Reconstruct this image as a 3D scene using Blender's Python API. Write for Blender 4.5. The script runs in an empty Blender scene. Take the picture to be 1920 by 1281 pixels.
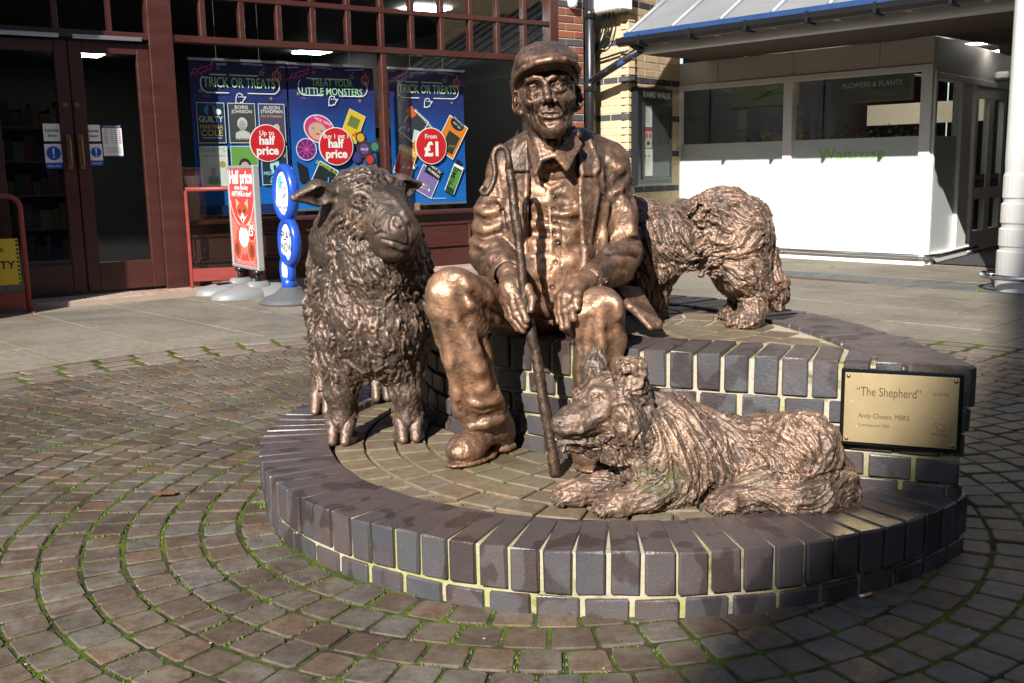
import bpy, bmesh, math, random
import numpy as np
from mathutils import Vector, Matrix

random.seed(7)
RNG = np.random.default_rng(11)
S = bpy.context.scene
COL = S.collection

# ------------------------------------------------------------------ camera
def look_axes(pitch=9.6, roll=1.1):
    p, r = math.radians(pitch), math.radians(roll)
    fw = np.array([0, math.cos(p), -math.sin(p)])
    rt = np.array([1.0, 0, 0])
    up = np.cross(rt, fw)
    return math.cos(r)*rt - math.sin(r)*up, math.cos(r)*up + math.sin(r)*rt, fw
RT, UP, FW = look_axes()
CAMP = np.array([0, 0, 1.0])
cd = bpy.data.cameras.new('camera')
cam = bpy.data.objects.new('camera', cd)
COL.objects.link(cam)
cam.matrix_world = Matrix(((RT[0], UP[0], -FW[0], 0), (RT[1], UP[1], -FW[1], 0), (RT[2], UP[2], -FW[2], 1.0), (0, 0, 0, 1)))
cd.sensor_width = 36
cd.lens = 36
cd.clip_start = .05
cd.clip_end = 500
S.camera = cam

# ------------------------------------------------------------------ world, sun, exposure
SUN_EL = 33.0
SUN_H = np.array([-.375, -.927])                   # horizontal direction towards the sun
w = bpy.data.worlds.new('World')
S.world = w
w.use_nodes = True
nt = w.node_tree
sky = nt.nodes.new('ShaderNodeTexSky')
sky.sky_type = 'NISHITA'
sky.sun_disc = False
sky.sun_elevation = math.radians(SUN_EL)
sky.sun_rotation = math.atan2(SUN_H[0], SUN_H[1])
bg = nt.nodes['Background']
nt.links.new(sky.outputs[0], bg.inputs[0])
bg.inputs[1].default_value = .07
sl = bpy.data.lights.new('sun', 'SUN')
sl.energy = 5.0
sl.angle = math.radians(.53)
sl.color = (1, .955, .89)
so = bpy.data.objects.new('sun', sl)
COL.objects.link(so)
so.location = (-8, -12, 12)
_d = Vector((SUN_H[0]*math.cos(math.radians(SUN_EL)), SUN_H[1]*math.cos(math.radians(SUN_EL)), math.sin(math.radians(SUN_EL))))
so.rotation_euler = _d.to_track_quat('Z', 'Y').to_euler()
S.view_settings.view_transform = 'Standard'
S.view_settings.look = 'None'
S.view_settings.exposure = 1.1
S.view_settings.gamma = 1
S.view_settings.use_curve_mapping = False
S.cycles.max_bounces = 8
S.cycles.transparent_max_bounces = 12
S.cycles.caustics_reflective = False
S.cycles.caustics_refractive = False

# ------------------------------------------------------------------ helpers
def at(u, v, y):
    """world point at depth y seen along a direction measured on the photograph (1920 px wide)"""
    d = FW + RT*(u-960)/1920 - UP*(v-640.5)/1920
    return CAMP + d*(y/d[1])
def atz(u, v, z=0.0):
    d = FW + RT*(u-960)/1920 - UP*(v-640.5)/1920
    return CAMP + d*((z-1.0)/d[2])
def atp(u, v, p0, n):
    d = FW + RT*(u-960)/1920 - UP*(v-640.5)/1920
    n = np.asarray(n, float)
    return CAMP + d*(np.dot(np.asarray(p0)-CAMP, n)/np.dot(d, n))

def link(o, parent=None):
    COL.objects.link(o)
    if parent is not None:
        o.parent = parent
    return o
def tag(o, label=None, cat=None, group=None, kind=None):
    if label: o['label'] = label
    if cat: o['category'] = cat
    if group: o['group'] = group
    if kind: o['kind'] = kind
    return o
def empty(name, loc=(0, 0, 0), rz=0, label=None, cat=None, group=None, parent=None):
    o = bpy.data.objects.new(name, None)
    o.empty_display_size = .1
    o.location = loc
    o.rotation_euler = (0, 0, rz)
    link(o, parent)
    return tag(o, label, cat, group)

class MB:
    """collects shapes; build() links them as ONE mesh object"""
    def __init__(s):
        s.v, s.f, s.m = [], [], []
    def add(s, verts, faces, mi=0):
        n = len(s.v)
        s.v += [tuple(map(float, q)) for q in verts]
        s.f += [tuple(n+i for i in fc) for fc in faces]
        s.m += [mi]*len(faces)
        return s
    def box(s, lo, hi, mi=0, M=None, bev=0.0):
        x0, y0, z0 = lo; x1, y1, z1 = hi
        if bev <= 0:
            v = [(x0,y0,z0),(x1,y0,z0),(x1,y1,z0),(x0,y1,z0),(x0,y0,z1),(x1,y0,z1),(x1,y1,z1),(x0,y1,z1)]
            f = [(0,3,2,1),(4,5,6,7),(0,1,5,4),(1,2,6,5),(2,3,7,6),(3,0,4,7)]
        else:
            b = min(bev, (x1-x0)/2.01, (y1-y0)/2.01, (z1-z0)/2.01)
            v, ix = [], {}
            for a in range(8):
                sx, sy, sz = a & 1, (a >> 1) & 1, (a >> 2) & 1
                X, Y, Z = (x1 if sx else x0), (y1 if sy else y0), (z1 if sz else z0)
                dx, dy, dz = (-b if sx else b), (-b if sy else b), (-b if sz else b)
                for k, q in enumerate(((X, Y+dy, Z+dz), (X+dx, Y, Z+dz), (X+dx, Y+dy, Z))):
                    ix[a, k] = len(v); v.append(q)
            f = []
            for ax in range(3):
                bit = 1 << ax; o1, o2 = 1 << ((ax+1) % 3), 1 << ((ax+2) % 3)
                for sgn in (0, 1):
                    q = [bit*sgn, bit*sgn+o1, bit*sgn+o1+o2, bit*sgn+o2]
                    fc = [ix[c, ax] for c in q]
                    f.append(tuple(fc if sgn else fc[::-1]))
                # edges along axis ax
                for (u1, u2) in ((0, 0), (1, 0), (1, 1), (0, 1)):
                    c0 = o1*u1+o2*u2; c1 = c0+bit
                    k1, k2 = (ax+1) % 3, (ax+2) % 3
                    fc = [ix[c0, k1], ix[c1, k1], ix[c1, k2], ix[c0, k2]]
                    f.append(tuple(fc if (u1 ^ u2) else fc[::-1]))
            for a in range(8):
                fc = [ix[a, 0], ix[a, 1], ix[a, 2]]
                odd = bin(a).count('1') % 2
                f.append(tuple(fc if odd else fc[::-1]))
        if M is not None:
            v = [tuple(M @ Vector(q)) for q in v]
        return s.add(v, f, mi)
    def tube(s, pts, r, n=10, mi=0, caps=True):
        pts = [np.array(p, float) for p in pts]
        rs = r if hasattr(r, '__len__') else [r]*len(pts)
        v, f = [], []
        prev = None
        for i, p in enumerate(pts):
            t = pts[min(i+1, len(pts)-1)] - pts[max(i-1, 0)]
            t = t/(np.linalg.norm(t)+1e-9)
            if prev is None:
                a = np.cross(t, [0, 0, 1.0])
                if np.linalg.norm(a) < .1: a = np.cross(t, [1.0, 0, 0])
            else:
                a = prev - t*np.dot(prev, t)
            a = a/(np.linalg.norm(a)+1e-9); prev = a
            b = np.cross(t, a)
            for k in range(n):
                an = 2*math.pi*k/n
                v.append(p+rs[i]*(math.cos(an)*a+math.sin(an)*b))
        for i in range(len(pts)-1):
            for k in range(n):
                f.append((i*n+k, i*n+(k+1) % n, (i+1)*n+(k+1) % n, (i+1)*n+k))
        if caps:
            f.append(tuple(range(n))[::-1]); f.append(tuple((len(pts)-1)*n+k for k in range(n)))
        return s.add(v, f, mi)
    def lathe(s, prof, n=24, mi=0, M=None):
        v, f = [], []
        for (r, z) in prof:
            for k in range(n):
                a = 2*math.pi*k/n
                v.append((r*math.cos(a), r*math.sin(a), z))
        for i in range(len(prof)-1):
            for k in range(n):
                f.append((i*n+k, i*n+(k+1) % n, (i+1)*n+(k+1) % n, (i+1)*n+k))
        f.append(tuple(range(n))[::-1]); f.append(tuple((len(prof)-1)*n+k for k in range(n)))
        if M is not None: v = [tuple(M @ Vector(q)) for q in v]
        return s.add(v, f, mi)
    def prism(s, poly, z0, z1, mi=0, M=None):
        """polygon in xy extruded from z0 to z1"""
        n = len(poly)
        ar = sum(poly[i][0]*poly[(i+1) % n][1]-poly[(i+1) % n][0]*poly[i][1] for i in range(n))
        if ar < 0: poly = poly[::-1]
        v = [(x, y, z0) for x, y in poly]+[(x, y, z1) for x, y in poly]
        f = [tuple(range(n))[::-1], tuple(range(n, 2*n))]+[(i, (i+1) % n, n+(i+1) % n, n+i) for i in range(n)]
        if M is not None: v = [tuple(M @ Vector(q)) for q in v]
        return s.add(v, f, mi)
    def mesh(s, name, mats=(), smooth=False):
        me = bpy.data.meshes.new(name)
        me.from_pydata(s.v, [], s.f)
        for m in (mats if isinstance(mats, (list, tuple)) else [mats]): me.materials.append(m)
        if any(s.m): me.polygons.foreach_set('material_index', s.m)
        if smooth: me.polygons.foreach_set('use_smooth', [True]*len(s.f))
        me.update()
        return me
    def build(s, name, mats, parent=None, smooth=False, **kw):
        o = bpy.data.objects.new(name, s.mesh(name, mats, smooth))
        link(o, parent)
        return tag(o, **kw)

def frame(o, ex, ey, ez):
    """4x4 from origin and axes"""
    return Matrix(((ex[0], ey[0], ez[0], o[0]), (ex[1], ey[1], ez[1], o[1]), (ex[2], ey[2], ez[2], o[2]), (0, 0, 0, 1)))

# ------------------------------------------------------------------ materials
class NT:
    def __init__(s, name):
        s.mat = bpy.data.materials.new(name)
        s.mat.use_nodes = True
        s.t = s.mat.node_tree
        s.b = s.t.nodes['Principled BSDF']
    def n(s, ty, **kw):
        nd = s.t.nodes.new('ShaderNode'+ty)
        for k, v in kw.items():
            if k.startswith('i_'): nd.inputs[k[2:].replace('_', ' ')].default_value = v
            else: setattr(nd, k, v)
        return nd
    def l(s, a, b): s.t.links.new(a, b)
    def coord(s, kind='Object'): return s.n('TexCoord').outputs[kind]
    def noise(s, scale, detail=4, rough=.55, vec=None, dist=0):
        nd = s.n('TexNoise'); nd.inputs['Scale'].default_value = scale; nd.inputs['Detail'].default_value = detail
        nd.inputs['Roughness'].default_value = rough; nd.inputs['Distortion'].default_value = dist
        s.l(vec if vec is not None else s.coord(), nd.inputs['Vector'])
        return nd.outputs['Fac']
    def ramp(s, fac, stops):
        nd = s.n('ValToRGB'); e = nd.color_ramp.elements
        while len(e) < len(stops): e.new(.5)
        for i, (p, c) in enumerate(stops):
            e[i].position = p; e[i].color = (*c, 1) if hasattr(c, '__len__') else (c, c, c, 1)
        s.l(fac, nd.inputs[0]); return nd.outputs[0]
    def mix(s, fac, a, b, mode='MIX'):
        nd = s.n('Mix', data_type='RGBA', blend_type=mode)
        for sock, v in ((nd.inputs[0], fac), (nd.inputs[6], a), (nd.inputs[7], b)):
            if hasattr(v, 'links'): s.l(v, sock)
            elif hasattr(v, '__len__'): sock.default_value = (*v, 1)
            else: sock.default_value = v
        return nd.outputs[2]
    def math(s, op, a, b=0.0, clamp=False):
        nd = s.n('Math', operation=op, use_clamp=clamp)
        for sock, v in ((nd.inputs[0], a), (nd.inputs[1], b)):
            if hasattr(v, 'links'): s.l(v, sock)
            else: sock.default_value = v
        return nd.outputs[0]
    def bump(s, h, strength=.3, dist=.01, normal=None):
        nd = s.n('Bump'); nd.inputs['Strength'].default_value = strength; nd.inputs['Distance'].default_value = dist
        s.l(h, nd.inputs['Height'])
        if normal is not None: s.l(normal, nd.inputs['Normal'])
        s.l(nd.outputs[0], s.b.inputs['Normal']); return nd.outputs[0]
    def set(s, **kw):
        for k, v in kw.items():
            sock = s.b.inputs[{'col': 'Base Color', 'rough': 'Roughness', 'metal': 'Metallic', 'spec': 'Specular IOR Level', 'coat': 'Coat Weight',
                               'trans': 'Transmission Weight', 'alpha': 'Alpha', 'ecol': 'Emission Color', 'es': 'Emission Strength', 'ior': 'IOR'}[k]]
            if hasattr(v, 'links'): s.l(v, sock)
            elif hasattr(v, '__len__'): sock.default_value = (*v, 1)
            else: sock.default_value = v
        return s
    def attr(s, name):
        return s.n('Attribute', attribute_name=name)
    def objrand(s): return s.n('ObjectInfo').outputs['Random']

def flat(name, col, rough=.5, metal=0.0, var=.12, scale=9, spec=.5, bump=0.0, es=0.0):
    """a plain painted / printed surface with slight wear"""
    t = NT(name)
    nz = t.noise(scale, 5)
    c = t.mix(nz, tuple(x*(1-var) for x in col), tuple(min(1, x*(1+var)) for x in col))
    t.set(col=c, rough=rough, metal=metal, spec=spec)
    if bump: t.bump(t.noise(scale*12, 3), bump, .002)
    if es: t.set(ecol=col, es=es)
    return t.mat
# ------------------------------------------------------------------ paving and the brick plinth
def mat_sett(name, cols, rough=.62, moss=.0, bump=.35, sc=1.0, moss_amt=.22):
    t = NT(name)
    r = t.objrand() if not moss else t.attr('rnd').outputs['Fac']
    base = t.ramp(r, [(i/(len(cols)-1), c) for i, c in enumerate(cols)])
    wp = t.coord('Object') if moss else t.n('NewGeometry').outputs['Position']
    gr = t.noise(30*sc, 8, .75, wp, .5)
    c = t.mix(t.ramp(gr, [(.38, 0.0), (.62, .7)]), base, tuple(.6*x for x in cols[0]))
    st = t.noise(7*sc, 5, .6, wp, .8)
    c = t.mix(t.ramp(st, [(.48, 0.0), (.68, .5)]), c, (.17, .155, .13))
    mo = t.noise(1.7, 5, .6, wp)
    c = t.mix(t.ramp(mo, [(.52, 0.0), (.74, moss_amt)]), c, (.075, .08, .03))
    dk = t.ramp(t.noise(.85, 4, .6, wp, .6), [(.46, 0.0), (.64, .62)])
    c = t.mix(dk, c, t.mix(.62, c, (.018, .012, .009)))
    t.set(col=c, rough=t.math('SUBTRACT', t.ramp(st, [(.3, rough-.1), (.7, rough+.12)]), t.math('MULTIPLY', dk, .22)), spec=.4)
    t.bump(t.math('ADD', t.noise(120*sc, 6, .75, wp), t.math('MULTIPLY', gr, 1.6)), bump, .005)
    return t.mat
SETT_COLS = [(.08, .054, .036), (.124, .083, .055), (.108, .09, .074), (.162, .1, .06), (.122, .11, .097), (.146, .117, .09), (.092, .063, .044)]
M_SETT = mat_sett('sett_stone', SETT_COLS)
M_SETTS = mat_sett('sett_stone_far', SETT_COLS, moss=1)
M_PINK = mat_sett('pink_setts', [(.17, .125, .1), (.23, .17, .14), (.2, .16, .14), (.25, .19, .155)], moss=1)
M_TSETT = mat_sett('tier_setts', [(.16, .115, .07), (.20, .15, .09), (.175, .138, .098), (.135, .092, .058), (.21, .175, .12)], rough=.5, moss_amt=.5)
M_SLAB = mat_sett('slab_stone', [(.19, .165, .125), (.225, .195, .15), (.205, .185, .15), (.24, .205, .15)], rough=.8, bump=.2, sc=.6)
M_DRAIN = mat_sett('channel_setts', [(.1, .1, .1), (.13, .13, .13), (.085, .088, .09)], moss=1)

def mat_joint():
    t = NT('mossy_joint')
    wp = t.n('NewGeometry').outputs['Position']
    big = t.noise(2.2, 5, .65, wp)
    fine = t.noise(60, 4, .7, wp)
    g = t.mix(fine, (.03, .045, .006), (.10, .14, .02))
    d = t.mix(fine, (.014, .012, .01), (.05, .043, .033))
    f = t.ramp(t.math('ADD', t.math('MULTIPLY', big, .6), t.math('MULTIPLY', t.noise(14, 4, .6, wp), .4)), [(.42, 0.0), (.55, 1.0)])
    t.set(col=t.mix(f, d, g), rough=.95, spec=.1)
    t.bump(fine, .8, .01)
    return t.mat
M_JOINT = mat_joint()
def mat_soil():
    t = NT('sand_joint')
    wp = t.n('NewGeometry').outputs['Position']
    f = t.ramp(t.noise(3.1, 5, .6, wp), [(.5, 0.0), (.6, 1.0)])
    fine = t.noise(70, 4, .7, wp)
    t.set(col=t.mix(f, t.mix(fine, (.07, .06, .045), (.13, .11, .08)), t.mix(fine, (.05, .07, .008), (.12, .16, .02))), rough=.95, spec=.1)
    t.bump(fine, .6, .006)
    return t.mat
M_SOIL = mat_soil()
def mat_mortar():
    t = NT('mortar')
    wp = t.n('NewGeometry').outputs['Position']
    n1 = t.noise(4.2, 5, .6, wp); fine = t.noise(90, 4, .65, wp)
    z = t.n('SeparateXYZ'); t.l(wp, z.inputs[0])
    base = t.mix(fine, (.27, .23, .165), (.45, .4, .305))
    f = t.ramp(n1, [(.46, 0.0), (.62, .75)])
    c = t.mix(f, base, t.mix(fine, (.16, .19, .03), (.3, .31, .09)))
    f2 = t.ramp(t.noise(6.3, 5, .65, wp), [(.54, 0.0), (.66, .85)])
    c = t.mix(f2, c, (.035, .03, .022))
    t.set(col=c, rough=.92, spec=.15)
    t.bump(fine, .7, .004)
    return t.mat
M_MORTAR = mat_mortar()
def mat_bluebrick():
    """blue engineering brick: purple-brown to slate, semi-glazed, pitted, with damp patches"""
    t = NT('engineering_brick')
    r = t.objrand()
    wp = t.n('NewGeometry').outputs['Position']
    base = t.ramp(r, [(0, (.06, .058, .062)), (.3, (.05, .051, .057)), (.55, (.064, .058, .06)), (.8, (.06, .063, .069)), (1, (.07, .058, .056))])
    up = t.n('SeparateXYZ'); t.l(t.n('NewGeometry').outputs['Normal'], up.inputs[0])
    blot = t.noise(9, 4, .55, wp)
    c = t.mix(t.ramp(blot, [(.45, 0.0), (.62, .6)]), base, (.085, .055, .047))
    speck = t.ramp(t.noise(330, 2, .5, wp), [(.7, 0.0), (.76, .7)])
    c = t.mix(speck, c, (.3, .3, .3))
    cp = t.n('Mapping'); t.l(wp, cp.inputs[0]); cp.inputs['Scale'].default_value = (1, 1, .6)
    dirt = t.math('MULTIPLY', t.math('MAXIMUM', up.outputs[2], 0.0), .55)
    c = t.mix(dirt, c, t.mix(t.noise(21, 4, .6, wp), (.045, .03, .026), (.085, .062, .056)))
    wet = t.ramp(t.noise(11, 2, .4, cp.outputs[0]), [(.55, 0.0), (.585, 1.0)])
    c = t.mix(wet, c, t.mix(.55, c, (.02, .008, .006)))
    t.set(col=c, rough=t.ramp(t.noise(17, 4, .6, wp), [(.3, .3), (.7, .5)]), spec=.6)
    h = t.math('ADD', t.noise(55, 4, .6, wp), t.math('MULTIPLY', t.noise(210, 3, .5, wp), .7))
    t.bump(h, .35, .004)
    return t.mat
M_BLUE = mat_bluebrick()

def wob(poly, amp, rg):
    return [(x+rg.uniform(-amp, amp), y+rg.uniform(-amp, amp)) for x, y in poly]
def block(mb, poly, z0, z1, bev=.006, mi=0):
    """a stone on a convex plan with a worn arris: 2 rings + top"""
    n = len(poly)
    ar = sum(poly[i][0]*poly[(i+1) % n][1]-poly[(i+1) % n][0]*poly[i][1] for i in range(n))
    if ar < 0: poly = poly[::-1]
    cx = sum(p[0] for p in poly)/n; cy = sum(p[1] for p in poly)/n
    inn = []
    for x, y in poly:
        d = math.hypot(x-cx, y-cy)+1e-9; k = max(0, 1-1.3*bev/d)
        inn.append((cx+(x-cx)*k, cy+(y-cy)*k))
    v = [(x, y, z0) for x, y in poly]+[(x, y, z1-bev*.8) for x, y in poly]+[(x, y, z1) for x, y in inn]
    f = [(i, (i+1) % n, n+(i+1) % n, n+i) for i in range(n)]+[(n+i, n+(i+1) % n, 2*n+(i+1) % n, 2*n+i) for i in range(n)]+[tuple(range(2*n, 3*n))]
    mb.add(v, f, mi)
def rnd_attr(o, per, rg):
    """one random value per stone for a joined paving"""
    n = len(o.data.vertices)
    a = o.data.attributes.new('rnd', 'FLOAT', 'POINT')
    vals = np.repeat(rg.random(n//per+1), per)[:n].astype(np.float32)
    a.data.foreach_set('value', vals)

GC = (.328, 3.285)                    # centre of the monument
RC = (.11, 3.06)                      # centre of the rings of setts
def ring_r(a):
    """outer radius of the low ring, slightly larger at the back left"""
    d = math.degrees(a) % 360
    k = max(0, 1-abs(d-140)/60)
    return 1.133+.06*k*k*(3-2*k)
# the tall tier: outline points (front edge from the right corner leftwards, then round the back)
TIER = [(1.138, 2.5), (1.01, 2.549), (.88, 2.603), (.75, 2.655), (.62, 2.713), (.49, 2.772), (.35, 2.845), (.2, 2.945), (.06, 3.07), (-.07, 3.16), (-.17, 3.27), (-.25, 3.41), (-.305, 3.56), (-.345, 3.75), (-.36, 3.95), (-.335, 4.13),
        (-.2, 4.27), (.0, 4.32), (.25, 4.29), (.5, 4.18), (.716, 3.995), (.9, 3.73), (1.04, 3.44), (1.115, 3.15), (1.15, 2.9), (1.157, 2.68)]
def resample(pts, step, closed=True):
    P = [np.array(p, float) for p in pts]
    n = len(P); out = []
    # catmull-rom
    seq = []
    rng = range(n) if closed else range(n-1)
    for i in rng:
        p0 = P[(i-1) % n] if closed or i > 0 else P[i]; p1 = P[i]; p2 = P[(i+1) % n]; p3 = P[(i+2) % n] if closed or i+2 < n else P[i+1]
        for k in range(10):
            t = k/10
            seq.append(.5*((2*p1)+(-p0+p2)*t+(2*p0-5*p1+4*p2-p3)*t*t+(-p0+3*p1-3*p2+p3)*t**3))
    seq.append(P[0] if closed else P[-1])
    L = [0]
    for a, b in zip(seq[:-1], seq[1:]): L.append(L[-1]+np.linalg.norm(b-a))
    m = max(1, round(L[-1]/step)); seq = np.array(seq)
    s_ = np.linspace(0, L[-1], m+1)
    return np.stack([np.interp(s_, L, seq[:, k]) for k in (0, 1)], 1), L[-1]
def inside(poly, x, y):
    c = False; n = len(poly); j = n-1
    for i in range(n):
        if (poly[i][1] > y) != (poly[j][1] > y) and x < (poly[j][0]-poly[i][0])*(y-poly[i][1])/(poly[j][1]-poly[i][1]+1e-12)+poly[i][0]: c = not c
        j = i
    return c
Z_RING, Z_FLOOR, Z_TIER = .156, .143, .492
rg = random.Random(3)

ground = MB()
ground.add([(-40, -40, -.004), (60, -40, -.004), (60, 60, -.004), (-40, 60, -.004)], [(0, 1, 2, 3)])
tag(ground.build('ground', M_JOINT), kind='structure')
setts = empty('sett_paving'); setts['kind'] = 'structure'
slabs = empty('slab_paving'); slabs['kind'] = 'structure'
tag(setts, 'worn stone setts laid in rings round the monument'); tag(slabs, 'large concrete paving slabs of the precinct')

# rings of setts
near, far, pink = [], MB(), MB()
k = -2
r = 1.04-2*.1035
while r < 3.06:
    r2 = r+.1035
    n = int(2*math.pi*(r+.05)/.0985)
    off = rg.random()*6.28
    for i in range(n):
        a0 = off+2*math.pi*i/n; a1 = off+2*math.pi*(i+1)/n; am = (a0+a1)/2; rm = (r+r2)/2
        cx, cy = RC[0]+rm*math.cos(am), RC[1]+rm*math.sin(am)
        if math.hypot(cx-GC[0], cy-GC[1]) < 1.04: continue
        if cy < 1.3 or abs(cx) > .62*cy+.35: continue            # far outside the picture
        g = .0054; da = g/rm
        jr = rg.uniform(-.002, .002)
        poly = [(RC[0]+q*math.cos(a), RC[1]+q*math.sin(a)) for q, a in ((r+g+jr, a0+da), (r+g+jr, a1-da), (r2-g+jr, a1-da), (r2-g+jr, a0+da))]
        poly = wob(poly, .0028, rg)
        # knock the corners off
        pl = []
        for q in range(4):
            p, pn, pp = poly[q], poly[(q+1) % 4], poly[q-1]
            c = rg.uniform(.05, .12)
            pl.append((p[0]+(pp[0]-p[0])*c, p[1]+(pp[1]-p[1])*c)); pl.append((p[0]+(pn[0]-p[0])*c, p[1]+(pn[1]-p[1])*c))
        near.append((cy*1.0, cx, cy, pl, rg.uniform(-.0022, .0022)))
    r = r2; k += 1
near.sort(key=lambda q: math.hypot(q[1], q[2]))
for i, (_, cx, cy, pl, dz) in enumerate(near):
    if i < 300:
        m = MB(); block(m, [(x-cx, y-cy) for x, y in pl], -.06, dz, .0026)
        # tilt a little
        tx, ty = rg.uniform(-.012, .012), rg.uniform(-.012, .012)
        m.v = [(x, y, z+(tx*x+ty*y if z > -.05 else 0)) for x, y, z in m.v]
        o = m.build('sett', M_SETT, setts); o.location = (cx, cy, 0)
    else: block(far, pl, -.05, dz, .004)
o = far.build('distant_setts', M_SETTS, setts, kind='stuff'); rnd_attr(o, 24, RNG)
# band of larger pinkish setts
r = 3.07
for row in range(3):
    r2 = r+.142; n = int(2*math.pi*r/.2); off = rg.random()
    for i in range(n):
        a0 = off+2*math.pi*i/n; a1 = off+2*math.pi*(i+1)/n; am = (a0+a1)/2; rm = (r+r2)/2
        cx, cy = RC[0]+rm*math.cos(am), RC[1]+rm*math.sin(am)
        if cy < 1.3 or abs(cx) > .6*cy+.3: continue
        g = .008; da = g/rm
        poly = wob([(RC[0]+q*math.cos(a), RC[1]+q*math.sin(a)) for q, a in ((r+g, a0+da), (r+g, a1-da), (r2-g, a1-da), (r2-g, a0+da))], .006, rg)
        pl = []
        for q in range(4):
            p, pn, pp = poly[q], poly[(q+1) % 4], poly[q-1]
            c = rg.uniform(.08, .2)
            pl.append((p[0]+(pp[0]-p[0])*c, p[1]+(pp[1]-p[1])*c)); pl.append((p[0]+(pn[0]-p[0])*c, p[1]+(pn[1]-p[1])*c))
        block(pink, pl, -.05, rg.uniform(-.004, .003), .011)
    r = r2
o = pink.build('pink_setts', M_PINK, setts, kind='stuff'); rnd_attr(o, 24, RNG)

# slabs: 600 mm courses running along E2
E1 = np.array([.73, .683]); E2 = np.array([.683, -.73])
me_slab = {}
def slab_piece(name, c, lx, ly, mat, par, z=0.0, th=.05):
    key = (name, round(lx, 3), round(ly, 3))
    if key not in me_slab:
        m = MB(); block(m, [(-lx/2, -ly/2), (lx/2, -ly/2), (lx/2, ly/2), (-lx/2, ly/2)], -th, 0, .004); me_slab[key] = m.mesh(name, mat)
    o = bpy.data.objects.new(name, me_slab[key]); link(o, par); o.location = (*c, z)
    o.rotation_euler = (rg.uniform(-.0015, .0015), rg.uniform(-.0015, .0015), math.atan2(E2[1], E2[0]))
    return o
drain_r = 8.2225                                        # E1 coordinate of the drain channel
chan = MB()
e1 = 2.02-.6*9
rows = []; cutl = []
while e1 < 13.2:
    rows.append(e1); e1 += .595
for e1 in rows:
    # keep the channel of dark setts free
    e2 = -13.0+rg.random()*.9
    while e2 < 6:
        ln = .9
        c = E1*(e1+.2975)+E2*(e2+ln/2)
        x, y = c
        e2 += ln
        cs_ = [c+E1*(.2975*a_)+E2*(.45*b_) for a_ in (-1, 1) for b_ in (-1, 1)]
        ds_ = [math.hypot(q[0]-RC[0], q[1]-RC[1]) for q in cs_]
        if min(ds_) < 3.5:
            if max(ds_) > 3.56: cutl.append((e1, e2-ln))
            continue
        if y < 3.5 or abs(x) > .56*y+.7 or y > 13.2: continue
        s_ = (x+.74)*-.574+(y-10.25)*.819                # beyond the left shop front
        if s_ > .25 and x < 1.0: continue
        if abs(e1+.2975-drain_r) < .3: continue
        slab_piece('paving_slab', c, .9-.009, .595-.009, M_SLAB, slabs, rg.uniform(-.0015, .0015))
# slabs cut to the curve
cut = MB()
for e1, e2 in cutl:
    c = E1*(e1+.2975)+E2*(e2+.45)
    if c[1] < 3 or abs(c[0]) > .6*c[1]+.7: continue
    poly = []
    K4 = [(.005, .004), (.59, .004), (.59, .896), (.005, .896)]
    for i in range(4):
        for k in range(8):
            f_ = k/8; a_ = K4[i][0]*(1-f_)+K4[(i+1) % 4][0]*f_; b_ = K4[i][1]*(1-f_)+K4[(i+1) % 4][1]*f_
            p = E1*(e1+a_)+E2*(e2+b_); v_ = p-np.array(RC); dd = np.linalg.norm(v_)
            poly.append(tuple(np.array(RC)+v_/dd*max(dd, 3.505)))
    ar = abs(sum(poly[i][0]*poly[(i+1) % 32][1]-poly[(i+1) % 32][0]*poly[i][1] for i in range(32)))
    if ar > .02: block(cut, poly, -.05, -.002, .001)
o = cut.build('cut_slabs', M_SLAB, slabs, kind='stuff')
# channel setts
for a in range(2):
    for q in range(-30, 14):
        e1 = drain_r-.2975+.004+a*.297; e2 = q*.2+a*.1
        x, y = E1*e1+E2*e2
        if y < 4 or abs(x) > .6*y+.5 or y > 13: continue
        block(chan, [tuple(E1*(e1+u)+E2*(e2+v)) for u, v in ((0, 0), (0, .193), (.288, .193), (.288, 0))], -.05, rg.uniform(-.003, .0), .005)
o = chan.build('channel_setts', M_DRAIN, slabs, kind='stuff'); rnd_attr(o, 12, RNG)

# ---- the plinth
plinth = empty('brick_plinth', (GC[0], GC[1], 0), label='two-tier round plinth of blue engineering bricks paved with setts, under the bronze group', cat='plinth')
def P_(m): m.v = [(x-GC[0], y-GC[1], z) for x, y, z in m.v]; return m
BRK = {}
def brick_mesh(lx, ly, lz, var, mat, nm='brick', bev=.004, bull=0.0):
    key = (nm, round(lx, 4), round(ly, 4), round(lz, 4), var, bull)
    if key not in BRK:
        m = MB(); m.box((-lx/2, -ly/2, -lz/2), (lx/2, ly/2, lz/2), bev=bev)
        q = random.Random(var)
        m.v = [(x+q.uniform(-.0018, .0018), y+q.uniform(-.0018, .0018), z+q.uniform(-.0016, .0016)) for x, y, z in m.v]
        BRK[key] = m.mesh(nm, mat)
    return BRK[key]
def put(nm, me, loc, rz, par, off=(0, 0, 0), tilt=0):
    o = bpy.data.objects.new(nm, me); link(o, par)
    o.location = (loc[0]-off[0], loc[1]-off[1], loc[2]-off[2]); o.rotation_euler = (tilt, 0, rz); return o
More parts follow.
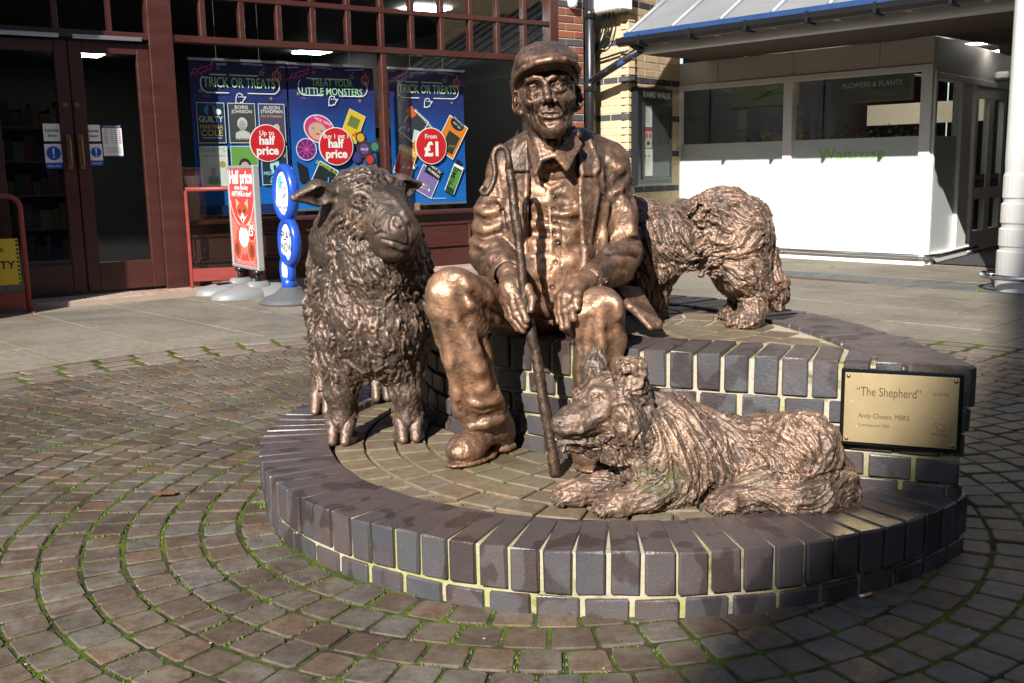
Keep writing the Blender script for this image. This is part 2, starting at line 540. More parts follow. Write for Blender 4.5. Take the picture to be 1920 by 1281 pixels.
# mortar cores
core = MB()
arc = [math.radians(d) for d in range(-50, 166, 3)]   # angles measured later
def ring_pts(dr, a0, a1, n):
    return [(GC[0]+(ring_r(a)+dr)*math.cos(a), GC[1]+(ring_r(a)+dr)*math.sin(a)) for a in np.linspace(a0, a1, n)]
A0, A1 = math.radians(-42.5), math.radians(-226)       # clockwise from the right corner round the front to the back left
outer = ring_pts(-.0125, A0, A1, 80); inner = ring_pts(-.215, A0, A1, 80)
v = []; f = []
for (xo, yo), (xi, yi) in zip(outer, inner): v += [(xo, yo, -.05), (xo, yo, Z_RING-.006), (xi, yi, Z_RING-.006), (xi, yi, -.05)]
for i in range(79):
    for k in range(4): f.append((i*4+k, i*4+(k+1) % 4, i*4+4+(k+1) % 4, i*4+4+k))
f += [(0, 1, 2, 3), (316, 319, 318, 317)]
core.add(v, f)
P_(core).build('ring_mortar', M_MORTAR, plinth)
fl = MB()
fp = ring_pts(-.21, A0, A1, 80)
fl.add([(x, y, Z_FLOOR-.012) for x, y in fp], [tuple(range(80))[::-1]])
P_(fl).build('floor_bedding', M_SOIL, plinth)
# coping of the ring: bricks on edge, headers outwards
def tangent_frame(a):
    e = 1e-3
    p = lambda q: np.array((GC[0]+ring_r(q)*math.cos(q), GC[1]+ring_r(q)*math.sin(q)))
    t = p(a-e)-p(a+e); t /= np.linalg.norm(t)
    return p(a), t
a = A0-.033; i = 0
while a > A1:
    p, t = tangent_frame(a)
    nrm = np.array([t[1], -t[0]])
    if np.dot(nrm, p-np.array(GC)) > 0: nrm = -nrm          # inwards
    c = p+nrm*.1075
    put('coping_brick', brick_mesh(.0655, .215, .1025, i % 7, M_BLUE, 'coping_brick', .0042), (c[0]+rg.uniform(-.0015, .0015), c[1]+rg.uniform(-.0015, .0015), Z_RING-.05125+rg.uniform(-.0015, .0015)), math.atan2(t[1], t[0]) + rg.uniform(-.012, .012), plinth, (GC[0], GC[1], 0))
    a -= .0765/1.14; i += 1
a = A0-.045
while a > A1:
    p, t = tangent_frame(a)
    nrm = np.array([t[1], -t[0]])
    if np.dot(nrm, p-np.array(GC)) > 0: nrm = -nrm
    c = p+nrm*.055
    put('brick', brick_mesh(.0985, .1, .066, i % 7, M_BLUE, 'brick', .004), (c[0], c[1], .0095+.0015*rg.uniform(-1, 1)), math.atan2(t[1], t[0])+rg.uniform(-.01, .01), plinth, (GC[0], GC[1], 0))
    a -= .1135/1.14; i += 1
# tall tier: mortar core, courses, coping
TP, TL = resample(TIER, .03)
cen = TP.mean(0)
def inset(P, d):
    Q = P[:-1]; n = len(Q); out = []
    for i in range(n):
        t = Q[(i+1) % n]-Q[i-1]; t /= np.linalg.norm(t)+1e-9
        nn = np.array([t[1], -t[0]])
        out.append(Q[i]+nn*d)
    return np.array(out)
sgn = 1 if np.dot(inset(TP, .01)[0]-TP[0], cen-TP[0]) > 0 else -1
core = MB(); core.prism([tuple(p) for p in inset(TP, sgn*.0115)], -.05, Z_TIER-.012)
P_(core).build('tier_mortar', M_MORTAR, plinth)
def along(step, off=0.0):
    """points at even steps along the tier outline with tangents and inward normals"""
    P, L = resample(TIER, .004)
    seg = np.r_[0, np.cumsum(np.linalg.norm(np.diff(P, axis=0), axis=1))]
    n = int(L/step); st = L/n
    for i in range(n):
        s_ = (i+.5)*st+off
        s_ %= L
        p = np.array([np.interp(s_, seg, P[:, k]) for k in (0, 1)])
        q = np.array([np.interp(min(s_+.03, L-.004), seg, P[:, k]) for k in (0, 1)]); q0 = np.array([np.interp(max(s_-.03, .004), seg, P[:, k]) for k in (0, 1)])
        t = q-q0; t /= np.linalg.norm(t)
        nn = np.array([t[1], -t[0]])*sgn
        yield i, s_, p, t, nn
def course(step, lx, lz, zc, dep, nm, off, bev=.004):
    for i, s_, p, t, nn in along(step, off):
        edge = 0
        if s_ < .24 or s_ > TL-.2: edge = 1
        if s_ > TL-.2 and s_+lx/2 > TL-.004: continue
        if s_ < .24 and s_-lx/2 < .0: continue
        if edge:
            c = p+nn*.014
            put(nm, brick_mesh(lx, .028, lz, (i*5) % 7, M_BLUE, nm, .003), (c[0], c[1], zc), math.atan2(t[1], t[0]), plinth, (GC[0], GC[1], 0)); continue
        c = p+nn*dep/2
        put(nm, brick_mesh(lx, dep, lz, (i*5) % 7, M_BLUE, nm, bev), (c[0], c[1], zc+rg.uniform(-.001, .001)), math.atan2(t[1], t[0])+rg.uniform(-.008, .008), plinth, (GC[0], GC[1], 0))
for i, s_, p, t, nn in along(.0765, .0):
    c = p+nn*.1075
    if s_ < .12 or s_ > TL-.16: continue
    put('coping_brick', brick_mesh(.0655, .215, .1025, i % 7, M_BLUE, 'coping_brick', .0042), (c[0], c[1], Z_TIER-.05125+rg.uniform(-.0012, .0012)), math.atan2(t[1], t[0])+rg.uniform(-.012, .012), plinth, (GC[0], GC[1], 0))
# special block at the pointed corner
m = MB(); block(m, [(1.140, 2.495), (1.160, 2.508), (1.163, 2.66), (1.08, 2.69), (.97, 2.70), (1.005, 2.546)], Z_TIER-.104, Z_TIER, .007)
P_(m).build('corner_block', M_BLUE, plinth)
def corner_fill(lz, zc, lx, step, off):
    # cut brick between the first whole brick and the pointed corner
    n = int(TL/step); st = TL/n; g = min(((i+.5)*st+off) % TL-lx/2 for i in range(n) if ((i+.5)*st+off) % TL-lx/2 >= 0)-.01
    if g > .02:
        a_ = np.array(TIER[0]); t = np.array(TIER[1])-a_; t /= np.linalg.norm(t); nn = np.array([t[1], -t[0]])*sgn
        if np.dot(nn, cen-a_) < 0: nn = -nn
        c = a_+t*(g/2+.001)+nn*.014
        put('brick', brick_mesh(g, .028, lz, 3, M_BLUE, 'brick', .003), (c[0], c[1], zc), math.atan2(t[1], t[0]), plinth, (GC[0], GC[1], 0))
for lz, zc, lx, step, off in ((.0575, .353, .1015, .112, 0), (.0575, .285, .1015, .112, .056), (.0575, .217, .1015, .112, .01), (.05, .157, .1015, .112, .04), (.065, .05, .21, .22, .1)): corner_fill(lz, zc, lx, step, off)
course(.112, .1015, .0575, .353, .1, 'brick', .0)
course(.112, .1015, .0575, .285, .1, 'brick', .056)
course(.112, .1015, .0575, .217, .1, 'brick', .01)
course(.112, .1015, .05, .157, .1, 'brick', .04)
course(.22, .21, .065, .05, .1, 'brick', .1)
m = MB(); m.prism([tuple(p) for p in inset(TP, sgn*.205)], Z_TIER-.05, Z_TIER-.016)
P_(m).build('tier_bedding', M_SOIL, plinth)
# setts on the low floor and on the tier
poly_t = [tuple(p) for p in TP]; poly_in = [tuple(p) for p in inset(TP, sgn*.222)]; poly_out = [tuple(p) for p in inset(TP, -sgn*.012)]
def clipr(p, inner_ok):
    return p
cnt = 0
def floor_setts(center, test, z, r0, r1, wr=.1, wa=.125):
    r = r0; row = 0
    while r < r1:
        n = max(4, int(2*math.pi*(r+.05)/wa)); off = rg.random()
        for i in range(n):
            a0 = off+2*math.pi*i/n; a1 = a0+2*math.pi/n; g = .004; da = g/(r+.05)
            poly = [(center[0]+q*math.cos(a_), center[1]+q*math.sin(a_)) for q, a_ in ((r+g, a0+da), (r+g, a1-da), (r+wr-g, a1-da), (r+wr-g, a0+da))]
            cx = sum(p[0] for p in poly)/4; cy = sum(p[1] for p in poly)/4
            # clip stones that cross the edge by pulling corners towards the centre of the stone
            ok = [test(*p) for p in poly]
            if not any(ok) or not test(cx, cy): continue
            pl = []
            for p, o_ in zip(poly, ok):
                if o_: pl.append(p); continue
                lo, hi = 0.0, 1.0
                for _ in range(9):
                    md = (lo+hi)/2
                    if test(cx+(p[0]-cx)*md, cy+(p[1]-cy)*md): lo = md
                    else: hi = md
                pl.append((cx+(p[0]-cx)*lo, cy+(p[1]-cy)*lo))
            pl = wob(pl, .0015, rg)
            m = MB(); block(m, [(x-cx, y-cy) for x, y in pl], -.03, 0, .0045)
            o = m.build('paving_sett', M_TSETT, plinth); o.location = (cx-GC[0], cy-GC[1], z+rg.uniform(-.0018, .0018)); o.rotation_euler = (rg.uniform(-.006, .006), rg.uniform(-.006, .006), 0)
        r += wr; row += 1
def on_floor(x, y):
    a_ = math.atan2(y-GC[1], x-GC[0])
    return math.hypot(x-GC[0], y-GC[1]) < ring_r(a_)-.224 and not inside(poly_out, x, y)
def on_tier(x, y): return inside(poly_in, x, y)
floor_setts((.45, 3.3), on_floor, Z_FLOOR, .25, 1.3, .098, .112)
floor_setts((.25, 3.55), on_tier, Z_TIER-.008, .04, 1.3, .105, .125)
# ------------------------------------------------------------------ print: lettering and flat artwork as thin geometry
_PM = {}
def PM(r, g, b, rough=.55, es=0.0):
    key = (r, g, b, rough, es)
    if key not in _PM: _PM[key] = flat('print_%d' % len(_PM), (r, g, b), rough, var=.03, scale=14, spec=.35, es=es)
    return _PM[key]
_TX = {}
def text2d(s, bold=0.0):
    key = (s, bold)
    if key not in _TX:
        c = bpy.data.curves.new('t', 'FONT'); c.body = s; c.size = 1; c.offset = bold; c.resolution_u = 3
        o = bpy.data.objects.new('t', c); COL.objects.link(o)
        me = bpy.data.meshes.new_from_object(o)
        v = [tuple(q.co[:2]) for q in me.vertices]; f = [tuple(p.vertices) for p in me.polygons]
        bpy.data.objects.remove(o); bpy.data.meshes.remove(me); bpy.data.curves.remove(c)
        _TX[key] = (v, f)
    return _TX[key]
class Print:
    """flat print in a local frame: x right, y up, z out of the sheet"""
    def __init__(s, step=.0006):
        s.mb = MB(); s.mats = []; s.z = step; s.step = step
    def mi(s, m):
        if m not in s.mats: s.mats.append(m)
        return s.mats.index(m)
    def up(s): s.z += s.step; return s
    def poly(s, pts, mat, rot=0, c=(0, 0)):
        if rot: pts = [(c[0]+(x-c[0])*math.cos(rot)-(y-c[1])*math.sin(rot), c[1]+(x-c[0])*math.sin(rot)+(y-c[1])*math.cos(rot)) for x, y in pts]
        ar = sum(pts[i][0]*pts[(i+1) % len(pts)][1]-pts[(i+1) % len(pts)][0]*pts[i][1] for i in range(len(pts)))
        if ar < 0: pts = pts[::-1]
        s.mb.add([(x, y, s.z) for x, y in pts], [tuple(range(len(pts)))], s.mi(mat)); s.z += s.step*.12; return s
    def rect(s, x, y, w, h, mat, rot=0):
        return s.poly([(x, y), (x+w, y), (x+w, y+h), (x, y+h)], mat, rot, (x+w/2, y+h/2))
    def disc(s, x, y, rx, mat, ry=None, n=28, rot=0):
        ry = rx if ry is None else ry
        return s.poly([(x+rx*math.cos(2*math.pi*i/n), y+ry*math.sin(2*math.pi*i/n)) for i in range(n)], mat, rot, (x, y))
    def line(s, pts, w, mat, closed=False):
        if closed: pts = list(pts)+[pts[0]]
        for (x0, y0), (x1, y1) in zip(pts[:-1], pts[1:]):
            L = math.hypot(x1-x0, y1-y0)+1e-9; dx, dy = (x1-x0)/L*w/2, (y1-y0)/L*w/2
            s.mb.add([(x0-dx-dy, y0-dy+dx, s.z), (x0-dx+dy, y0-dy-dx, s.z), (x1+dx+dy, y1+dy-dx, s.z), (x1+dx-dy, y1+dy+dx, s.z)], [(0, 1, 2, 3)], s.mi(mat)); s.z += s.step*.02
        return s
    def text(s, t, x, y, size, mat, align='C', bold=0.0, sx=1.0, rot=0, width=None):
        v, f = text2d(t, bold)
        if not v: return s
        x0, x1 = min(q[0] for q in v), max(q[0] for q in v)
        if width: sx = width/((x1-x0)*size)
        k = {'C': (x0+x1)/2, 'L': x0, 'R': x1}[align]
        cs, sn = math.cos(rot), math.sin(rot)
        out = []
        for a, b in v:
            a, b = (a-k)*size*sx, b*size
            out.append((x+a*cs-b*sn, y+a*sn+b*cs, s.z))
        s.mb.add(out, f, s.mi(mat)); s.z += s.step*.12; return s
    def arc(s, x, y, r, a0, a1, w, mat, n=14, ry=None):
        ry = r if ry is None else ry
        return s.line([(x+r*math.cos(a0+(a1-a0)*i/n), y+ry*math.sin(a0+(a1-a0)*i/n)) for i in range(n+1)], w, mat)
    def build(s, name, M, parent, off=None, **kw):
        if off is not None: M = Matrix.Translation(-Vector(off)) @ M
        s.mb.v = [tuple(M @ Vector(q)) for q in s.mb.v]
        return s.mb.build(name, s.mats, parent, **kw)
# ------------------------------------------------------------------ buildings
V3 = lambda p: np.array([p[0], p[1], p[2] if len(p) > 2 else 0.0])
LP0 = np.array([-.74, 10.25, 0]); LD = np.array([math.sin(math.radians(55)), math.cos(math.radians(55)), 0]); LN = np.array([LD[1], -LD[0], 0])
RP0 = np.array([4.02, 9.9, 0]); RD = np.array([math.sin(math.radians(-43)), math.cos(math.radians(-43)), 0]); RN = -np.array([RD[1], -RD[0], 0])
RX = -RD                                      # to the right along the right-hand shop
UPV = np.array([0, 0, 1.0])
def LM(s, off=0.0, z=0.0): return frame(LP0+LD*s+LN*off+UPV*z, LD, -LN, UPV)      # x along, y into the building, z up
def RM(s, off=0.0, z=0.0): return frame(RP0+RX*s+RN*off+UPV*z, RX, -RN, UPV)      # x to the right
def up_frame(M):                               # print frame: x along, y up, z out
    return M @ Matrix(((1, 0, 0, 0), (0, 0, -1, 0), (0, 1, 0, 0), (0, 0, 0, 1)))

def mat_glass(name, tint=(1, 1, 1), refl=1.0, rough=.0):
    t = NT(name)
    t.t.nodes.remove(t.b)
    tr = t.n('BsdfTransparent'); tr.inputs[0].default_value = (*tint, 1)
    gl = t.n('BsdfGlossy'); gl.inputs['Roughness'].default_value = rough
    fr = t.n('Fresnel'); fr.inputs[0].default_value = 1.5
    mx = t.n('MixShader'); t.l(t.math('MULTIPLY', t.math('MULTIPLY', fr.outputs[0], refl, True), t.math('SUBTRACT', 1.0, t.n('NewGeometry').outputs['Backfacing'])), mx.inputs[0]); t.l(tr.outputs[0], mx.inputs[1]); t.l(gl.outputs[0], mx.inputs[2])
    t.l(mx.outputs[0], t.t.nodes['Material Output'].inputs[0])
    return t.mat
M_GLASS = mat_glass('window_glass', (.95, .97, .96), 1.1)
M_PERSPEX = mat_glass('clear_panel', (.82, .84, .82), 1.2)
def mat_wood(name, c1, c2, rough=.38):
    t = NT(name)
    wp = t.n('NewGeometry').outputs['Position']
    mp = t.n('Mapping'); t.l(wp, mp.inputs[0]); mp.inputs['Scale'].default_value = (1, 1, 4)
    n1 = t.noise(3, 5, .6, mp.outputs[0]); sp = t.ramp(t.noise(70, 2, .5, wp), [(.74, 0.0), (.79, .5)])
    c = t.mix(n1, c1, c2); c = t.mix(sp, c, (.3, .26, .22))
    t.set(col=c, rough=t.ramp(n1, [(.3, rough-.08), (.7, rough+.12)]), spec=.5)
    t.bump(t.noise(40, 3, .6, mp.outputs[0]), .12, .003)
    return t.mat
M_WOOD = mat_wood('maroon_paint', (.034, .0095, .0075), (.058, .0165, .012))
M_GUARD = mat_wood('red_painted_steel', (.16, .025, .02), (.22, .035, .028), .42)
M_DARKIN = flat('dark_interior', (.02, .02, .022), .8)
M_ALU = flat('brushed_aluminium', (.55, .56, .57), .35, .9, .06)
M_STEEL = flat('stainless_steel', (.6, .6, .6), .22, 1.0, .05)
M_BRASS = flat('old_brass', (.22, .15, .075), .4, .8)
M_BLACK = flat('black_paint', (.012, .012, .014), .32, var=.25, bump=.1)
M_WHITE = flat('white_paint', (.68, .67, .64), .5, var=.08, scale=3, bump=.08)
M_FASCIA = flat('grey_white_panel', (.50, .48, .45), .55, var=.1, scale=2)
M_LIGHT = flat('light_panel', (1, .97, .9), .5, es=16.0)
M_CARD = flat('cardboard', (.26, .17, .09), .8)
M_TILE = mat_sett('pink_tile', [(.40, .28, .22), (.46, .33, .26), (.43, .31, .25)], rough=.5, bump=.1)

def mat_brick(name, cols, bump=.4):
    t = NT(name)
    wp = t.n('NewGeometry').outputs['Position']
    base = t.ramp(t.objrand(), [(i/(len(cols)-1), c) for i, c in enumerate(cols)])
    n1 = t.noise(30, 5, .65, wp)
    c = t.mix(t.ramp(n1, [(.35, 0.0), (.75, .5)]), base, tuple(.6*x for x in cols[0]))
    t.set(col=c, rough=.85, spec=.25); t.bump(t.noise(160, 4, .7, wp), bump, .004)
    return t.mat
M_RED = mat_brick('red_brick', [(.21, .062, .033), (.26, .085, .045), (.17, .05, .032), (.23, .095, .055), (.14, .05, .036)])
M_CREAM = mat_brick('buff_brick', [(.52, .39, .245), (.57, .43, .28), (.50, .365, .22), (.55, .42, .275)], .15)
M_SLATE = mat_brick('blue_brick_band', [(.05, .052, .06), (.07, .068, .075), (.06, .06, .066)], .25)
M_WMORT = flat('pale_mortar', (.42, .38, .31), .9, var=.15, scale=30)
M_CMORT = flat('buff_mortar', (.46, .37, .25), .9, var=.15, scale=30)

# ---- left shop: maroon timber front
shop = empty('newsagent_shop_front', LP0, label='dark maroon timber shop front with double doors, small panes above and a panelled base', cat='shop front')
def S_(mb, name, mats, par=shop, smooth=False, M=None, **kw):
    if M is not None: mb.v = [tuple(M @ Vector(q)) for q in mb.v]
    root = par
    while root.parent: root = root.parent
    mb.v = [tuple(np.array(q)-np.array(root.location)) for q in mb.v]
    return mb.build(name, mats, par, smooth, **kw)
L0 = LM(0)
def lbox(name, s0, s1, z0, z1, d0, d1, mat, par=shop, bev=.004):
    return S_(MB().box((s0, d0, z0), (s1, d1, z1), bev=bev), name, mat, par, M=L0)
ZS, ZT = .60, 2.115                                  # sill, transom
lbox('stall_riser', -2.5, 1.55, .03, .57, .02, .12, M_WOOD)
lbox('skirting', -2.49, 1.545, .032, .215, -.012, .02, M_WOOD)
for a in (-2.45, -1.45, -.5, .5):
    f_ = MB()
    a1 = a+.92
    for q in ((a, a1, .455, .482), (a, a1, .235, .262)): f_.box((q[0], -.006, q[2]), (q[1], .02, q[3]), bev=.006)
    for q in ((a, a+.03), (a1-.03, a1)): f_.box((q[0], -.006, .262), (q[1], .02, .455), bev=.006)
    S_(f_, 'panel_moulding', M_WOOD, M=L0)
    lbox('base_panel', a+.03, a1-.03, .262, .455, .008, .03, M_WOOD)
lbox('window_sill', -2.5, 1.55, .566, .605, -.055, .16, M_WOOD, bev=.008)
lbox('display_shelf_board', -2.45, 1.5, .545, .562, .16, .6, mat_wood('window_board', (.30, .17, .075), (.38, .22, .1)))
lbox('transom', -3.95, 1.56, ZT-.028, ZT+.03, -.03, .09, M_WOOD, bev=.006)
lbox('upper_transom', -3.95, 1.56, 2.455, 2.50, -.012, .07, M_WOOD)
for s in (-2.6,): lbox('post', s-.09, s+.105, .03, 2.9, -.045, .1, M_WOOD)
lbox('mullion', -.545, -.49, ZS, 2.085, -.02, .08, M_WOOD)
lbox('end_post', 1.44, 1.545, ZS, 2.95, -.035, .1, M_WOOD)
BARS = [-3.9, -3.394, -2.988, -2.219, -1.877, -1.536, -1.213, -.863, -.518, -.192, .142, .477, .804, 1.137]
for s in BARS:
    lbox('glazing_bar', s-.024, s+.024, ZT+.03, 2.455, -.008, .06, M_WOOD)
    lbox('glazing_bar', s-.024, s+.024, 2.50, 2.95, -.008, .06, M_WOOD)
ALL = BARS[:3]+[-2.6]+BARS[3:]+[1.49]
for a, b in zip(ALL[:-1], ALL[1:]):
    lbox('pane', a+.024, b-.024, ZT+.03, 2.455, .024, .03, M_GLASS, bev=0)
    lbox('pane', a+.024, b-.024, 2.50, 2.95, .024, .03, M_GLASS, bev=0)
lbox('window_glass', -2.495, -.545, ZS, ZT-.028, .03, .038, M_GLASS, bev=0)
lbox('window_glass', -.49, 1.44, ZS, ZT-.028, .03, .038, M_GLASS, bev=0)
# doors
for (a, b, hs, hx) in ((-3.95, -3.325, -3.375, 1), (-3.315, -2.69, -3.285, -1)):
    d = lbox('door', a, a+.1, .07, 2.06, -.01, .05, M_WOOD)
    dd = MB(); dd.box((b-.1, -.01, .07), (b, .05, 2.06), bev=.004).box((a+.1, -.008, 1.97), (b-.1, .048, 2.06), bev=.004).box((a+.1, -.008, .07), (b-.1, .048, .30), bev=.004)
    S_(dd, 'door_frame', M_WOOD, d, M=L0)
    lbox('door_glass', a+.1, b-.1, .30, 1.97, .016, .022, M_GLASS, d, bev=0)
    h_ = MB(); h_.box((hs-.022, -.03, 1.06), (hs+.022, -.012, 1.33), bev=.004).tube([np.array([hs+.0, -.02, 1.1]), np.array([hs+.0, -.075, 1.1]), np.array([hs+.0, -.075, 1.29]), np.array([hs+.0, -.02, 1.29])], .011, 8)
    S_(h_, 'handle', M_BRASS, d, M=L0)
    lk = MB(); lk.lathe([(.0001, 0), (.02, 0), (.02, .008), (.0001, .009)], 14, M=frame((hs+hx*-.0+(.0), -.011, 1.56), (1, 0, 0), (0, 0, 1), (0, -1, 0)))
    S_(lk, 'lock', M_BRASS, d, M=L0)
    lbox('door_closer', a+.03, b-.06, 2.073, 2.105, -.06, -.03, M_ALU, d)
# inside: shell, lights, shelving
shell = MB()
a0, a1, dp, zc = -9.0, 1.9, 9.5, 2.75
for q in (((a0, .13, .012), (a1, .13, .012), (a1, dp, .012), (a0, dp, .012)), ((a0, .13, zc), (a0, dp, zc), (a1, dp, zc), (a1, .13, zc)), ((a0, dp, -.02), (a1, dp, -.02), (a1, dp, zc), (a0, dp, zc)), ((a1, .13, -.02), (a1, .13, zc), (a1, dp, zc), (a1, dp, -.02)), ((a0, .13, -.02), (a0, dp, -.02), (a0, dp, zc), (a0, .13, zc))):
    shell.add(q, [(0, 1, 2, 3)])
S_(shell, 'shop_interior', M_DARKIN, M=L0)
lbox('head_wall', -6.0, 1.9, 2.95, 4.2, -.02, .1, M_WOOD)
lbox('side_wall', -6.0, -3.96, -.02, 2.95, -.02, .1, M_WOOD)
for u, v in ((40, 131), (160, 103), (585, 98), (795, 18)):
    p = atz(u, v, zc-.02); q = p-LP0
    s, d = q@LD, -(q@LN)
    S_(MB().box((s-.22, d-.22, zc-.03), (s+.22, d+.22, zc-.012)), 'ceiling_light', M_LIGHT, M=L0)
PRC = [(.25, .03, .03), (.02, .08, .2), (.25, .2, .03), (.03, .15, .06), (.3, .3, .28), (.2, .06, .15), (.05, .05, .06), (.28, .12, .03)]
M_PROD = [flat('pack_%d' % i, tuple(.3*x for x in c), .6) for i, c in enumerate(PRC)]
M_SHELF = flat('shelf_grey', (.08, .08, .085), .6)
SHL = ['grey shelving of stationery deep inside behind the left-hand shop door', 'grey shelving of toys deep inside behind the right-hand shop door', 'grey shelving of gifts seen between the hanging banners', 'grey shelving standing behind the third hanging banner']
for i, (s, d) in enumerate(((-4.6, 2.3), (-3.1, 3.2), (-.9, 2.6), (1.0, 2.4))):
    sh = empty('shelf_unit', LP0+LD*s-LN*d, math.atan2(LD[1], LD[0]), SHL[i], 'shelving', 'shelving inside the shop')
    m = MB(); m.box((-.55, -.02, 0), (.55, .02, 1.7))
    for z in (.1, .45, .8, 1.15, 1.5): m.box((-.55, -.3, z), (.55, -.02, z+.02))
    m.build('rack', M_SHELF, sh)
    m = MB()
    for z in (.12, .47, .82, 1.17, 1.52):
        x = -.53
        while x < .5:
            w_ = rg.uniform(.05, .13); h_ = rg.uniform(.12, .27)
            m.box((x, -.26, z), (x+w_-.006, -.06, z+h_), rg.randrange(8)); x += w_
    m.build('goods', M_PROD, sh, kind='stuff')

# pink tiled step along the shop
step = empty('tiled_step'); step['kind'] = 'structure'
sb = MB(); sb.box((-4.6, -.36, -.05), (1.9, .02, .038)); sb.v = [tuple(L0 @ Vector(q)) for q in sb.v]
sb.build('step_bed', flat('tile_grout', (.28, .22, .18), .9), step)
TM = MB(); TM.box((-.097, -.0575, -.006), (.097, .0575, .006), bev=.003); TME = TM.mesh('step_tile', M_TILE)
for j in range(3):
    x = -4.5+.1*(j % 2)
    while x < 1.8:
        if not (x < -3.9 and False):
            o = bpy.data.objects.new('step_tile', TME); link(o, step)
            o.location = L0 @ Vector((x, -.30+.121*j, .04)); o.rotation_euler = (0, 0, math.atan2(LD[1], LD[0]))
        x += .2

# ---- brick piers
wing = empty('shade_pier', LP0+LD*-4.85, label='unseen brown brick pier added left of the shop doors to shade them', cat='brick pier')
m = MB(); m.box((-5.0, -1.12, 0), (-4.72, .1, 3.8)); m.v = [tuple((L0 @ Vector(q))-wing.location) for q in m.v]; m.build('pier', M_RED, wing)  # out of view, added to cast shade over the shop doors
def brick_wall(root, M, w, z0, z1, mat_a, mat_b, band, first, lx=.215, lz=.065, pitch=.078, gap=.01, off=0.0, stretch=True, endx=None):
    """courses of single bricks over a face; M: x along, y in, z up"""
    rows = int((z1-z0)/pitch)
    for j in range(rows):
        z = z0+pitch*(j+.5)
        x = -((j % 2)*(lx+gap)/2)-off
        isb = (j-first) % band == 0
        while x < w-.001:
            a, b = max(0, x), min(w, x+lx)
            if b-a > .025:
                key = ('wallbrick', round(b-a, 3), mat_b.name if isb else mat_a.name)
                if key not in BRK:
                    m = MB(); m.box((-(b-a)/2, -.05, -lz/2), ((b-a)/2, .05, lz/2), bev=.003); BRK[key] = m.mesh('brick', mat_b if isb else mat_a)
                o = bpy.data.objects.new('brick', BRK[key]); link(o, root)
                P = M @ Vector(((a+b)/2, .05+rg.uniform(-.0015, .0015), z)); o.location = P-root.location
                o.rotation_euler = (0, 0, math.atan2(M[1][0], M[0][0]))
            x += lx+gap
red = empty('red_brick_pier', LP0+LD*1.72, label='narrow red brick pier with dark bands between maroon window and black drainpipe', cat='brick pier')
Mr = LM(1.546, .03)
brick_wall(red, Mr, .345, 0, 3.3, M_RED, M_SLATE, 5, 4)
m = MB(); m.box((.003, .008, 0), (.342, .16, 3.3)); m.v = [tuple((Mr @ Vector(q))-red.location) for q in m.v]; m.build('pier_mortar', M_WMORT, red)
KC = np.array([1.29, 11.17, 0]); WC = np.array([1.985, 12.075, 0])
FD = (WC-KC)/np.linalg.norm(WC-KC); FN = np.array([FD[1], -FD[0], 0])          # return face
GD = np.array([-.6266, .7794, 0]); GN = np.array([-GD[1], GD[0], 0]); GX = -GD   # sunny face
buff = empty('buff_brick_pier', KC, label='buff brick corner pier with dark bands behind the black notice board', cat='brick pier')
Mc1 = frame(KC+GD*.75, GX, -GN, UPV)            # ends at the corner
brick_wall(buff, Mc1, .75, 0, 3.5, M_CREAM, M_SLATE, 5, 4, off=.08)
Mc2 = frame(KC, FD, -FN, UPV)
brick_wall(buff, Mc2, 1.14, 0, 3.5, M_CREAM, M_SLATE, 5, 4, lx=.235, off=.03)
m = MB(); m.prism([(p[0]-KC[0], p[1]-KC[1]) for p in (KC-GN*.003-FN*.003, KC+GD*.75-GN*.003, KC+GD*.75-GN*.5, KC+FD*1.14-FN*.4, KC+FD*1.14-FN*.003)], 0, 3.5); m.build('pier_mortar', M_CMORT, buff)

# ---- right-hand shop: white frames, frosted glass
food = empty('supermarket_front', RP0, label='white framed supermarket front with frosted lower glass and green lettering', cat='shop front')
R0 = RM(0)
def rbox(name, s0, s1, z0, z1, d0, d1, mat, par=food, bev=.004, M=None):
    return S_(MB().box((s0, d0, z0), (s1, d1, z1), bev=bev), name, mat, par, M=R0 if M is None else M)
def mat_frost():
    t = NT('frosted_film')
    t.set(col=t.mix(t.noise(1.2, 3), (.44, .49, .475), (.5, .55, .535)), rough=.28, spec=.5)
    return t.mat
M_FROST = mat_frost()
rbox('post', -3.07, -2.975, .0, 1.9, -.02, .07, M_WHITE)
rbox('post', -1.605, -1.5, .1, 1.835, -.025, .07, M_WHITE)
rbox('corner_post', -.112, .0, .1, 1.835, -.03, .08, M_WHITE)
rbox('head', -3.07, .0, 1.835, 1.895, -.03, .08, M_WHITE)
rbox('plinth_board', -3.07, .0, .0, .1, -.045, .08, M_WHITE)
rbox('plinth_base', -3.07, .02, -.02, .035, -.085, -.045, M_WHITE)
for a, b in ((-2.975, -1.605), (-1.5, -.112)):
    rbox('frosted_glass', a, b, .1, 1.232, .02, .03, M_FROST, bev=0)
    rbox('clear_glass', a, b, 1.232, 1.835, .02, .028, M_GLASS, bev=0)
for s in (-2.577, -1.157): rbox('glass_joint', s-.008, s+.008, 1.232, 1.835, .012, .04, M_BLACK)
for a, b in ((-3.07, -2.45), (-2.446, -1.5), (-1.496, -.55), (-.546, .0)): rbox('fascia_panel', a, b, 1.899, 2.14, -.012, .06, M_FASCIA)
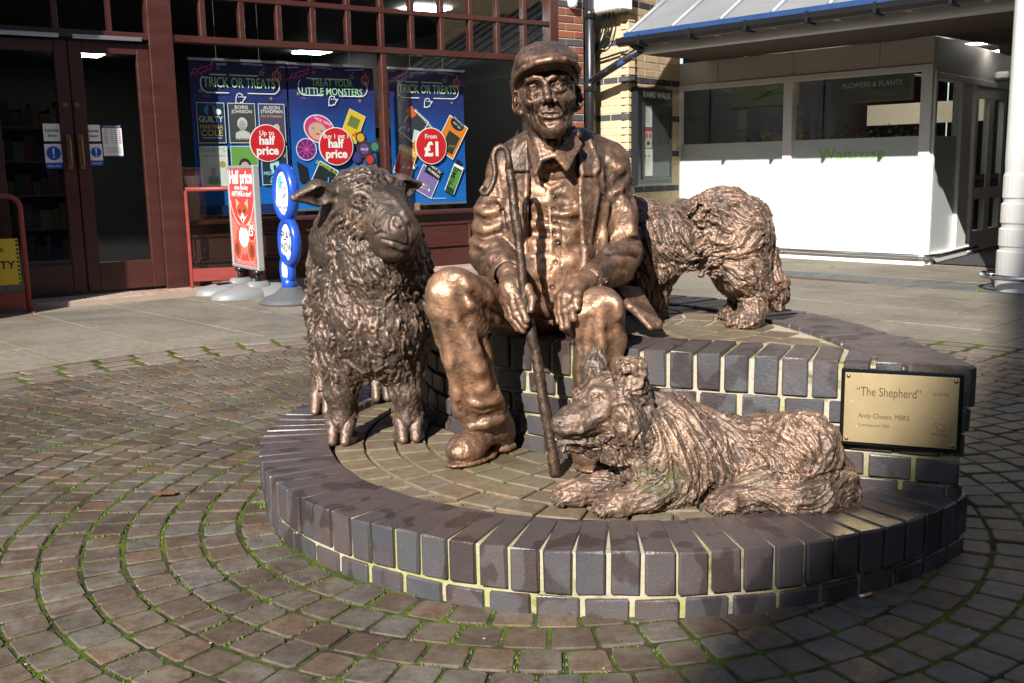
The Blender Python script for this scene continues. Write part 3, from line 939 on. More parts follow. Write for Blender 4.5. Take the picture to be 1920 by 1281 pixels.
# return side with glass and double doors
SD = np.array([.64, .77, 0]); SD /= np.linalg.norm(SD); SN = np.array([SD[1], -SD[0], 0])
SM = frame(RP0, SD, -SN, UPV)
rbox('side_plinth', .005, 1.2, .0, .1, -.04, .08, M_WHITE, M=SM)
rbox('side_glass_frosted', .055, .86, .1, 1.232, .02, .03, M_FROST, bev=0, M=SM)
rbox('side_glass', .055, .86, 1.232, 1.72, .02, .028, M_GLASS, bev=0, M=SM)
rbox('side_post', .86, 1.19, .1, 1.76, -.02, .08, M_WHITE, M=SM)
rbox('corner_post', .003, .055, .1, 1.835, -.025, .08, M_WHITE, M=SM)
rbox('side_head', .06, 2.9, 1.76, 1.82, -.03, .08, M_WHITE, M=SM)
rbox('side_fascia', .003, 3.4, 1.824, 2.14, -.012, .06, M_FASCIA, M=SM)
for a, b in ((1.35, 1.93), (1.935, 2.5)):
    d = rbox('glazed_door', a, a+.09, .02, 1.76, -.015, .045, M_WHITE, M=SM)
    m = MB(); m.box((b-.09, -.015, .02), (b, .045, 1.76)).box((a+.09, -.013, 1.64), (b-.09, .043, 1.76)).box((a+.09, -.013, .02), (b-.09, .043, .24)).box((a+.09, -.013, .58), (b-.09, .043, .70))
    S_(m, 'door_rails', M_WHITE, d, M=SM)
    rbox('door_glass', a+.09, b-.09, .70, 1.64, .01, .016, M_GLASS, d, bev=0, M=SM)
    rbox('door_glass', a+.09, b-.09, .24, .58, .01, .016, M_GLASS, d, bev=0, M=SM)
    rbox('door_notice', a+.09, b-.09, .70, .84, .002, .008, M_BLACK, d, bev=0, M=SM)
    pr = Print(); pr.text('Fire Exit Door', (a+b)/2, .785, .075, PM(.7, .7, .7), sx=.62).text('Keep clear', (a+b)/2, .725, .035, PM(.6, .6, .6), sx=.8)
    pr.build('door_lettering', up_frame(frame(RP0+SN*.004, SD, -SN, UPV)), d, food.location)
rbox('dark_wall', 2.5, 6.5, 0, 2.6, .0, .1, M_DARKIN, M=SM)
S_(MB().box((1.95, -.16, 1.845), (2.35, -.013, 1.93), bev=.02), 'door_sensor', M_WHITE, M=SM)
# steel bumper rail
rl = MB(); p0 = RP0+RN*.1; 
pth = [RP0+RX*-3.0+RN*.1+UPV*.088, RP0+RX*-.02+RN*.1+UPV*.088, RP0+RX*.05+RN*.07+UPV*.088, RP0+SD*.09+SN*.1+UPV*.088, RP0+SD*1.32+SN*.1+UPV*.088]
rl.tube(pth, .021, 12)
rail = S_(rl, 'bumper_rail', M_STEEL, smooth=True)
for s in (-2.7, -1.55, -.08):
    b_ = MB(); b_.tube([RP0+RX*s+RN*.098+UPV*.086, RP0+RX*s+RN*.04+UPV*.05], .01, 8); S_(b_, 'rail_bracket', M_STEEL)
# lettering
pr = Print(.0008); G1 = PM(.22, .5, .09)
pr.text('Waitrose', -.836, 1.03, .155, G1, bold=.006, width=.735)
pr.build('lettering', up_frame(RM(0, -.0185)), food, food.location)
# interior
M_STRIP = flat('strip_light', (1, .96, .88), .5, es=14.0)
shell = MB()
for q in (((-3.0, .1, .012), (3.0, .1, .012), (3.0, 7, .012), (-3.0, 7, .012)), ((-3.0, .1, 2.3), (-3, 7, 2.3), (3, 7, 2.3), (3, .1, 2.3)), ((-3, 7, -.02), (3, 7, -.02), (3, 7, 2.3), (-3, 7, 2.3)), ((-3.02, .1, 0), (-3.02, 7, 0), (-3.02, 7, 2.3), (-3.02, .1, 2.3))):
    shell.add(q, [(0, 1, 2, 3)])
S_(shell, 'store_interior', flat('store_dark', (.035, .034, .036), .8), M=R0)
for (s, d, ln) in ((-1.9, 3.2, 1.4), (-.6, 4.3, 1.3), (-.9, 2.6, .9), (-2.2, 1.4, 1.0), (-.4, 1.6, 1.0)):
    S_(MB().box((s-ln/2, d, 2.2), (s+ln/2, d+.05, 2.22)), 'strip_light', M_STRIP, M=R0)
S_(MB().box((-2.9, 4.2, 1.5), (-1.2, 4.25, 1.78)), 'lit_back_panel', flat('back_panel', (.5, .42, .3), .6, es=.22), M=R0)
# hanging signs inside
def hang_sign(s0, s1, z0, z1, d, name, label, mat, edge):
    o = empty(name, RP0+RX*(s0+s1)/2-RN*d+UPV*z0, 0, label, 'sign', 'signs hanging inside the supermarket window')
    def sb_(mb, nm, mt): mb.v = [tuple((R0 @ Vector(q))-o.location) for q in mb.v]; return mb.build(nm, mt, o)
    sb_(MB().box((s0, d, z0), (s1, d+.03, z1), bev=.003), 'sign_board', mat)
    sb_(MB().box((s0-.012, d-.004, z0-.02), (s1+.02, d+.034, z0)).box((s1, d-.004, z0), (s1+.02, d+.034, z1)), 'wooden_edge', edge)
    return o
M_EDGE = flat('pine_edge', (.3, .17, .08), .6)
sg = hang_sign(-1.347, -.47, 1.625, 1.9, .5, 'department_sign', 'grey green sign reading FLOWERS & PLANTS hanging inside the window', flat('sage_board', (.12, .145, .12), .5), M_EDGE)
pr = Print(); pr.text('FLOWERS & PLANTS', -.89, 1.765, .072, PM(.75, .75, .7), sx=.9, width=.66)
pr.build('lettering', up_frame(RM(0, -.498)), sg, sg.location)
sg = hang_sign(-2.62, -1.78, 1.64, 1.9, .5, 'picture_sign', 'pale sign with a green leaf picture hanging inside the window', flat('pale_board', (.32, .34, .30), .5), M_EDGE)
pr = Print(); pr.poly([(-2.42, 1.70), (-2.28, 1.73), (-2.12, 1.80), (-2.0, 1.815), (-2.15, 1.76), (-2.3, 1.715)], PM(.08, .25, .05)).line([(-2.3, 1.72), (-2.1, 1.76), (-1.9, 1.775)], .02, PM(.15, .32, .1)).poly([(-2.2, 1.83), (-2.05, 1.86), (-1.98, 1.84), (-2.1, 1.81)], PM(.45, .45, .4))
pr.build('leaf_print', up_frame(RM(0, -.498)), sg, sg.location)
# flower stand
fs = empty('flower_stand', RP0+RX*-1.0-RN*.7, math.atan2(RX[1], RX[0]), 'row of bunched flowers behind the supermarket glass above the frosting', 'flower stand')
m = MB(); m.box((-1.7, -.12, .9), (.75, .12, 1.1)); m.build('trough', M_SHELF, fs)
FC = [PM(.25, .03, .03), PM(.3, .2, .04), PM(.3, .1, .12), PM(.06, .16, .03), PM(.09, .2, .05), PM(.38, .34, .3)]
m = MB()
for i in range(420):
    x = rg.choice([rg.gauss(-1.25, .16), rg.gauss(-.25, .2), rg.gauss(.35, .22), rg.uniform(-1.65, .7)]); z = 1.1+abs(rg.gauss(.1, .07)); y = rg.uniform(-.1, .1)
    q = rg.uniform(.012, .03); a_ = rg.uniform(0, 6.28)
    m.add([(x+q*math.cos(a_), y, z+q*math.sin(a_)), (x+q*math.cos(a_+2.1), y-.015, z+q*math.sin(a_+2.1)), (x+q*math.cos(a_+4.2), y, z+q*math.sin(a_+4.2))], [(0, 1, 2)], rg.choices(range(6), (2, 1.2, 1, 3, 3, 1))[0])
m.build('flowers', FC, fs, kind='stuff')

# ---- canopy over the supermarket
can = empty('lead_canopy', RP0+RN*1.6+UPV*2.1, label='lead roofed canopy with blue edge strip and black gutter over the supermarket front', cat='canopy')
def C_(mb, name, mat, par=None, smooth=False):
    mb.v = [tuple((R0 @ Vector(q))-can.location) for q in mb.v]; return mb.build(name, mat, par or can, smooth)
def mat_lead():
    t = NT('lead_sheet'); wp = t.n('NewGeometry').outputs['Position']
    n1 = t.noise(2.4, 5, .65, wp, .5)
    t.set(col=t.mix(n1, (.15, .16, .175), (.25, .262, .275)), rough=.5, metal=.25); t.bump(t.noise(9, 3, .5, wp), .15, .01)
    return t.mat
M_LEAD = mat_lead()
OFF = 1.5; ZG = 2.31; ZW = 3.3; SL = -2.5
x = SL
k = 0
while x < 2.2:
    m = MB(); w_ = .56
    m.add([(x, -OFF, ZG), (x+w_, -OFF, ZG), (x+w_, .1, ZW), (x, .1, ZW), (x, -OFF, ZG-.03), (x+w_, -OFF, ZG-.03), (x+w_, .1, ZW-.03), (x, .1, ZW-.03)], [(0, 1, 2, 3), (7, 6, 5, 4), (0, 4, 5, 1), (1, 5, 6, 2), (3, 7, 4, 0), (2, 6, 7, 3)])
    C_(m, 'lead_sheet', M_LEAD)
    m = MB(); m.tube([np.array([x, -OFF+.02, ZG+.014]), np.array([x, .1, ZW+.014])], .028, 8); C_(m, 'lead_roll', M_LEAD, smooth=True)
    x += w_; k += 1
# hip end at the left: leaded cheek running back to the pier
m = MB(); m.add([(SL, -OFF, ZG-.01), (SL, .1, ZW-.01), (SL-.35, .1, ZW-.05), (SL, .1, ZG-.05)], [(0, 1, 2), (0, 2, 3)]); C_(m, 'lead_cheek', M_LEAD)
C_(MB().box((SL-.02, -OFF-.03, ZG-.05), (2.2, -OFF-.005, ZG+.014)), 'blue_strip', flat('blue_strip', (.012, .045, .14), .5, var=.4))
m = MB()
gp = [(-.075, .0), (-.07, -.045), (-.04, -.075), (0, -.08), (.03, -.065), (.04, 0)]
for i in range(len(gp)-1):
    (y0, z0), (y1, z1) = gp[i], gp[i+1]
    m.add([(SL-.05, -OFF-.045+y0, ZG-.045+z0), (2.2, -OFF-.045+y0, ZG-.045+z0), (2.2, -OFF-.045+y1, ZG-.045+z1), (SL-.05, -OFF-.045+y1, ZG-.045+z1)], [(0, 1, 2, 3)])
m.add([(SL-.05, -OFF-.045+y, ZG-.045+z) for y, z in gp], [tuple(range(6))])
C_(m, 'gutter', M_BLACK)
for i in range(7):
    x = SL+.25+i*.62
    C_(MB().box((x-.014, -OFF-.128, ZG-.14), (x+.014, -OFF+.02, ZG-.126)).box((x-.014, -OFF-.128, ZG-.14), (x+.014, -OFF-.12, ZG-.035)), 'gutter_bracket', M_BLACK)
    C_(MB().box((x+.2, -OFF-.03, ZG-.125), (x+.25, -OFF+.115, ZG-.085)), 'rafter_foot', M_FASCIA)
C_(MB().box((SL+.05, -OFF+.06, 2.115), (2.2, -OFF+.20, 2.26), bev=.01), 'beam', M_FASCIA)
def mat_net():
    t = NT('bird_netting'); wp = t.coord('Object')
    mp = t.n('Mapping'); t.l(wp, mp.inputs[0]); mp.inputs['Rotation'].default_value = (0, 0, .78)
    br = t.n('TexBrick'); br.inputs['Scale'].default_value = 34; br.inputs['Mortar Size'].default_value = .03
    t.l(mp.outputs[0], br.inputs[0])
    br.inputs['Color1'].default_value = (.035, .022, .015, 1); br.inputs['Color2'].default_value = (.05, .03, .02, 1); br.inputs['Mortar'].default_value = (.11, .075, .05, 1)
    t.set(col=br.outputs[0], rough=.9); return t.mat
M_NET = mat_net()
C_(MB().box((SL-.1, -OFF+.20, 2.142), (2.2, -.015, 2.155)), 'soffit', M_NET)
C_(MB().box((.02, .0, 2.142), (4.5, 4.0, 2.155)), 'soffit', M_NET)
# upper wall above canopy
wl = MB(); wl.box((-3.1, .1, 2.25), (4.0, .3, 5.0)); 
o = empty('upper_wall', RP0+UPV*2.3, label='buff brick upper wall above the lead canopy', cat='wall')
wl.v = [tuple((R0 @ Vector(q))-o.location) for q in wl.v]; wl.build('wall', M_CREAM, o)

# downpipe
dp = empty('downpipe', LP0+LD*2.0+LN*.05, label='black drainpipe in the corner with a blue-flecked branch from the canopy gutter', cat='drainpipe')
def D_(mb, nm, mat=M_BLACK, sm=True): mb.v = [tuple(np.array(q)-np.array(dp.location)) for q in mb.v]; return mb.build(nm, mat, dp, sm)
px = LP0+LD*1.955+LN*.06
D_(MB().tube([px+UPV*0, px+UPV*3.4], .05, 14), 'pipe')
for z in (1.2, 1.85, 2.6): D_(MB().tube([px+UPV*(z-.05), px+UPV*(z+.05)], .061, 14), 'pipe_collar')
def mat_flaked():
    t = NT('flaking_pipe'); wp = t.coord()
    t.set(col=t.mix(t.ramp(t.noise(14, 4, .6, wp), [(.56, 0.0), (.6, 1.0)]), (.012, .012, .014), (.025, .07, .22)), rough=.4); return t.mat
ge = RP0+RX*(SL+.08)+RN*(OFF+.045)+UPV*(ZG-.08)
el_ = at(1199, 97, ge[1]); jn = px+UPV*1.9
D_(MB().tube([ge, el_+UPV*.03, el_], .042, 14), 'outlet')
D_(MB().tube([el_+UPV*.01, jn], .042, 14), 'branch', mat_flaked())

# pillar at the right
pil = empty('white_pillar', (3.97, 7.84, 0), label='white painted round pillar with grooves at the right edge', cat='pillar')
prof = [(.222, -.02), (.222, .30), (.205, .31), (.205, .335), (.215, .345), (.215, .47), (.2, .48), (.2, .51), (.21, .52), (.21, .66), (.196, .67), (.196, .70), (.205, .71), (.205, .87), (.196, .9), (.2, 1.0), (.2, 2.3)]
MB().lathe(prof, 32).build('shaft', M_WHITE, pil, False)
m = MB(); m.tube([np.array([.315*math.cos(a), .315*math.sin(a), .115]) for a in np.linspace(0, 2*math.pi, 33)], .021, 10, caps=False); 
hp = m.build('bumper_ring', M_STEEL, pil, True)
for a in (2.6, 4.2, 5.6): MB().tube([np.array([.315*math.cos(a), .315*math.sin(a), .115]), np.array([.2*math.cos(a), .2*math.sin(a), .115])], .011, 8).build('ring_bracket', M_STEEL, pil, True)

# ---- buildings behind the viewer: they throw the shade at the right and stand in the glass
M_OB = flat('dull_brick', (.11, .06, .042), .9, var=.25, scale=2)
M_OG = flat('dark_pane', (.03, .035, .04), .15)
for nm, x0, x1, y0, y1, h, lab in (('office_building', -7.3, 16, -26, -15.0, 9, 'tall brown brick office building behind the viewer'), ('terrace_building', -34, -10.6, -26, -16, 7.0, 'lower brown brick terrace behind the viewer to the left'), ('shop_building', 15, 24, -12, 14, 8, 'brown brick shop building off to the right'), ('arcade_building', -22, -13, -13, 10, 4.6, 'low brown brick arcade off to the left')):
    o = empty(nm, ((x0+x1)/2, (y0+y1)/2, 0), label=lab, cat='building')
    m = MB(); m.box((x0, y0, -.05), (x1, y1, h)); m.v = [(a-o.location[0], b-o.location[1], c) for a, b, c in m.v]; m.build('wall', M_OB, o)
    if nm == 'office_building':        # added unseen roof, left end shaped to set the edge of the shade
        m = MB(); m.prism([(-7.25, 8.9), (-6.5, 12.0), (-6.05, 12.7), (-5.65, 14.3), (-5.3, 17.6), (x1, 17.6), (x1, 8.9)], 0, 10.5, M=Matrix(((1, 0, 0, 0), (0, 0, -1, y1), (0, 1, 0, 0), (0, 0, 0, 1))))
        m.v = [(a-o.location[0], b-o.location[1], c) for a, b, c in m.v]; m.build('shade_roof', flat('shade_roof_slate', (.06, .062, .07), .7, var=.3, scale=3), o)
    m = MB()
    if x1-x0 > y1-y0:
        n = int((x1-x0)/2.2)
        for fl_ in range(int(h/3)):
            for i in range(n): m.box((x0+.5+i*2.2, y1-.02, fl_*3+.9), (x0+1.7+i*2.2, y1+.03, fl_*3+2.4))
    else:
        xs = (x0-.03, x0+.02) if x0 > 0 else (x1-.02, x1+.03)
        n = int((y1-y0)/2.2)
        for fl_ in range(int(h/3)):
            for i in range(n): m.box((xs[0], y0+.5+i*2.2, fl_*3+.9), (xs[1], y0+1.7+i*2.2, fl_*3+2.4))
    m.v = [(a-o.location[0], b-o.location[1], c) for a, b, c in m.v]; m.build('windows', M_OG, o)
# ------------------------------------------------------------------ signs, posters and small things
WHT, INK, NAVY, REDP = PM(.72, .72, .7), PM(.012, .012, .015), PM(.008, .022, .11), PM(.5, .012, .02)
MINT, PINK, ORNG, YEL = PM(.36, .60, .36), PM(.5, .06, .3), PM(.62, .2, .07), PM(.6, .42, .04)
def mat_banner(w, h):
    t = NT('banner_print')
    g = t.coord('Generated'); sp = t.n('SeparateXYZ'); t.l(g, sp.inputs[0])
    c = t.ramp(sp.outputs[2], [(0, (.008, .14, .5)), (.45, (.008, .08, .33)), (.72, (.016, .03, .15)), (1, (.03, .02, .085))])
    br = t.n('TexBrick'); t.l(t.coord(), br.inputs[0])
    mp = t.n('Mapping'); t.l(t.coord(), mp.inputs[0]); mp.inputs['Rotation'].default_value = (1.5708, 0, 0); t.l(mp.outputs[0], br.inputs[0])
    br.inputs['Scale'].default_value = 4.2; br.inputs['Mortar Size'].default_value = .012
    br.inputs['Color1'].default_value = (1, 1, 1, 1); br.inputs['Color2'].default_value = (.86, .86, .86, 1); br.inputs['Mortar'].default_value = (.72, .72, .72, 1)
    t.set(col=t.mix(.6, c, br.outputs[0], 'MULTIPLY'), rough=.5, spec=.3)
    return t.mat
M_BANNER = mat_banner(1, 1)
def round_rect(x, y, w, h, r, n=5):
    o = []
    for cx, cy, a in ((x+w-r, y+r, -90), (x+w-r, y+h-r, 0), (x+r, y+h-r, 90), (x+r, y+r, 180)):
        for i in range(n+1): o.append((cx+r*math.cos(math.radians(a+90*i/n)), cy+r*math.sin(math.radians(a+90*i/n))))
    return o
def ghost(p, x, y, s, m):
    pts = [(-.5, -.6), (-.45, .1), (-.3, .5), (0, .62), (.3, .5), (.42, .15), (.75, .2), (.6, -.05), (.45, -.15), (.3, -.5), (.1, -.42), (-.1, -.62), (-.3, -.5)]
    p.line([(x+a*s, y+b*s) for a, b in pts], s*.1, m, True)
    for a in (-.1, .16): p.disc(x+a*s, y+.22*s, s*.06, m, s*.1, 8)
def bat(p, x, y, s, m):
    pts = [(-1, -.35), (-.75, .1), (-.3, .12), (-.1, .3), (0, .22), (.12, .4), (.3, .3), (.75, .55), (1, .95), (.72, .1), (.45, .2), (.3, -.08), (.1, .02), (-.1, -.25), (-.4, -.05), (-.6, -.35), (-.75, -.2)]
    p.line([(x+a*s, y+b*s) for a, b in pts], s*.08, m, True)
def pumpkin(p, x, y, s, m):
    p.arc(x, y, s*.55, 0, 6.283, s*.1, m, 18, s*.6); p.arc(x, y, s*.28, 0, 6.283, s*.07, m, 14, s*.58)
    p.line([(x, y+.55*s), (x+.05*s, y+.85*s), (x+.2*s, y+.95*s)], s*.12, m); p.arc(x, y+.05*s, s*.33, 3.6, 5.9, s*.09, m, 8)
    for a in (-.2, .2): p.poly([(x+a*s-.09*s, y+.12*s), (x+a*s+.09*s, y+.12*s), (x+a*s, y+.3*s)], m)
def star(p, x, y, r, m):
    p.line([(x+(r if i % 2 == 0 else r*.42)*math.cos(1.57+i*.6283), y+(r if i % 2 == 0 else r*.42)*math.sin(1.57+i*.6283)) for i in range(10)], r*.16, m, True)
def face(p, x, y, s, skin, hair, top):
    """a plain little portrait: shoulders, head, hair"""
    p.poly([(x-.55*s, y-.9*s), (x-.5*s, y-.45*s), (x-.2*s, y-.3*s), (x+.2*s, y-.3*s), (x+.5*s, y-.45*s), (x+.55*s, y-.9*s)], top)
    p.disc(x, y+.18*s, .36*s, hair, .42*s, 16); p.disc(x, y+.05*s, .27*s, skin, .36*s, 16)
    for a in (-.1, .1): p.disc(x+a*s, y+.1*s, .035*s, INK, .025*s, 6)
    p.line([(x-.08*s, y-.13*s), (x+.08*s, y-.13*s)], .03*s, INK)
BAN = []
def banner(s0, s1, z0, z1, label, off=.25):
    w, h = s1-s0, z1-z0
    o = empty('hanging_banner', LP0+LD*s0-LN*off+UPV*z0, math.atan2(LD[1], LD[0]), label, 'poster', 'posters hanging in the shop window')
    m = MB()
    n = 8
    v = [(w*i/n, .006*math.sin(i*1.1+s0*3), z) for z in (0, h) for i in range(n+1)]; m.add(v, [(i, i+1, n+2+i, n+1+i) for i in range(n)])
    v = [(x, y+.003, z) for x, y, z in v]; m.add(v, [(n+1+i, n+2+i, i+1, i) for i in range(n)])
    m.build('sheet', M_BANNER, o)
    MB().box((-.01, -.014, h-.012), (w+.01, .014, h+.012), bev=.004).build('top_rail', M_ALU, o)
    MB().box((0, -.008, -.01), (w, .008, .008), bev=.003).build('bottom_rail', M_ALU, o)
    for q in (.28, .72): MB().tube([np.array([w*q, 0, h+.01]), np.array([w*q, 0, 2.74-z0])], .0018, 5).build('cord', M_ALU, o)
    p = Print(.0006); p.z = .009
    bat(p, w*.13, h*.925, w*.115, PINK); pumpkin(p, w*.895, h*.905, w*.085, ORNG)
    star(p, w*.29, h*.945, .016, YEL); star(p, w*.735, h*.925, .025, YEL); p.disc(w*.76, h*.955, .008, PM(.1, .35, .5)); star(p, w*.1, h*.80, .017, YEL); star(p, w*.82, h*.76, .014, YEL)
    for q in ((.13, .765), (.97, .885)): p.line(round_rect(w*q[0], h*q[1], w*.055, h*.008, h*.004), .004, PM(.25, .08, .3), True)
    return o, p, w, h
def title(p, w, h, lines):
    x0, x1, yt, yb = w*.07, w*.94, h*.905, h*.79
    p.line([(x0+.12, yt), (x0+.26, yt)], .009, WHT); p.line([(x0+.3, yt), (x0+.62*w, yt)], .009, WHT)
    p.arc(x0+.09, (yt+yb)/2, .06, 2.3, 4.71, .008, WHT, 8, (yt-yb)/2); p.line([(x0+.09, yb), (w*.38, yb)], .008, WHT); p.line([(w*.58, yb), (x1-.09, yb)], .008, WHT); p.arc(x1-.09, (yt+yb)/2, .07, -1.57, .9, .008, WHT, 8, (yt-yb)/2)
    for t_, y, sz, wd in lines: p.text(t_, w*.5, h*y, sz, MINT, bold=.006, width=wd)
    ghost(p, w*.49, h*.755, .075, WHT)
B = PM(.03, .03, .035)
o, p, w, h = banner(-2.285, -1.39, .64, 1.99, 'dark blue hanging poster TRICK OR TREATS with six book covers, leftmost of three')
title(p, w, h, [('T', .82, .15, None)][:0]+[('TRICK OR TREATS', .825, .125, .66)])
bw, bh = w*.27, h*.252
def book(x, y, bg): p.up(); p.rect(x-.006, y-.006, bw+.012, bh+.012, PM(.55, .55, .5)); p.rect(x, y, bw, bh, bg)
cols = [w*.05, w*.365, w*.68]; r1, r2 = h*.47, h*.19
book(cols[0], r1, PM(.012, .03, .07)); x = cols[0]+bw/2; p.disc(x, r1+bh*.82, .06, PM(.05, .2, .4), .05); p.poly([(x-.03, r1+bh*.62), (x-.015, r1+bh*.95), (x+.015, r1+bh*.95), (x+.03, r1+bh*.62)], PM(.02, .02, .03))
p.text('GUILTY', x, r1+bh*.52, .075, WHT, width=bw*.88).text('MARTINA', x, r1+bh*.35, .05, YEL, width=bw*.85).text('COLE', x, r1+bh*.17, .075, YEL, bold=.004, width=bw*.8).text('AND JACQUI ROSE', x, r1+bh*.1, .02, WHT); p.disc(x+.07, r1+bh*.78, .026, WHT)
book(cols[1], r1, PM(.05, .05, .055)); x = cols[1]+bw/2
face(p, x, r1+bh*.42, .13, PM(.32, .32, .31), PM(.5, .5, .48), PM(.45, .45, .44)); p.text('BORIS', x, r1+bh*.87, .042, WHT, width=bw*.5).text('JOHNSON', x, r1+bh*.76, .042, WHT, width=bw*.78).text('UNLEASHED', x, r1+bh*.06, .03, INK, width=bw*.8)
book(cols[2], r1, PM(.07, .05, .11)); x = cols[2]+bw/2; face(p, x+.04, r1+bh*.34, .085, PM(.5, .33, .25), PM(.5, .42, .25), PM(.12, .25, .15))
p.text('ALISON', x, r1+bh*.87, .042, WHT, width=bw*.65).text('STEADMAN', x, r1+bh*.77, .042, WHT, width=bw*.86).text('Out of Character', x, r1+bh*.66, .034, YEL, width=bw*.85)
book(cols[0], r2, PM(.55, .55, .5)); x = cols[0]+bw/2; face(p, x-.01, r2+bh*.36, .1, PM(.5, .33, .25), PM(.55, .52, .45), PM(.15, .35, .42)); p.disc(x-.01, r2+bh*.1, .06, PM(.3, .25, .08), .022)
p.text("MARY'S", x, r2+bh*.86, .055, PM(.1, .28, .3), width=bw*.88).text('Foolproof Dinners', x, r2+bh*.75, .033, PM(.15, .2, .2), width=bw*.85); p.disc(x+.075, r2+bh*.55, .03, PM(.3, .25, .1))
book(cols[1], r2, PM(.12, .28, .06)); x = cols[1]+bw/2; face(p, x, r2+bh*.42, .16, PM(.5, .32, .24), PM(.03, .02, .02), PM(.3, .05, .05))
book(cols[2], r2, PM(.008, .03, .06)); x = cols[2]+bw/2; p.text('IAN', x, r2+bh*.85, .055, WHT).text('RANKIN', x, r2+bh*.71, .058, PM(.5, .42, .3), width=bw*.9); p.disc(x, r2+bh*.5, .045, PM(.35, .6, .65), .07); p.rect(x-.012, r2+bh*.36, .024, .05, INK)
p.text('MIDNIGHT', x, r2+bh*.25, .045, PM(.4, .65, .7), width=bw*.9).text('AND', x, r2+bh*.14, .04, PM(.4, .65, .7)).text('BLUE', x, r2+bh*.03, .045, PM(.4, .65, .7))
p.rect(0, 0, w, h*.06, NAVY)
p.build('artwork', frame((0, 0, 0), (1, 0, 0), (0, 0, 1), (0, -1, 0)), o); BAN.append(o)

o, p, w, h = banner(-1.372, -.50, .65, 1.985, 'dark blue hanging poster TREAT YOUR LITTLE MONSTERS with toys, middle of three')
title(p, w, h, [('TREAT YOUR', .855, .09, .42), ('LITTLE MONSTERS', .795, .095, .62)])
p.up(); p.disc(w*.32, h*.56, .16, PM(.6, .6, .6), .13, rot=-.35); p.disc(w*.32, h*.56, .148, PM(.5, .03, .16), .12, rot=-.35); p.disc(w*.30, h*.545, .095, PM(.55, .3, .22), .08, rot=-.35); p.text('FACE GEMS', w*.36, h*.605, .035, WHT, rot=-.4)
for a in (-.045, .04): p.disc(w*.3+a, h*.555-a*.3, .016, PM(.1, .25, .5), .012)
p.disc(w*.3, h*.525, .02, PM(.4, .05, .08), .009)
def tilted(cx, cy, ww, hh, rot, m, edge=WHT):
    p.up(); p.rect(cx-ww/2-.008, cy-hh/2-.008, ww+.016, hh+.016, edge, rot); p.rect(cx-ww/2, cy-hh/2, ww, hh, m, rot)
tilted(w*.72, h*.58, .17, .27, -.42, PM(.62, .4, .02), PM(.55, .5, .3)); p.rect(w*.735-.055, h*.60-.04, .11, .1, PM(.12, .16, .05), -.42)
for a, b in ((-.05, -.09), (-.02, -.07), (.03, -.05), (.055, -.03)): p.disc(w*.69+a, h*.545+b*.7, .013, PM(.5, .06, .02))
p.up(); p.disc(w*.16, h*.42, .105, PM(.55, .5, .6)); p.disc(w*.16, h*.42, .095, PM(.12, .02, .14))
for i in range(9): p.line([(w*.16, h*.42), (w*.16+.085*math.cos(i*.7), h*.42+.085*math.sin(i*.7))], .006, PM(.6, .08, .3))
p.poly([(w*.04, h*.34), (w*.15, h*.30), (w*.17, h*.2), (w*.07, h*.19)], INK)
p.up(); p.disc(w*.85, h*.42, .085, PM(.04, .03, .05))
for a, c_ in ((1.9, PM(.6, .3, .02)), (.2, PM(.05, .2, .1)), (3.9, PM(.05, .03, .25)), (5.2, PM(.5, .03, .02))): p.disc(w*.85+.115*math.cos(a), h*.42+.115*math.sin(a), .055, PM(.04, .03, .05)); p.disc(w*.85+.115*math.cos(a), h*.42+.115*math.sin(a), .04, c_)
p.disc(w*.85, h*.42, .05, PM(.12, .05, .2)); p.text('MAZE', w*.85, h*.41, .03, WHT)
tilted(w*.33, h*.2, .2, .3, -.5, PM(.015, .02, .025)); p.text('SKIPPING ROPE', w*.40, h*.275, .042, PM(.4, .6, .05), bold=.006, rot=-.5).text('LIGHT UP', w*.45, h*.315, .03, WHT, rot=-.5); p.arc(w*.25, h*.125, .05, 0, 6.28, .01, PM(.05, .45, .6), 16); p.line([(w*.4, h*.22), (w*.37, h*.12), (w*.47, h*.1), (w*.44, h*.2)], .01, PM(.05, .45, .6))
for i in range(13):
    a = 2.9-i*.23; p.line([(w*.78+.06*math.cos(a), h*.12+.06*math.sin(a)), (w*.78+.2*math.cos(a), h*.12+.2*math.sin(a))], .018, [PM(.6, .5, .2), PM(.6, .5, .5), PM(.5, .06, .1)][min(2, i//5)])
p.build('artwork', frame((0, 0, 0), (1, 0, 0), (0, 0, 1), (0, -1, 0)), o); BAN.append(o)

o, p, w, h = banner(-.33, .535, .66, 1.985, 'dark blue hanging poster TRICK OR TREATS with sweets and stickers, rightmost of three')
title(p, w, h, [('TRICK OR TREATS', .825, .12, .66)])
tilted(w*.3, h*.58, .22, .26, -.62, PM(.03, .03, .04)); p.poly([(w*.2, h*.70), (w*.28, h*.735), (w*.34, h*.665), (w*.27, h*.64)], PM(.55, .1, .03)); p.text('FOAM STICKERS', w*.42, h*.63, .036, WHT, bold=.008, rot=-.75)
p.disc(w*.2, h*.575, .06, PM(.09, .06, .22), .045, rot=-.4); p.disc(w*.17, h*.575, .015, PM(.3, .3, .5)); p.disc(w*.23, h*.555, .015, PM(.3, .3, .5)); p.poly([(w*.3, h*.56), (w*.44, h*.53), (w*.4, h*.44), (w*.27, h*.47)], PM(.5, .52, .55)); p.disc(w*.33, h*.44, .05, PM(.55, .16, .02)); p.poly([(w*.05, h*.52), (w*.2, h*.5), (w*.22, h*.46), (w*.1, h*.475)], INK)
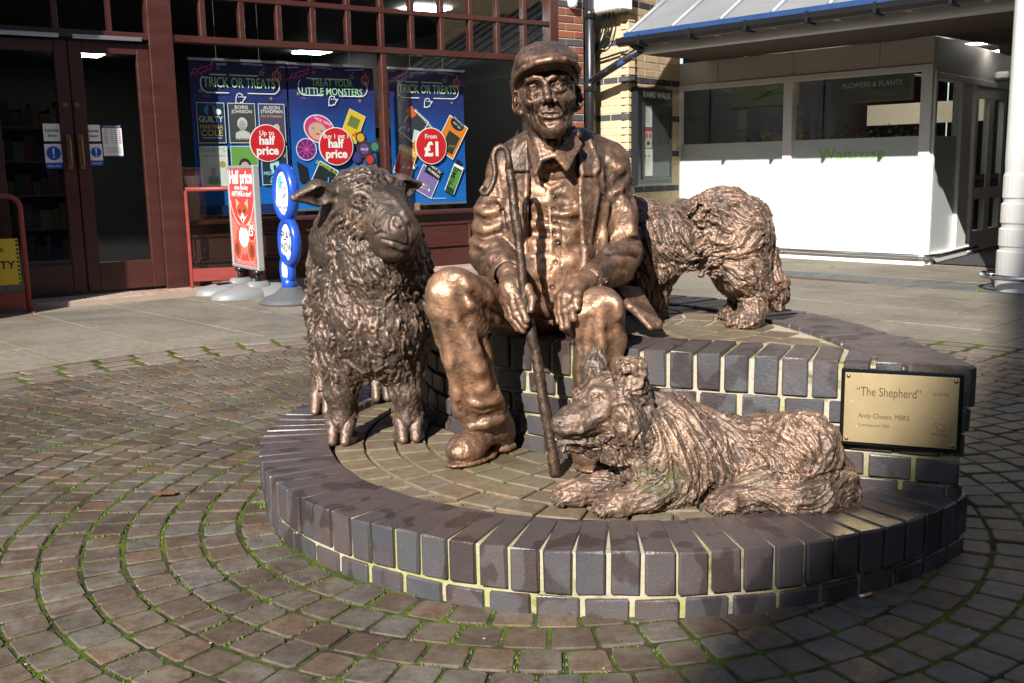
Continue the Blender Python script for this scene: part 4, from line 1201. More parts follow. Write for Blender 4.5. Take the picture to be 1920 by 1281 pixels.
tilted(w*.8, h*.5, .24, .36, -.55, PM(.6, .18, .015)); p.rect(w*.8-.085, h*.46-.1, .15, .2, PM(.03, .03, .025), -.55); p.disc(w*.89, h*.6, .085, INK, .06, rot=-.6); p.text('SCRATCH', w*.90, h*.615, .03, WHT, rot=-.7).text('ART SET', w*.875, h*.585, .03, WHT, rot=-.7)
for i in range(14): p.line([(w*.74+.01*i, h*.42+.006*(i % 5)), (w*.755+.01*i, h*.43+.006*(i % 4))], .004, [PM(.4, .3, .02), PM(.05, .3, .1), PM(.4, .05, .05)][i % 3])
tilted(w*.17, h*.32, .19, .27, -.35, PM(.45, .02, .02)); p.rect(w*.12, h*.36, .19, .09, PM(.58, .3, .03), -.35); p.text('HARIBO', w*.2, h*.385, .062, WHT, bold=.01, rot=-.38); p.text('Scaremix', w*.2, h*.34, .04, PM(.5, .5, .05), rot=-.38)
for i in range(8): p.disc(w*.14+.02*i, h*.28+.015*math.sin(i*2), .013, [WHT, PM(.1, .3, .05), PM(.5, .3, .02)][i % 3])
tilted(w*.45, h*.17, .22, .26, -.5, PM(.2, .13, .34)); p.rect(w*.52-.08, h*.24-.05, .2, .1, INK, -.5); p.text('PAINT BY', w*.56, h*.255, .036, WHT, bold=.01, rot=-.62).text('NUMBERS', w*.535, h*.225, .036, WHT, bold=.01, rot=-.62)
for i in range(10): p.disc(w*.33+.03*(i % 5), h*.14+.035*(i//5)-.012*(i % 5), .012, [PM(.1, .35, .2), WHT, PM(.55, .3, .03)][i % 3])
p.up(); cx, cy, a_ = w*.82, h*.2, -.45
p.rect(cx-.062, cy-.17, .124, .30, WHT, a_); 
for ww, hh, dy, m in ((.108, .28, -.02, PM(.02, .05, .02)), (.1, .2, .0, PM(.09, .24, .04))): p.rect(cx-ww/2+dy*.4, cy-hh/2+dy-.02, ww, hh, m, a_)
p.rect(cx+.055-.03, cy+.14-.02, .06, .05, INK, a_); p.text('PRIME', cx+.004, cy-.025, .085, INK, bold=.012, rot=a_+1.57)
p.text('#WHSmithHalloween', w*.6, h*.035, .02, WHT)
p.build('artwork', frame((0, 0, 0), (1, 0, 0), (0, 0, 1), (0, -1, 0)), o); BAN.append(o)

def price_disc(s, z, r, lines, label, off=.222):
    o = empty('price_disc', LP0+LD*s-LN*off+UPV*z, math.atan2(LD[1], LD[0]), label, 'price sticker', 'round red price stickers in the shop window')
    M = frame((0, 0, 0), (1, 0, 0), (0, 0, 1), (0, -1, 0))
    m = MB(); m.lathe([(r, 0), (r, .003)], 40, M=M); m.build('disc', WHT, o)
    p = Print(.001); p.z = .0045; p.disc(0, 0, r*.955, REDP, n=40)
    for t_, y, sz, bd in lines: p.text(t_, 0, y*r, sz*r, WHT, bold=bd)
    p.build('lettering', M, o)
price_disc(-1.62, 1.268, .168, [('Up to', .42, .36, .012), ('half', -.06, .62, .035), ('price', -.6, .62, .035)], 'round red sticker reading Up to half price on the left poster')
price_disc(-.935, 1.237, .178, [('Buy 1 get 1', .42, .33, .01), ('half', -.06, .62, .035), ('price', -.6, .62, .035)], 'round red sticker reading Buy 1 get 1 half price on the middle poster')
price_disc(.11, 1.237, .182, [('From', .4, .36, .012), ('£1', -.52, 1.05, .04)], 'round red sticker reading From £1 on the right poster')

# door stickers
def sticker(name, s0, s1, z0, z1, label, draw, back=WHT):
    o = empty(name, LP0+LD*s0+LN*-.012+UPV*z0, math.atan2(LD[1], LD[0]), label, 'door sticker', 'stickers on the shop doors')
    w, h = s1-s0, z1-z0
    MB().box((0, -.0015, 0), (w, .0015, h)).build('card', back, o)
    p = Print(.0008); p.z = .003; draw(p, w, h); p.build('lettering', frame((0, 0, 0), (1, 0, 0), (0, 0, 1), (0, -1, 0)), o, kind='stuff')
BLU = PM(.012, .08, .42)
def d_auto(p, w, h): p.text('Automatic', w/2, h*.55, .034, INK, bold=.012, width=w*.82).text('door', w/2, h*.25, .034, INK, bold=.012)
def d_keep(p, w, h):
    p.rect(0, 0, w, h*.24, BLU).disc(w/2, h*.62, w*.42, BLU, n=24).text('Keep clear', w/2, h*.07, .024, WHT, width=w*.78)
    p.poly([(w*.44, h*.82), (w*.56, h*.82), (w*.53, h*.55), (w*.47, h*.55)], WHT).disc(w/2, h*.47, w*.055, WHT, n=10)
def d_hours(p, w, h):
    p.rect(0, h*.9, w, h*.1, NAVY).text('OPENING HOURS', w/2, h*.925, .018, WHT, width=w*.85).rect(0, 0, w, h*.05, NAVY)
    for i in range(7):
        y = h*(.83-.065*i); p.rect(w*.08, y, w*.2, h*.018, PM(.2, .2, .22)); p.rect(w*.42, y, w*.12, h*.018, PM(.3, .3, .3)); p.rect(w*.62, y, w*.12, h*.018, PM(.3, .3, .3)); p.rect(w*.82, y, w*.12, h*.02, [BLU, REDP][i % 2])
    for i in range(5): p.rect(w*.1, h*(.30-.04*i), w*.8, h*.01, PM(.3, .35, .45))
sticker('door_sticker', -3.549, -3.419, 1.279, 1.415, 'white Automatic door sticker on the left-hand shop door', d_auto)
sticker('door_sticker', -3.551, -3.422, 1.066, 1.259, 'blue and white Keep clear sticker on the left-hand shop door', d_keep)
sticker('door_sticker', -3.223, -3.119, 1.279, 1.409, 'white Automatic door sticker on the right-hand shop door', d_auto)
sticker('door_sticker', -3.212, -3.115, 1.085, 1.258, 'blue and white Keep clear sticker on the right-hand shop door', d_keep)
sticker('door_sticker', -3.105, -2.952, 1.15, 1.41, 'OPENING HOURS sticker with table on the right-hand shop door', d_hours)

# parcels inside the window
for s, d, w_, d_, h_, lb in ((-2.36, .22, .1, .2, .42, 'pale box with a barcode behind the window, next to the door post'), (-2.2, .36, .17, .2, .36, 'brown cardboard box behind the left poster in the shop window'), (-.38, .42, .2, .1, .62, 'tall cardboard box behind the mullion between posters'), (-.2, .3, .34, .12, .11, 'low wooden block under the right-hand poster')):
    o = empty('carton', LP0+LD*s-LN*d+UPV*.562, math.atan2(LD[1], LD[0]), lb, 'box')
    MB().box((-w_/2, -d_/2, 0), (w_/2, d_/2, h_), bev=.003).build('box', M_CARD if s != -2.36 else flat('pale_card', (.3, .3, .32), .7), o)
    MB().box((-.02, -d_/2-.002, 0), (.02, d_/2+.002, h_+.002)).build('tape', flat('tape', (.33, .25, .15), .4), o)

# notice board RAMS WALK
nb = empty('notice_board', KC+FD*.415+FN*.055+UPV*.79, math.atan2(FD[1], FD[0]), 'black notice board headed RAMS WALK on the buff brick pier', 'notice board')
M_NB = flat('black_frame', (.014, .016, .017), .3, var=.1)
m = MB(); x0, x1, zz = -.385, .385, 1.04
m.box((x0, -.04, 0), (x1, .05, zz), bev=.012); m.build('case', M_NB, nb)
fr = MB()
for q in ((x0+.09, x1-.03, .06, .085), (x0+.09, x1-.03, .855, .88)): fr.box((q[0], -.055, q[2]), (q[1], -.041, q[3]), bev=.004)
for q in ((x0+.09, x0+.125), (x1-.065, x1-.03)): fr.box((q[0], -.055, .085), (q[1], -.041, .855), bev=.004)
fr.build('door_frame', flat('dark_grey_frame', (.022, .026, .027), .3), nb)
MB().box((x0+.125, -.047, .085), (x1-.065, -.0445, .855)).build('door_glass', M_GLASS, nb)
MB().box((x0+.125, -.0425, .085), (x1-.065, -.0405, .855)).build('back_panel', flat('board_felt', (.045, .047, .05), .8), nb)
p = Print(.0004); p.z = .0432
p.rect(x0+.14, .62, .16, .225, WHT); p.rect(x0+.14, .40, .16, .21, PM(.6, .5, .5)); p.rect(x0+.14, .10, .175, .29, WHT)
for i in range(7): p.rect(x0+.15, .80-.02*i, .07+.02*(i % 2), .006, PM(.3, .3, .3))
p.rect(x0+.14, .575, .16, .035, PM(.5, .08, .08)); p.disc(x0+.185, .53, .02, PM(.35, .1, .08), .03); p.disc(x0+.26, .53, .02, PM(.3, .1, .08), .03); p.disc(x0+.22, .45, .035, PM(.05, .05, .06), .022)
p.rect(x0+.15, .3, .03, .03, PM(.4, .1, .08)); p.rect(x0+.22, .3, .03, .03, PM(.5, .1, .1))
for i in range(5): p.rect(x0+.15, .27-.025*i, .1, .005, PM(.45, .45, .45))
p.build('papers', frame((0, 0, 0), (1, 0, 0), (0, 0, 1), (0, -1, 0)), nb)
p = Print(.001); p.z = .0415; p.text('RAMS WALK', .03, .935, .09, WHT, bold=.02, width=.6); p.build('lettering', frame((0, 0, 0), (1, 0, 0), (0, 0, 1), (0, -1, 0)), nb)

# electrical cabinet, cables, alarm
eb = empty('electrical_box', KC+GD*.17+GN*.1+UPV*2.60, math.atan2(GX[1], GX[0]), 'white electrical cabinet with dangling cables high on the buff brick pier', 'electrical box')
MB().box((-.27, -.09, 0), (.24, .09, .5), bev=.012).build('cabinet', M_WHITE, eb)
MB().box((-.255, -.096, .015), (.225, -.09, .485), bev=.003).build('door', M_WHITE, eb)
lk = MB(); lk.lathe([(.0001, 0), (.012, 0), (.012, .006), (.0001, .007)], 12, M=frame((.14, -.096, .2), (1, 0, 0), (0, 0, 1), (0, -1, 0))); lk.build('lock', M_BLACK, eb)
for i in range(7):
    x = -.12+.03*i+.02*math.sin(i*3)
    pts = [np.array([x, .0, .01]), np.array([x-.01, .02, -.1-.05*(i % 3)]), np.array([x-.1-.05*(i % 2), .04, -.3-.04*(i % 3)]), np.array([x-.28, .06, -.42+.02*i])]
    P_2 = [(1-t)**3*pts[0]+3*(1-t)**2*t*pts[1]+3*(1-t)*t*t*pts[2]+t**3*pts[3] for t in np.linspace(0, 1, 12)]
    MB().tube(P_2, .0055+.002*(i % 3), 6).build('cable', M_BLACK, eb, True)
MB().tube([np.array([-.46, .06, -.48]), np.array([-.1, .06, -.44]), np.array([.2, .055, -.40])], .012, 8).build('conduit', M_BLACK, eb, True)
al = empty('alarm_lamp', LP0+LD*1.72+LN*.06+UPV*2.72, 0, 'white oval lamp fitting at the top of the red brick pier', 'lamp')
s_ = MB(); s_.lathe([(.0001, -.08), (.03, -.075), (.05, -.05), (.055, 0), (.055, .1), (.0001, .11)], 16); s_.build('housing', M_WHITE, al, True)

# A-board on its moulded base
AB = at(468, 540, 8.55)*[1, 1, 0]
aex = np.array([.57, -.82, 0]); aey = np.array([.82, .57, 0])
ab = empty('a_board', AB, math.atan2(aex[1], aex[0]), 'red and white Half price pavement sign with a fox toy picture on a grey base', 'pavement sign')
W_, Z0, Z1 = .60, .215, 1.065
M_SIGNF = flat('silver_frame', (.50, .51, .52), .3, .6); M_GREY = flat('grey_moulding', (.17, .174, .18), .5, var=.1)
m = MB()
for q in ((-W_/2, W_/2, Z0, Z0+.03), (-W_/2, W_/2, Z1-.03, Z1)): m.box((q[0], -.03, q[2]), (q[1], .03, q[3]), bev=.008)
for q in ((-W_/2, -W_/2+.03), (W_/2-.03, W_/2)): m.box((q[0], -.029, Z0+.01), (q[1], .029, Z1-.01), bev=.008)
m.build('frame', M_SIGNF, ab)
MB().box((-W_/2+.028, -.02, Z0+.028), (W_/2-.028, .02, Z1-.028)).build('backing', M_SIGNF, ab)
p = Print(.0006); p.z = .0212
w, h = W_-.06, Z1-Z0-.06
def A_(x, y): return (-w/2+x*w, Z0+.03+y*h)
p.rect(-w/2, Z0+.03, w, h, PM(.55, .045, .045)); RL, RD2, FOX, FOXD = PM(.62, .2, .14), PM(.5, .02, .03), PM(.36, .06, .025), PM(.16, .035, .025)
p.poly([A_(0, .52), A_(.5, .32), A_(1, .55), A_(1, .3), A_(.5, .1), A_(0, .25)], PM(.6, .13, .1))
p.arc(*A_(.5, .75), .27, 3.4, 6.1, .016, PM(.65, .4, .3), 14)
p.text('Half price', *A_(.5, .855), .15, WHT, bold=.03, width=w*.94).text('when you buy', *A_(.5, .79), .055, WHT, bold=.015, width=w*.58).text('ANYTHING in store*', *A_(.5, .72), .062, WHT, bold=.02, width=w*.84)
for a in (-1, 1):
    p.disc(*A_(.5+a*.3, .165), w*.19, RL, n=18); p.disc(*A_(.5+a*.3, .165), w*.165, FOX, n=18); p.disc(*A_(.5+a*.31, .16), w*.09, FOXD, w*.1)
    p.poly([A_(.5+a*.12, .44), A_(.5+a*.36, .3), A_(.5+a*.3, .24), A_(.5+a*.08, .34)], FOX)
    p.poly([A_(.5+a*.07, .64), A_(.5+a*.26, .70), A_(.5+a*.24, .56)], PM(.62, .3, .2))
p.disc(*A_(.5, .3), w*.2, WHT, h*.11, 20); p.disc(*A_(.5, .57), w*.24, FOX, h*.085, 22); p.poly([A_(.28, .54), A_(.5, .44), A_(.72, .54), A_(.6, .5), A_(.5, .55), A_(.4, .5)], WHT); p.disc(*A_(.5, .475), w*.03, INK)
for a in (-.1, .1): p.disc(*A_(.5+a, .57), w*.03, INK)
p.disc(*A_(.5, .415), w*.1, PM(.5, .12, .12), h*.03, 12)
p.disc(*A_(.84, .36), w*.15, PM(.65, .4, .25), h*.105, 22); p.disc(*A_(.84, .36), w*.135, REDP, h*.097, 22); p.text('Only', *A_(.84, .40), .05, WHT, bold=.02).text('£5', *A_(.81, .32), .1, WHT, bold=.03).text('.99', *A_(.92, .37), .03, WHT)
p.rect(*A_(.03, .015), w*.09, h*.045, PM(.03, .2, .4))
for i in range(3): p.rect(*A_(.14, .012+.014*i), w*.82, h*.005, PM(.6, .35, .3))
p.build('poster', frame((0, 0, 0), (1, 0, 0), (0, 0, 1), (0, -1, 0)), ab)
for q in (-.2, .2):
    m = MB(); m.tube([np.array([q, 0, .1]), np.array([q, 0, Z0])], .024, 12).box((q-.04, -.03, Z0-.03), (q+.04, .03, Z0)); m.build('spring_post', M_BLACK, ab, True)
    m = MB(); n = 14
    for sgn_ in (-1, 1):
        # one wing of the base: a low domed lobe
        rings = []
        for k in range(6):
            f_ = k/5; sc2 = max(.12, 1-f_**2.2); z = .105*f_**.75
            rings.append([(q+.15*sc2*math.cos(2*math.pi*i/n), sgn_*.13+.27*sc2*math.sin(2*math.pi*i/n), z) for i in range(n)])
        v = [x for r_ in rings for x in r_]; f = [(k*n+i, k*n+(i+1) % n, (k+1)*n+(i+1) % n, (k+1)*n+i) for k in range(5) for i in range(n)]; f.append(tuple(5*n+i for i in range(n)))
        m.add(v, f)
    m.box((q-.06, -.1, 0), (q+.06, .1, .125), bev=.03)
    m.build('base', M_GREY, ab, True)
MB().box((-.13, -.2, .0), (.13, .2, .07), bev=.02).build('base_bridge', M_GREY, ab)
MB().box((-.24, -.24, .098), (-.12, -.12, .103)).build('base_label', flat('brown_label', (.1, .06, .04), .4), ab)

# lottery sign of stacked blue rings
LB = np.array([-1.72, 7.92, 0])
lo_ = empty('lottery_sign', LB, math.atan2(aex[1], aex[0]), 'blue sign of three stacked discs reading PLAY NOW on a round grey base', 'pavement sign')
M_BLUEP = flat('blue_plastic', (.012, .06, .36), .28, var=.06)
m = MB(); m.lathe([(.235, 0), (.235, .02), (.20, .045), (.12, .075), (.07, .12), (.05, .13)], 28); m.build('base', flat('speckled_rubber', (.07, .072, .075), .7, var=.5, scale=60), lo_, True)
FR = frame((0, 0, 0), (1, 0, 0), (0, 0, 1), (0, -1, 0))
def torus_disc(cx, cz, rx, rz, tb):
    m = MB(); n = 30; k = 10; v = []
    for i in range(n):
        a = 2*math.pi*i/n
        for j in range(k):
            b = 2*math.pi*j/k; rr = 1
            v.append((cx+(rx-tb+tb*math.cos(b))*math.cos(a), 1.25*tb*math.sin(b), cz+(rz-tb+tb*math.cos(b))*math.sin(a)))
    f = [(i*k+j, i*k+(j+1) % k, ((i+1) % n)*k+(j+1) % k, ((i+1) % n)*k+j) for i in range(n) for j in range(k)]
    m.add(v, [q[::-1] for q in f]); return m
for cx, cz, rx, rz, tb in ((.02, .845, .19, .225, .034), (.045, .475, .165, .195, .032), (-.02, .255, .105, .13, .026)):
    torus_disc(cx, cz, rx, rz, tb).build('ring', M_BLUEP, lo_, True)
    m = MB(); n = 26
    for sy in (-1, 1): m.add([(cx+(rx-tb)*math.cos(2*math.pi*i/n), sy*.022, cz+(rz-tb)*math.sin(2*math.pi*i/n)) for i in range(n)], [tuple(range(n)) if sy < 0 else tuple(range(n))[::-1]])
    m.build('face', WHT, lo_)
m = MB(); m.tube([np.array([0, 0, .1]), np.array([0, 0, .2])], .06, 14); m.build('neck', M_BLUEP, lo_, True)
p = Print(.0008); p.z = .0235
p.text('PLAY', .045, .49, .1, INK, bold=.012, width=.19).text('NOW', .045, .40, .1, INK, bold=.012, width=.19)
p.build('play_lettering', FR, lo_)
p = Print(.0008); p.z = .0235
p.text('THE', .02, .765, .04, PM(.03, .06, .2)).text('NATIONAL', .02, .725, .042, PM(.03, .06, .2), width=.17).text('LOTTERY', .02, .685, .042, PM(.03, .06, .2), width=.16)
p.disc(-.02, .93, .035, PM(.1, .4, .7), .05); p.arc(.03, .87, .06, 0, 6.28, .007, PM(.03, .06, .2), 14); p.arc(.0, .90, .075, 1, 3.6, .007, PM(.1, .35, .6), 10)
for a in (0, .045): p.disc(.015+a, .885, .009, INK)
p.arc(.035, .855, .03, 3.4, 6.0, .006, INK, 8)
p.build('lottery_emblem', FR, lo_)

# red barriers beside the doors
def guard(base, ex, ln, h, label):
    o = empty('door_barrier', base, math.atan2(ex[1], ex[0]), label, 'barrier', 'red barriers beside the shop doors')
    m = MB(); r_ = .09
    pts = [np.array([0, 0, 0]), np.array([0, 0, h])]+[]
    MB().box((-.012, -.02, 0), (.016, .02, h-.01), bev=.004).build('inner_post', M_GUARD, o)
    arc_ = [np.array([ln-r_+r_*math.sin(a), 0, h-r_+r_*math.cos(a)]) for a in np.linspace(0, 1.57, 7)]
    m = MB(); m.tube([np.array([0, 0, h])]+arc_+[np.array([ln, 0, 0])], .02, 10); m.build('bent_tube', M_GUARD, o, True)
    MB().box((.016, -.018, .05), (ln-.02, .018, .16), bev=.004).build('kick_board', M_GUARD, o)
    MB().box((.016, -.003, .16), (ln-.02, .003, h-.02)).build('clear_panel', M_PERSPEX, o)
    MB().box((ln-.035, -.035, 0), (ln+.035, .035, .012)).build('foot_plate', M_GUARD, o)
    return o
guard(LP0+LD*-2.5+LN*.10+UPV*.045, (LD*.93+LN*.36), .46, .83, 'red tubular barrier with a clear panel right of the shop doors')
gl_ = guard(LP0+LD*-4.35+LN*.42+UPV*.0, (LD*.98+LN*.2), .5, .87, 'red tubular barrier with a yellow sign left of the shop doors, at the picture edge')
cs = empty('caution_sign', Vector(LP0+LD*-4.35+LN*.42)+Vector((LD*.98+LN*.2)*.13)+Vector((0, 0, .22)), math.atan2((LD*.98+LN*.2)[1], (LD*.98+LN*.2)[0]), 'yellow warning notice with black edging on the barrier at the left picture edge', 'notice')
MB().box((0, -.012, 0), (.335, -.008, .34)).build('board', YEL, cs)
p = Print(.0008); p.z = .0135
for i in range(11): p.rect(.316, .004+.031*i, .016, .016, INK)
p.text('SAFETY', .165, .12, .08, INK, bold=.02, width=.28).text('DOOR', .165, .24, .05, INK)
p.build('lettering', FR, cs)

# drain grating in the dark channel
gpos = E1*(drain_r-.09)
m = MB(); 
o = empty('drain_grating', (*(E1*7.985+E2*-5.17), 0), math.atan2(E2[1], E2[0]), 'long rusty slotted drain grating in the dark channel of the pavement', 'grating')
L_ = 2.06
for i in range(int(L_/.035)): m.box((-1.03+i*.035, -.055, -.012), (-1.03+i*.035+.016, .055, .002))
m.box((-1.03, -.065, -.012), (1.03, -.055, .003)).box((-1.03, .055, -.012), (1.03, .065, .003))
m.build('bars', flat('rusty_iron', (.12, .07, .045), .7, .2, .3, 30), o)
MB().box((-1.03, -.055, -.03), (1.03, .055, -.014)).build('channel', M_BLACK, o)

# brass plaque on the tier
pa, pb = np.array([.875, 2.607]), np.array([1.15, 2.497])
pex = np.append((pb-pa)/np.linalg.norm(pb-pa), 0); pn = np.array([pex[1], -pex[0], 0])
c_ = [atp(u, v, np.append(pa, 0)+pn*.02, pn) for u, v in ((1579, 693), (1808, 697), (1800, 843), (1573, 836))]
c0 = sum(c_)/4; pw = (np.linalg.norm(c_[1]-c_[0])+np.linalg.norm(c_[2]-c_[3]))/2; ph = (np.linalg.norm(c_[3]-c_[0])+np.linalg.norm(c_[2]-c_[1]))/2
plq = empty('brass_plaque', c0, math.atan2(pex[1], pex[0]), 'brass plaque reading The Shepherd on a black board fixed to the brick tier', 'plaque')
MB().box((-pw/2, -.010, -ph/2), (pw/2, .012, ph/2), bev=.003).build('backboard', flat('black_board', (.006, .006, .007), .22), plq)
def mat_plate():
    t = NT('brass_plate'); wp = t.coord()
    n1 = t.noise(12, 4, .6); sp = t.ramp(t.noise(150, 2, .4), [(.70, 0.0), (.76, 1.0)])
    t.set(col=t.mix(n1, (.55, .42, .22), (.66, .52, .30)), metal=.75, rough=t.mix(n1, (.34,)*3, (.44,)*3)); t.bump(sp, .5, .002); return t.mat
MB().box((-pw/2+.0095, -.0135, -ph/2+.0095), (pw/2-.0095, -.010, ph/2-.0095), bev=.001).build('plate', mat_plate(), plq)
for sx in (-1, 1):
    for sz in (-1, 1):
        m = MB(); m.lathe([(.0001, 0), (.0052, 0), (.0046, .0022), (.0001, .0032)], 14, M=frame((sx*(pw/2-.018), -.0135, sz*(ph/2-.018)), (1, 0, 0), (0, 0, 1), (0, -1, 0))); m.build('rivet', flat('copper_rivet', (.3, .17, .09), .4, .8), plq, True)
p = Print(.0003); p.z = .0138; TXT = PM(.06, .035, .02)
p.text('\u201cThe Shepherd\u201d', -pw*.365, ph*.165, .033, TXT, 'L', width=pw*.53); p.build('title_lettering', FR, plq)
p = Print(.0003); p.z = .0138; p.text('Andy Cheese, MBRS', -pw*.345, -ph*.125, .0185, TXT, 'L', width=pw*.425); p.build('artist_lettering', FR, plq)
p = Print(.0003); p.z = .0138; p.text('Commissioned 2002', -pw*.345, -ph*.235, .0112, TXT, 'L', width=pw*.26); p.build('date_lettering', FR, plq)
p = Print(.0003); p.z = .0138; p.text('SCAN ME', pw*.325, ph*.215, .0112, TXT, width=pw*.125); p.build('scan_lettering', FR, plq)
p = Print(.0003); p.z = .0138; p.text('RAMS WALK', pw*.325, -ph*.29, .0075, TXT, width=pw*.13)
rm = [(-.5, .28), (-.42, .42), (-.25, .45), (-.1, .3), (.25, .25), (.45, .05), (.42, -.25), (.34, -.45), (.28, -.2), (.1, -.25), (-.12, -.25), (-.18, -.45), (-.26, -.2), (-.3, .1), (-.45, .15)]
p.line([(pw*.33+a*.026, -ph*.185+b*.026) for a, b in rm], .0009, TXT, True)
p.build('ram_emblem', FR, plq)

# cigarette end, leaf, weeds
cg = empty('cigarette_end', (*atz(1622, 1120)[:2], .005), math.radians(22), 'cigarette end with an orange filter lying against the low brick ring', 'cigarette end')
m = MB(); m.tube([np.array([-.016, 0, 0]), np.array([.0, 0, 0])], .004, 10); m.build('paper', WHT, cg, True)
m = MB(); m.tube([np.array([.0, 0, 0]), np.array([.02, 0, 0.001])], .0042, 10); m.build('filter', PM(.55, .25, .1), cg, True)
lf = MB(); lf.add([(-.03, -.012, .004), (0, -.02, .010), (.035, -.006, .005), (.03, .012, .014), (.0, .017, .006), (-.028, .012, .012)], [(0, 1, 4, 5), (1, 2, 3, 4)])
o = lf.build('dead_leaf', flat('dead_leaf', (.13, .05, .025), .7)); o.location = (*atz(308, 931)[:2], .003); tag(o, 'curled brown dead leaf lying on the setts at the left', 'leaf')
M_GRASS = flat('grass_blade', (.09, .17, .02), .6, var=.3, scale=40)
for u, v, n, s, lb in ((597, 1043, 22, .05, 'tuft of grass growing at the foot of the low ring, front left'), (487, 952, 12, .035, 'small weed at the left end of the low brick ring'), (1560, 503, 9, .05, 'weed in a slab joint behind the standing dog'), (1835, 546, 12, .06, 'weed by the foot of the white pillar')):
    m = MB(); q = random.Random(u)
    for i in range(n):
        a = q.uniform(0, 6.28); ln = s*q.uniform(.4, 1); le = q.uniform(.2, .8); b = np.array([q.gauss(0, s*.3), q.gauss(0, s*.18), 0]); d = np.array([math.cos(a), math.sin(a), 0])
        sd = np.array([-d[1], d[0], 0])*.002
        p1 = b+d*ln*le*.4+[0, 0, ln*.6]; p2 = b+d*ln*le+[0, 0, ln*.85]
        m.add([b-sd, b+sd, p1+sd*.8, p1-sd*.8, p2], [(0, 1, 2, 3), (3, 2, 4)])
    o = m.build('grass_tuft', M_GRASS); o.location = (*atz(u, v)[:2], .0); tag(o, lb, 'weed', 'weeds in the paving')
# moss and tiny grass in the joints between the near setts
m = MB(); q = random.Random(4)
for _, cx, cy, pl, dz in near[:1100]:
    for e in range(0, 8, 2):
        if q.random() > .5: continue
        gate = math.sin(cx*5.1+1)*math.sin(cy*4.3+.5)+.6*math.sin(cx*13)*math.sin(cy*11)
        if gate < -.1: continue
        p0, p1 = pl[e+1], pl[(e+2) % 8]
        for i in range(q.randrange(2, 6)):
            t_ = q.random(); x = p0[0]+(p1[0]-p0[0])*t_; y = p0[1]+(p1[1]-p0[1])*t_; x += (x-cx)*.06; y += (y-cy)*.06
            r_ = q.uniform(.0025, .006); a = q.uniform(0, 6.28); z = q.uniform(.0, .005)
            m.add([(x+r_*math.cos(a), y+r_*math.sin(a), -.006), (x+r_*math.cos(a+2.1), y+r_*math.sin(a+2.1), -.006), (x+r_*math.cos(a+4.2), y+r_*math.sin(a+4.2), -.006), (x, y, z)], [(0, 1, 3), (1, 2, 3), (2, 0, 3)])
m.build('joint_moss', flat('joint_moss', (.075, .12, .012), .9, var=.45, scale=30), kind='stuff')
# litter specks on the ground
m = MB()
for i in range(70):
    u, v = q.uniform(0, 1900), q.uniform(600, 1270); x, y, _ = atz(u, v)
    if math.hypot(x-GC[0], y-GC[1]) < 1.25: continue
    r_ = q.uniform(.0015, .004); m.add([(x-r_, y, .002), (x+r_*.6, y-r_, .002), (x+r_, y+r_*.7, .002), (x, y+r_*.3, .002+r_*.5)], [(0, 1, 3), (1, 2, 3), (2, 0, 3)], q.randrange(3))
m.build('litter', [PM(.3, .28, .24), PM(.2, .11, .06), PM(.3, .28, .24)], kind='stuff')
# ------------------------------------------------------------------ sculpting with distance fields
NTAB = RNG.random((64, 64, 64)).astype(np.float32)
def vnoise(P):
    """value noise in [-1, 1] at points P (N,3)"""
    F = np.floor(P).astype(np.int32)
    f = (P-F).astype(np.float32); f = f*f*(3-2*f)
    i0 = F & 63; i1 = (F+1) & 63
    x0, y0, z0 = i0.T; x1, y1, z1 = i1.T
    fx, fy, fz = f.T
    T = NTAB
    a = T[x0, y0, z0]*(1-fx)+T[x1, y0, z0]*fx
    b = T[x0, y1, z0]*(1-fx)+T[x1, y1, z0]*fx
    c = T[x0, y0, z1]*(1-fx)+T[x1, y0, z1]*fx
    d = T[x0, y1, z1]*(1-fx)+T[x1, y1, z1]*fx
    return 2*((a*(1-fy)+b*fy)*(1-fz)+(c*(1-fy)+d*fy)*fz)-1
def fbm(P, scale, oct=3, gain=.5):
    r = 0; a = 1; s = 1/scale
    for k in range(oct):
        r = r+a*vnoise(P*s+17.3*k); a *= gain; s *= 2.03
    return r
def rotm(rx=0, ry=0, rz=0):
    return np.array(Matrix.Rotation(math.radians(rz), 3, 'Z') @ Matrix.Rotation(math.radians(ry), 3, 'Y') @ Matrix.Rotation(math.radians(rx), 3, 'X'))

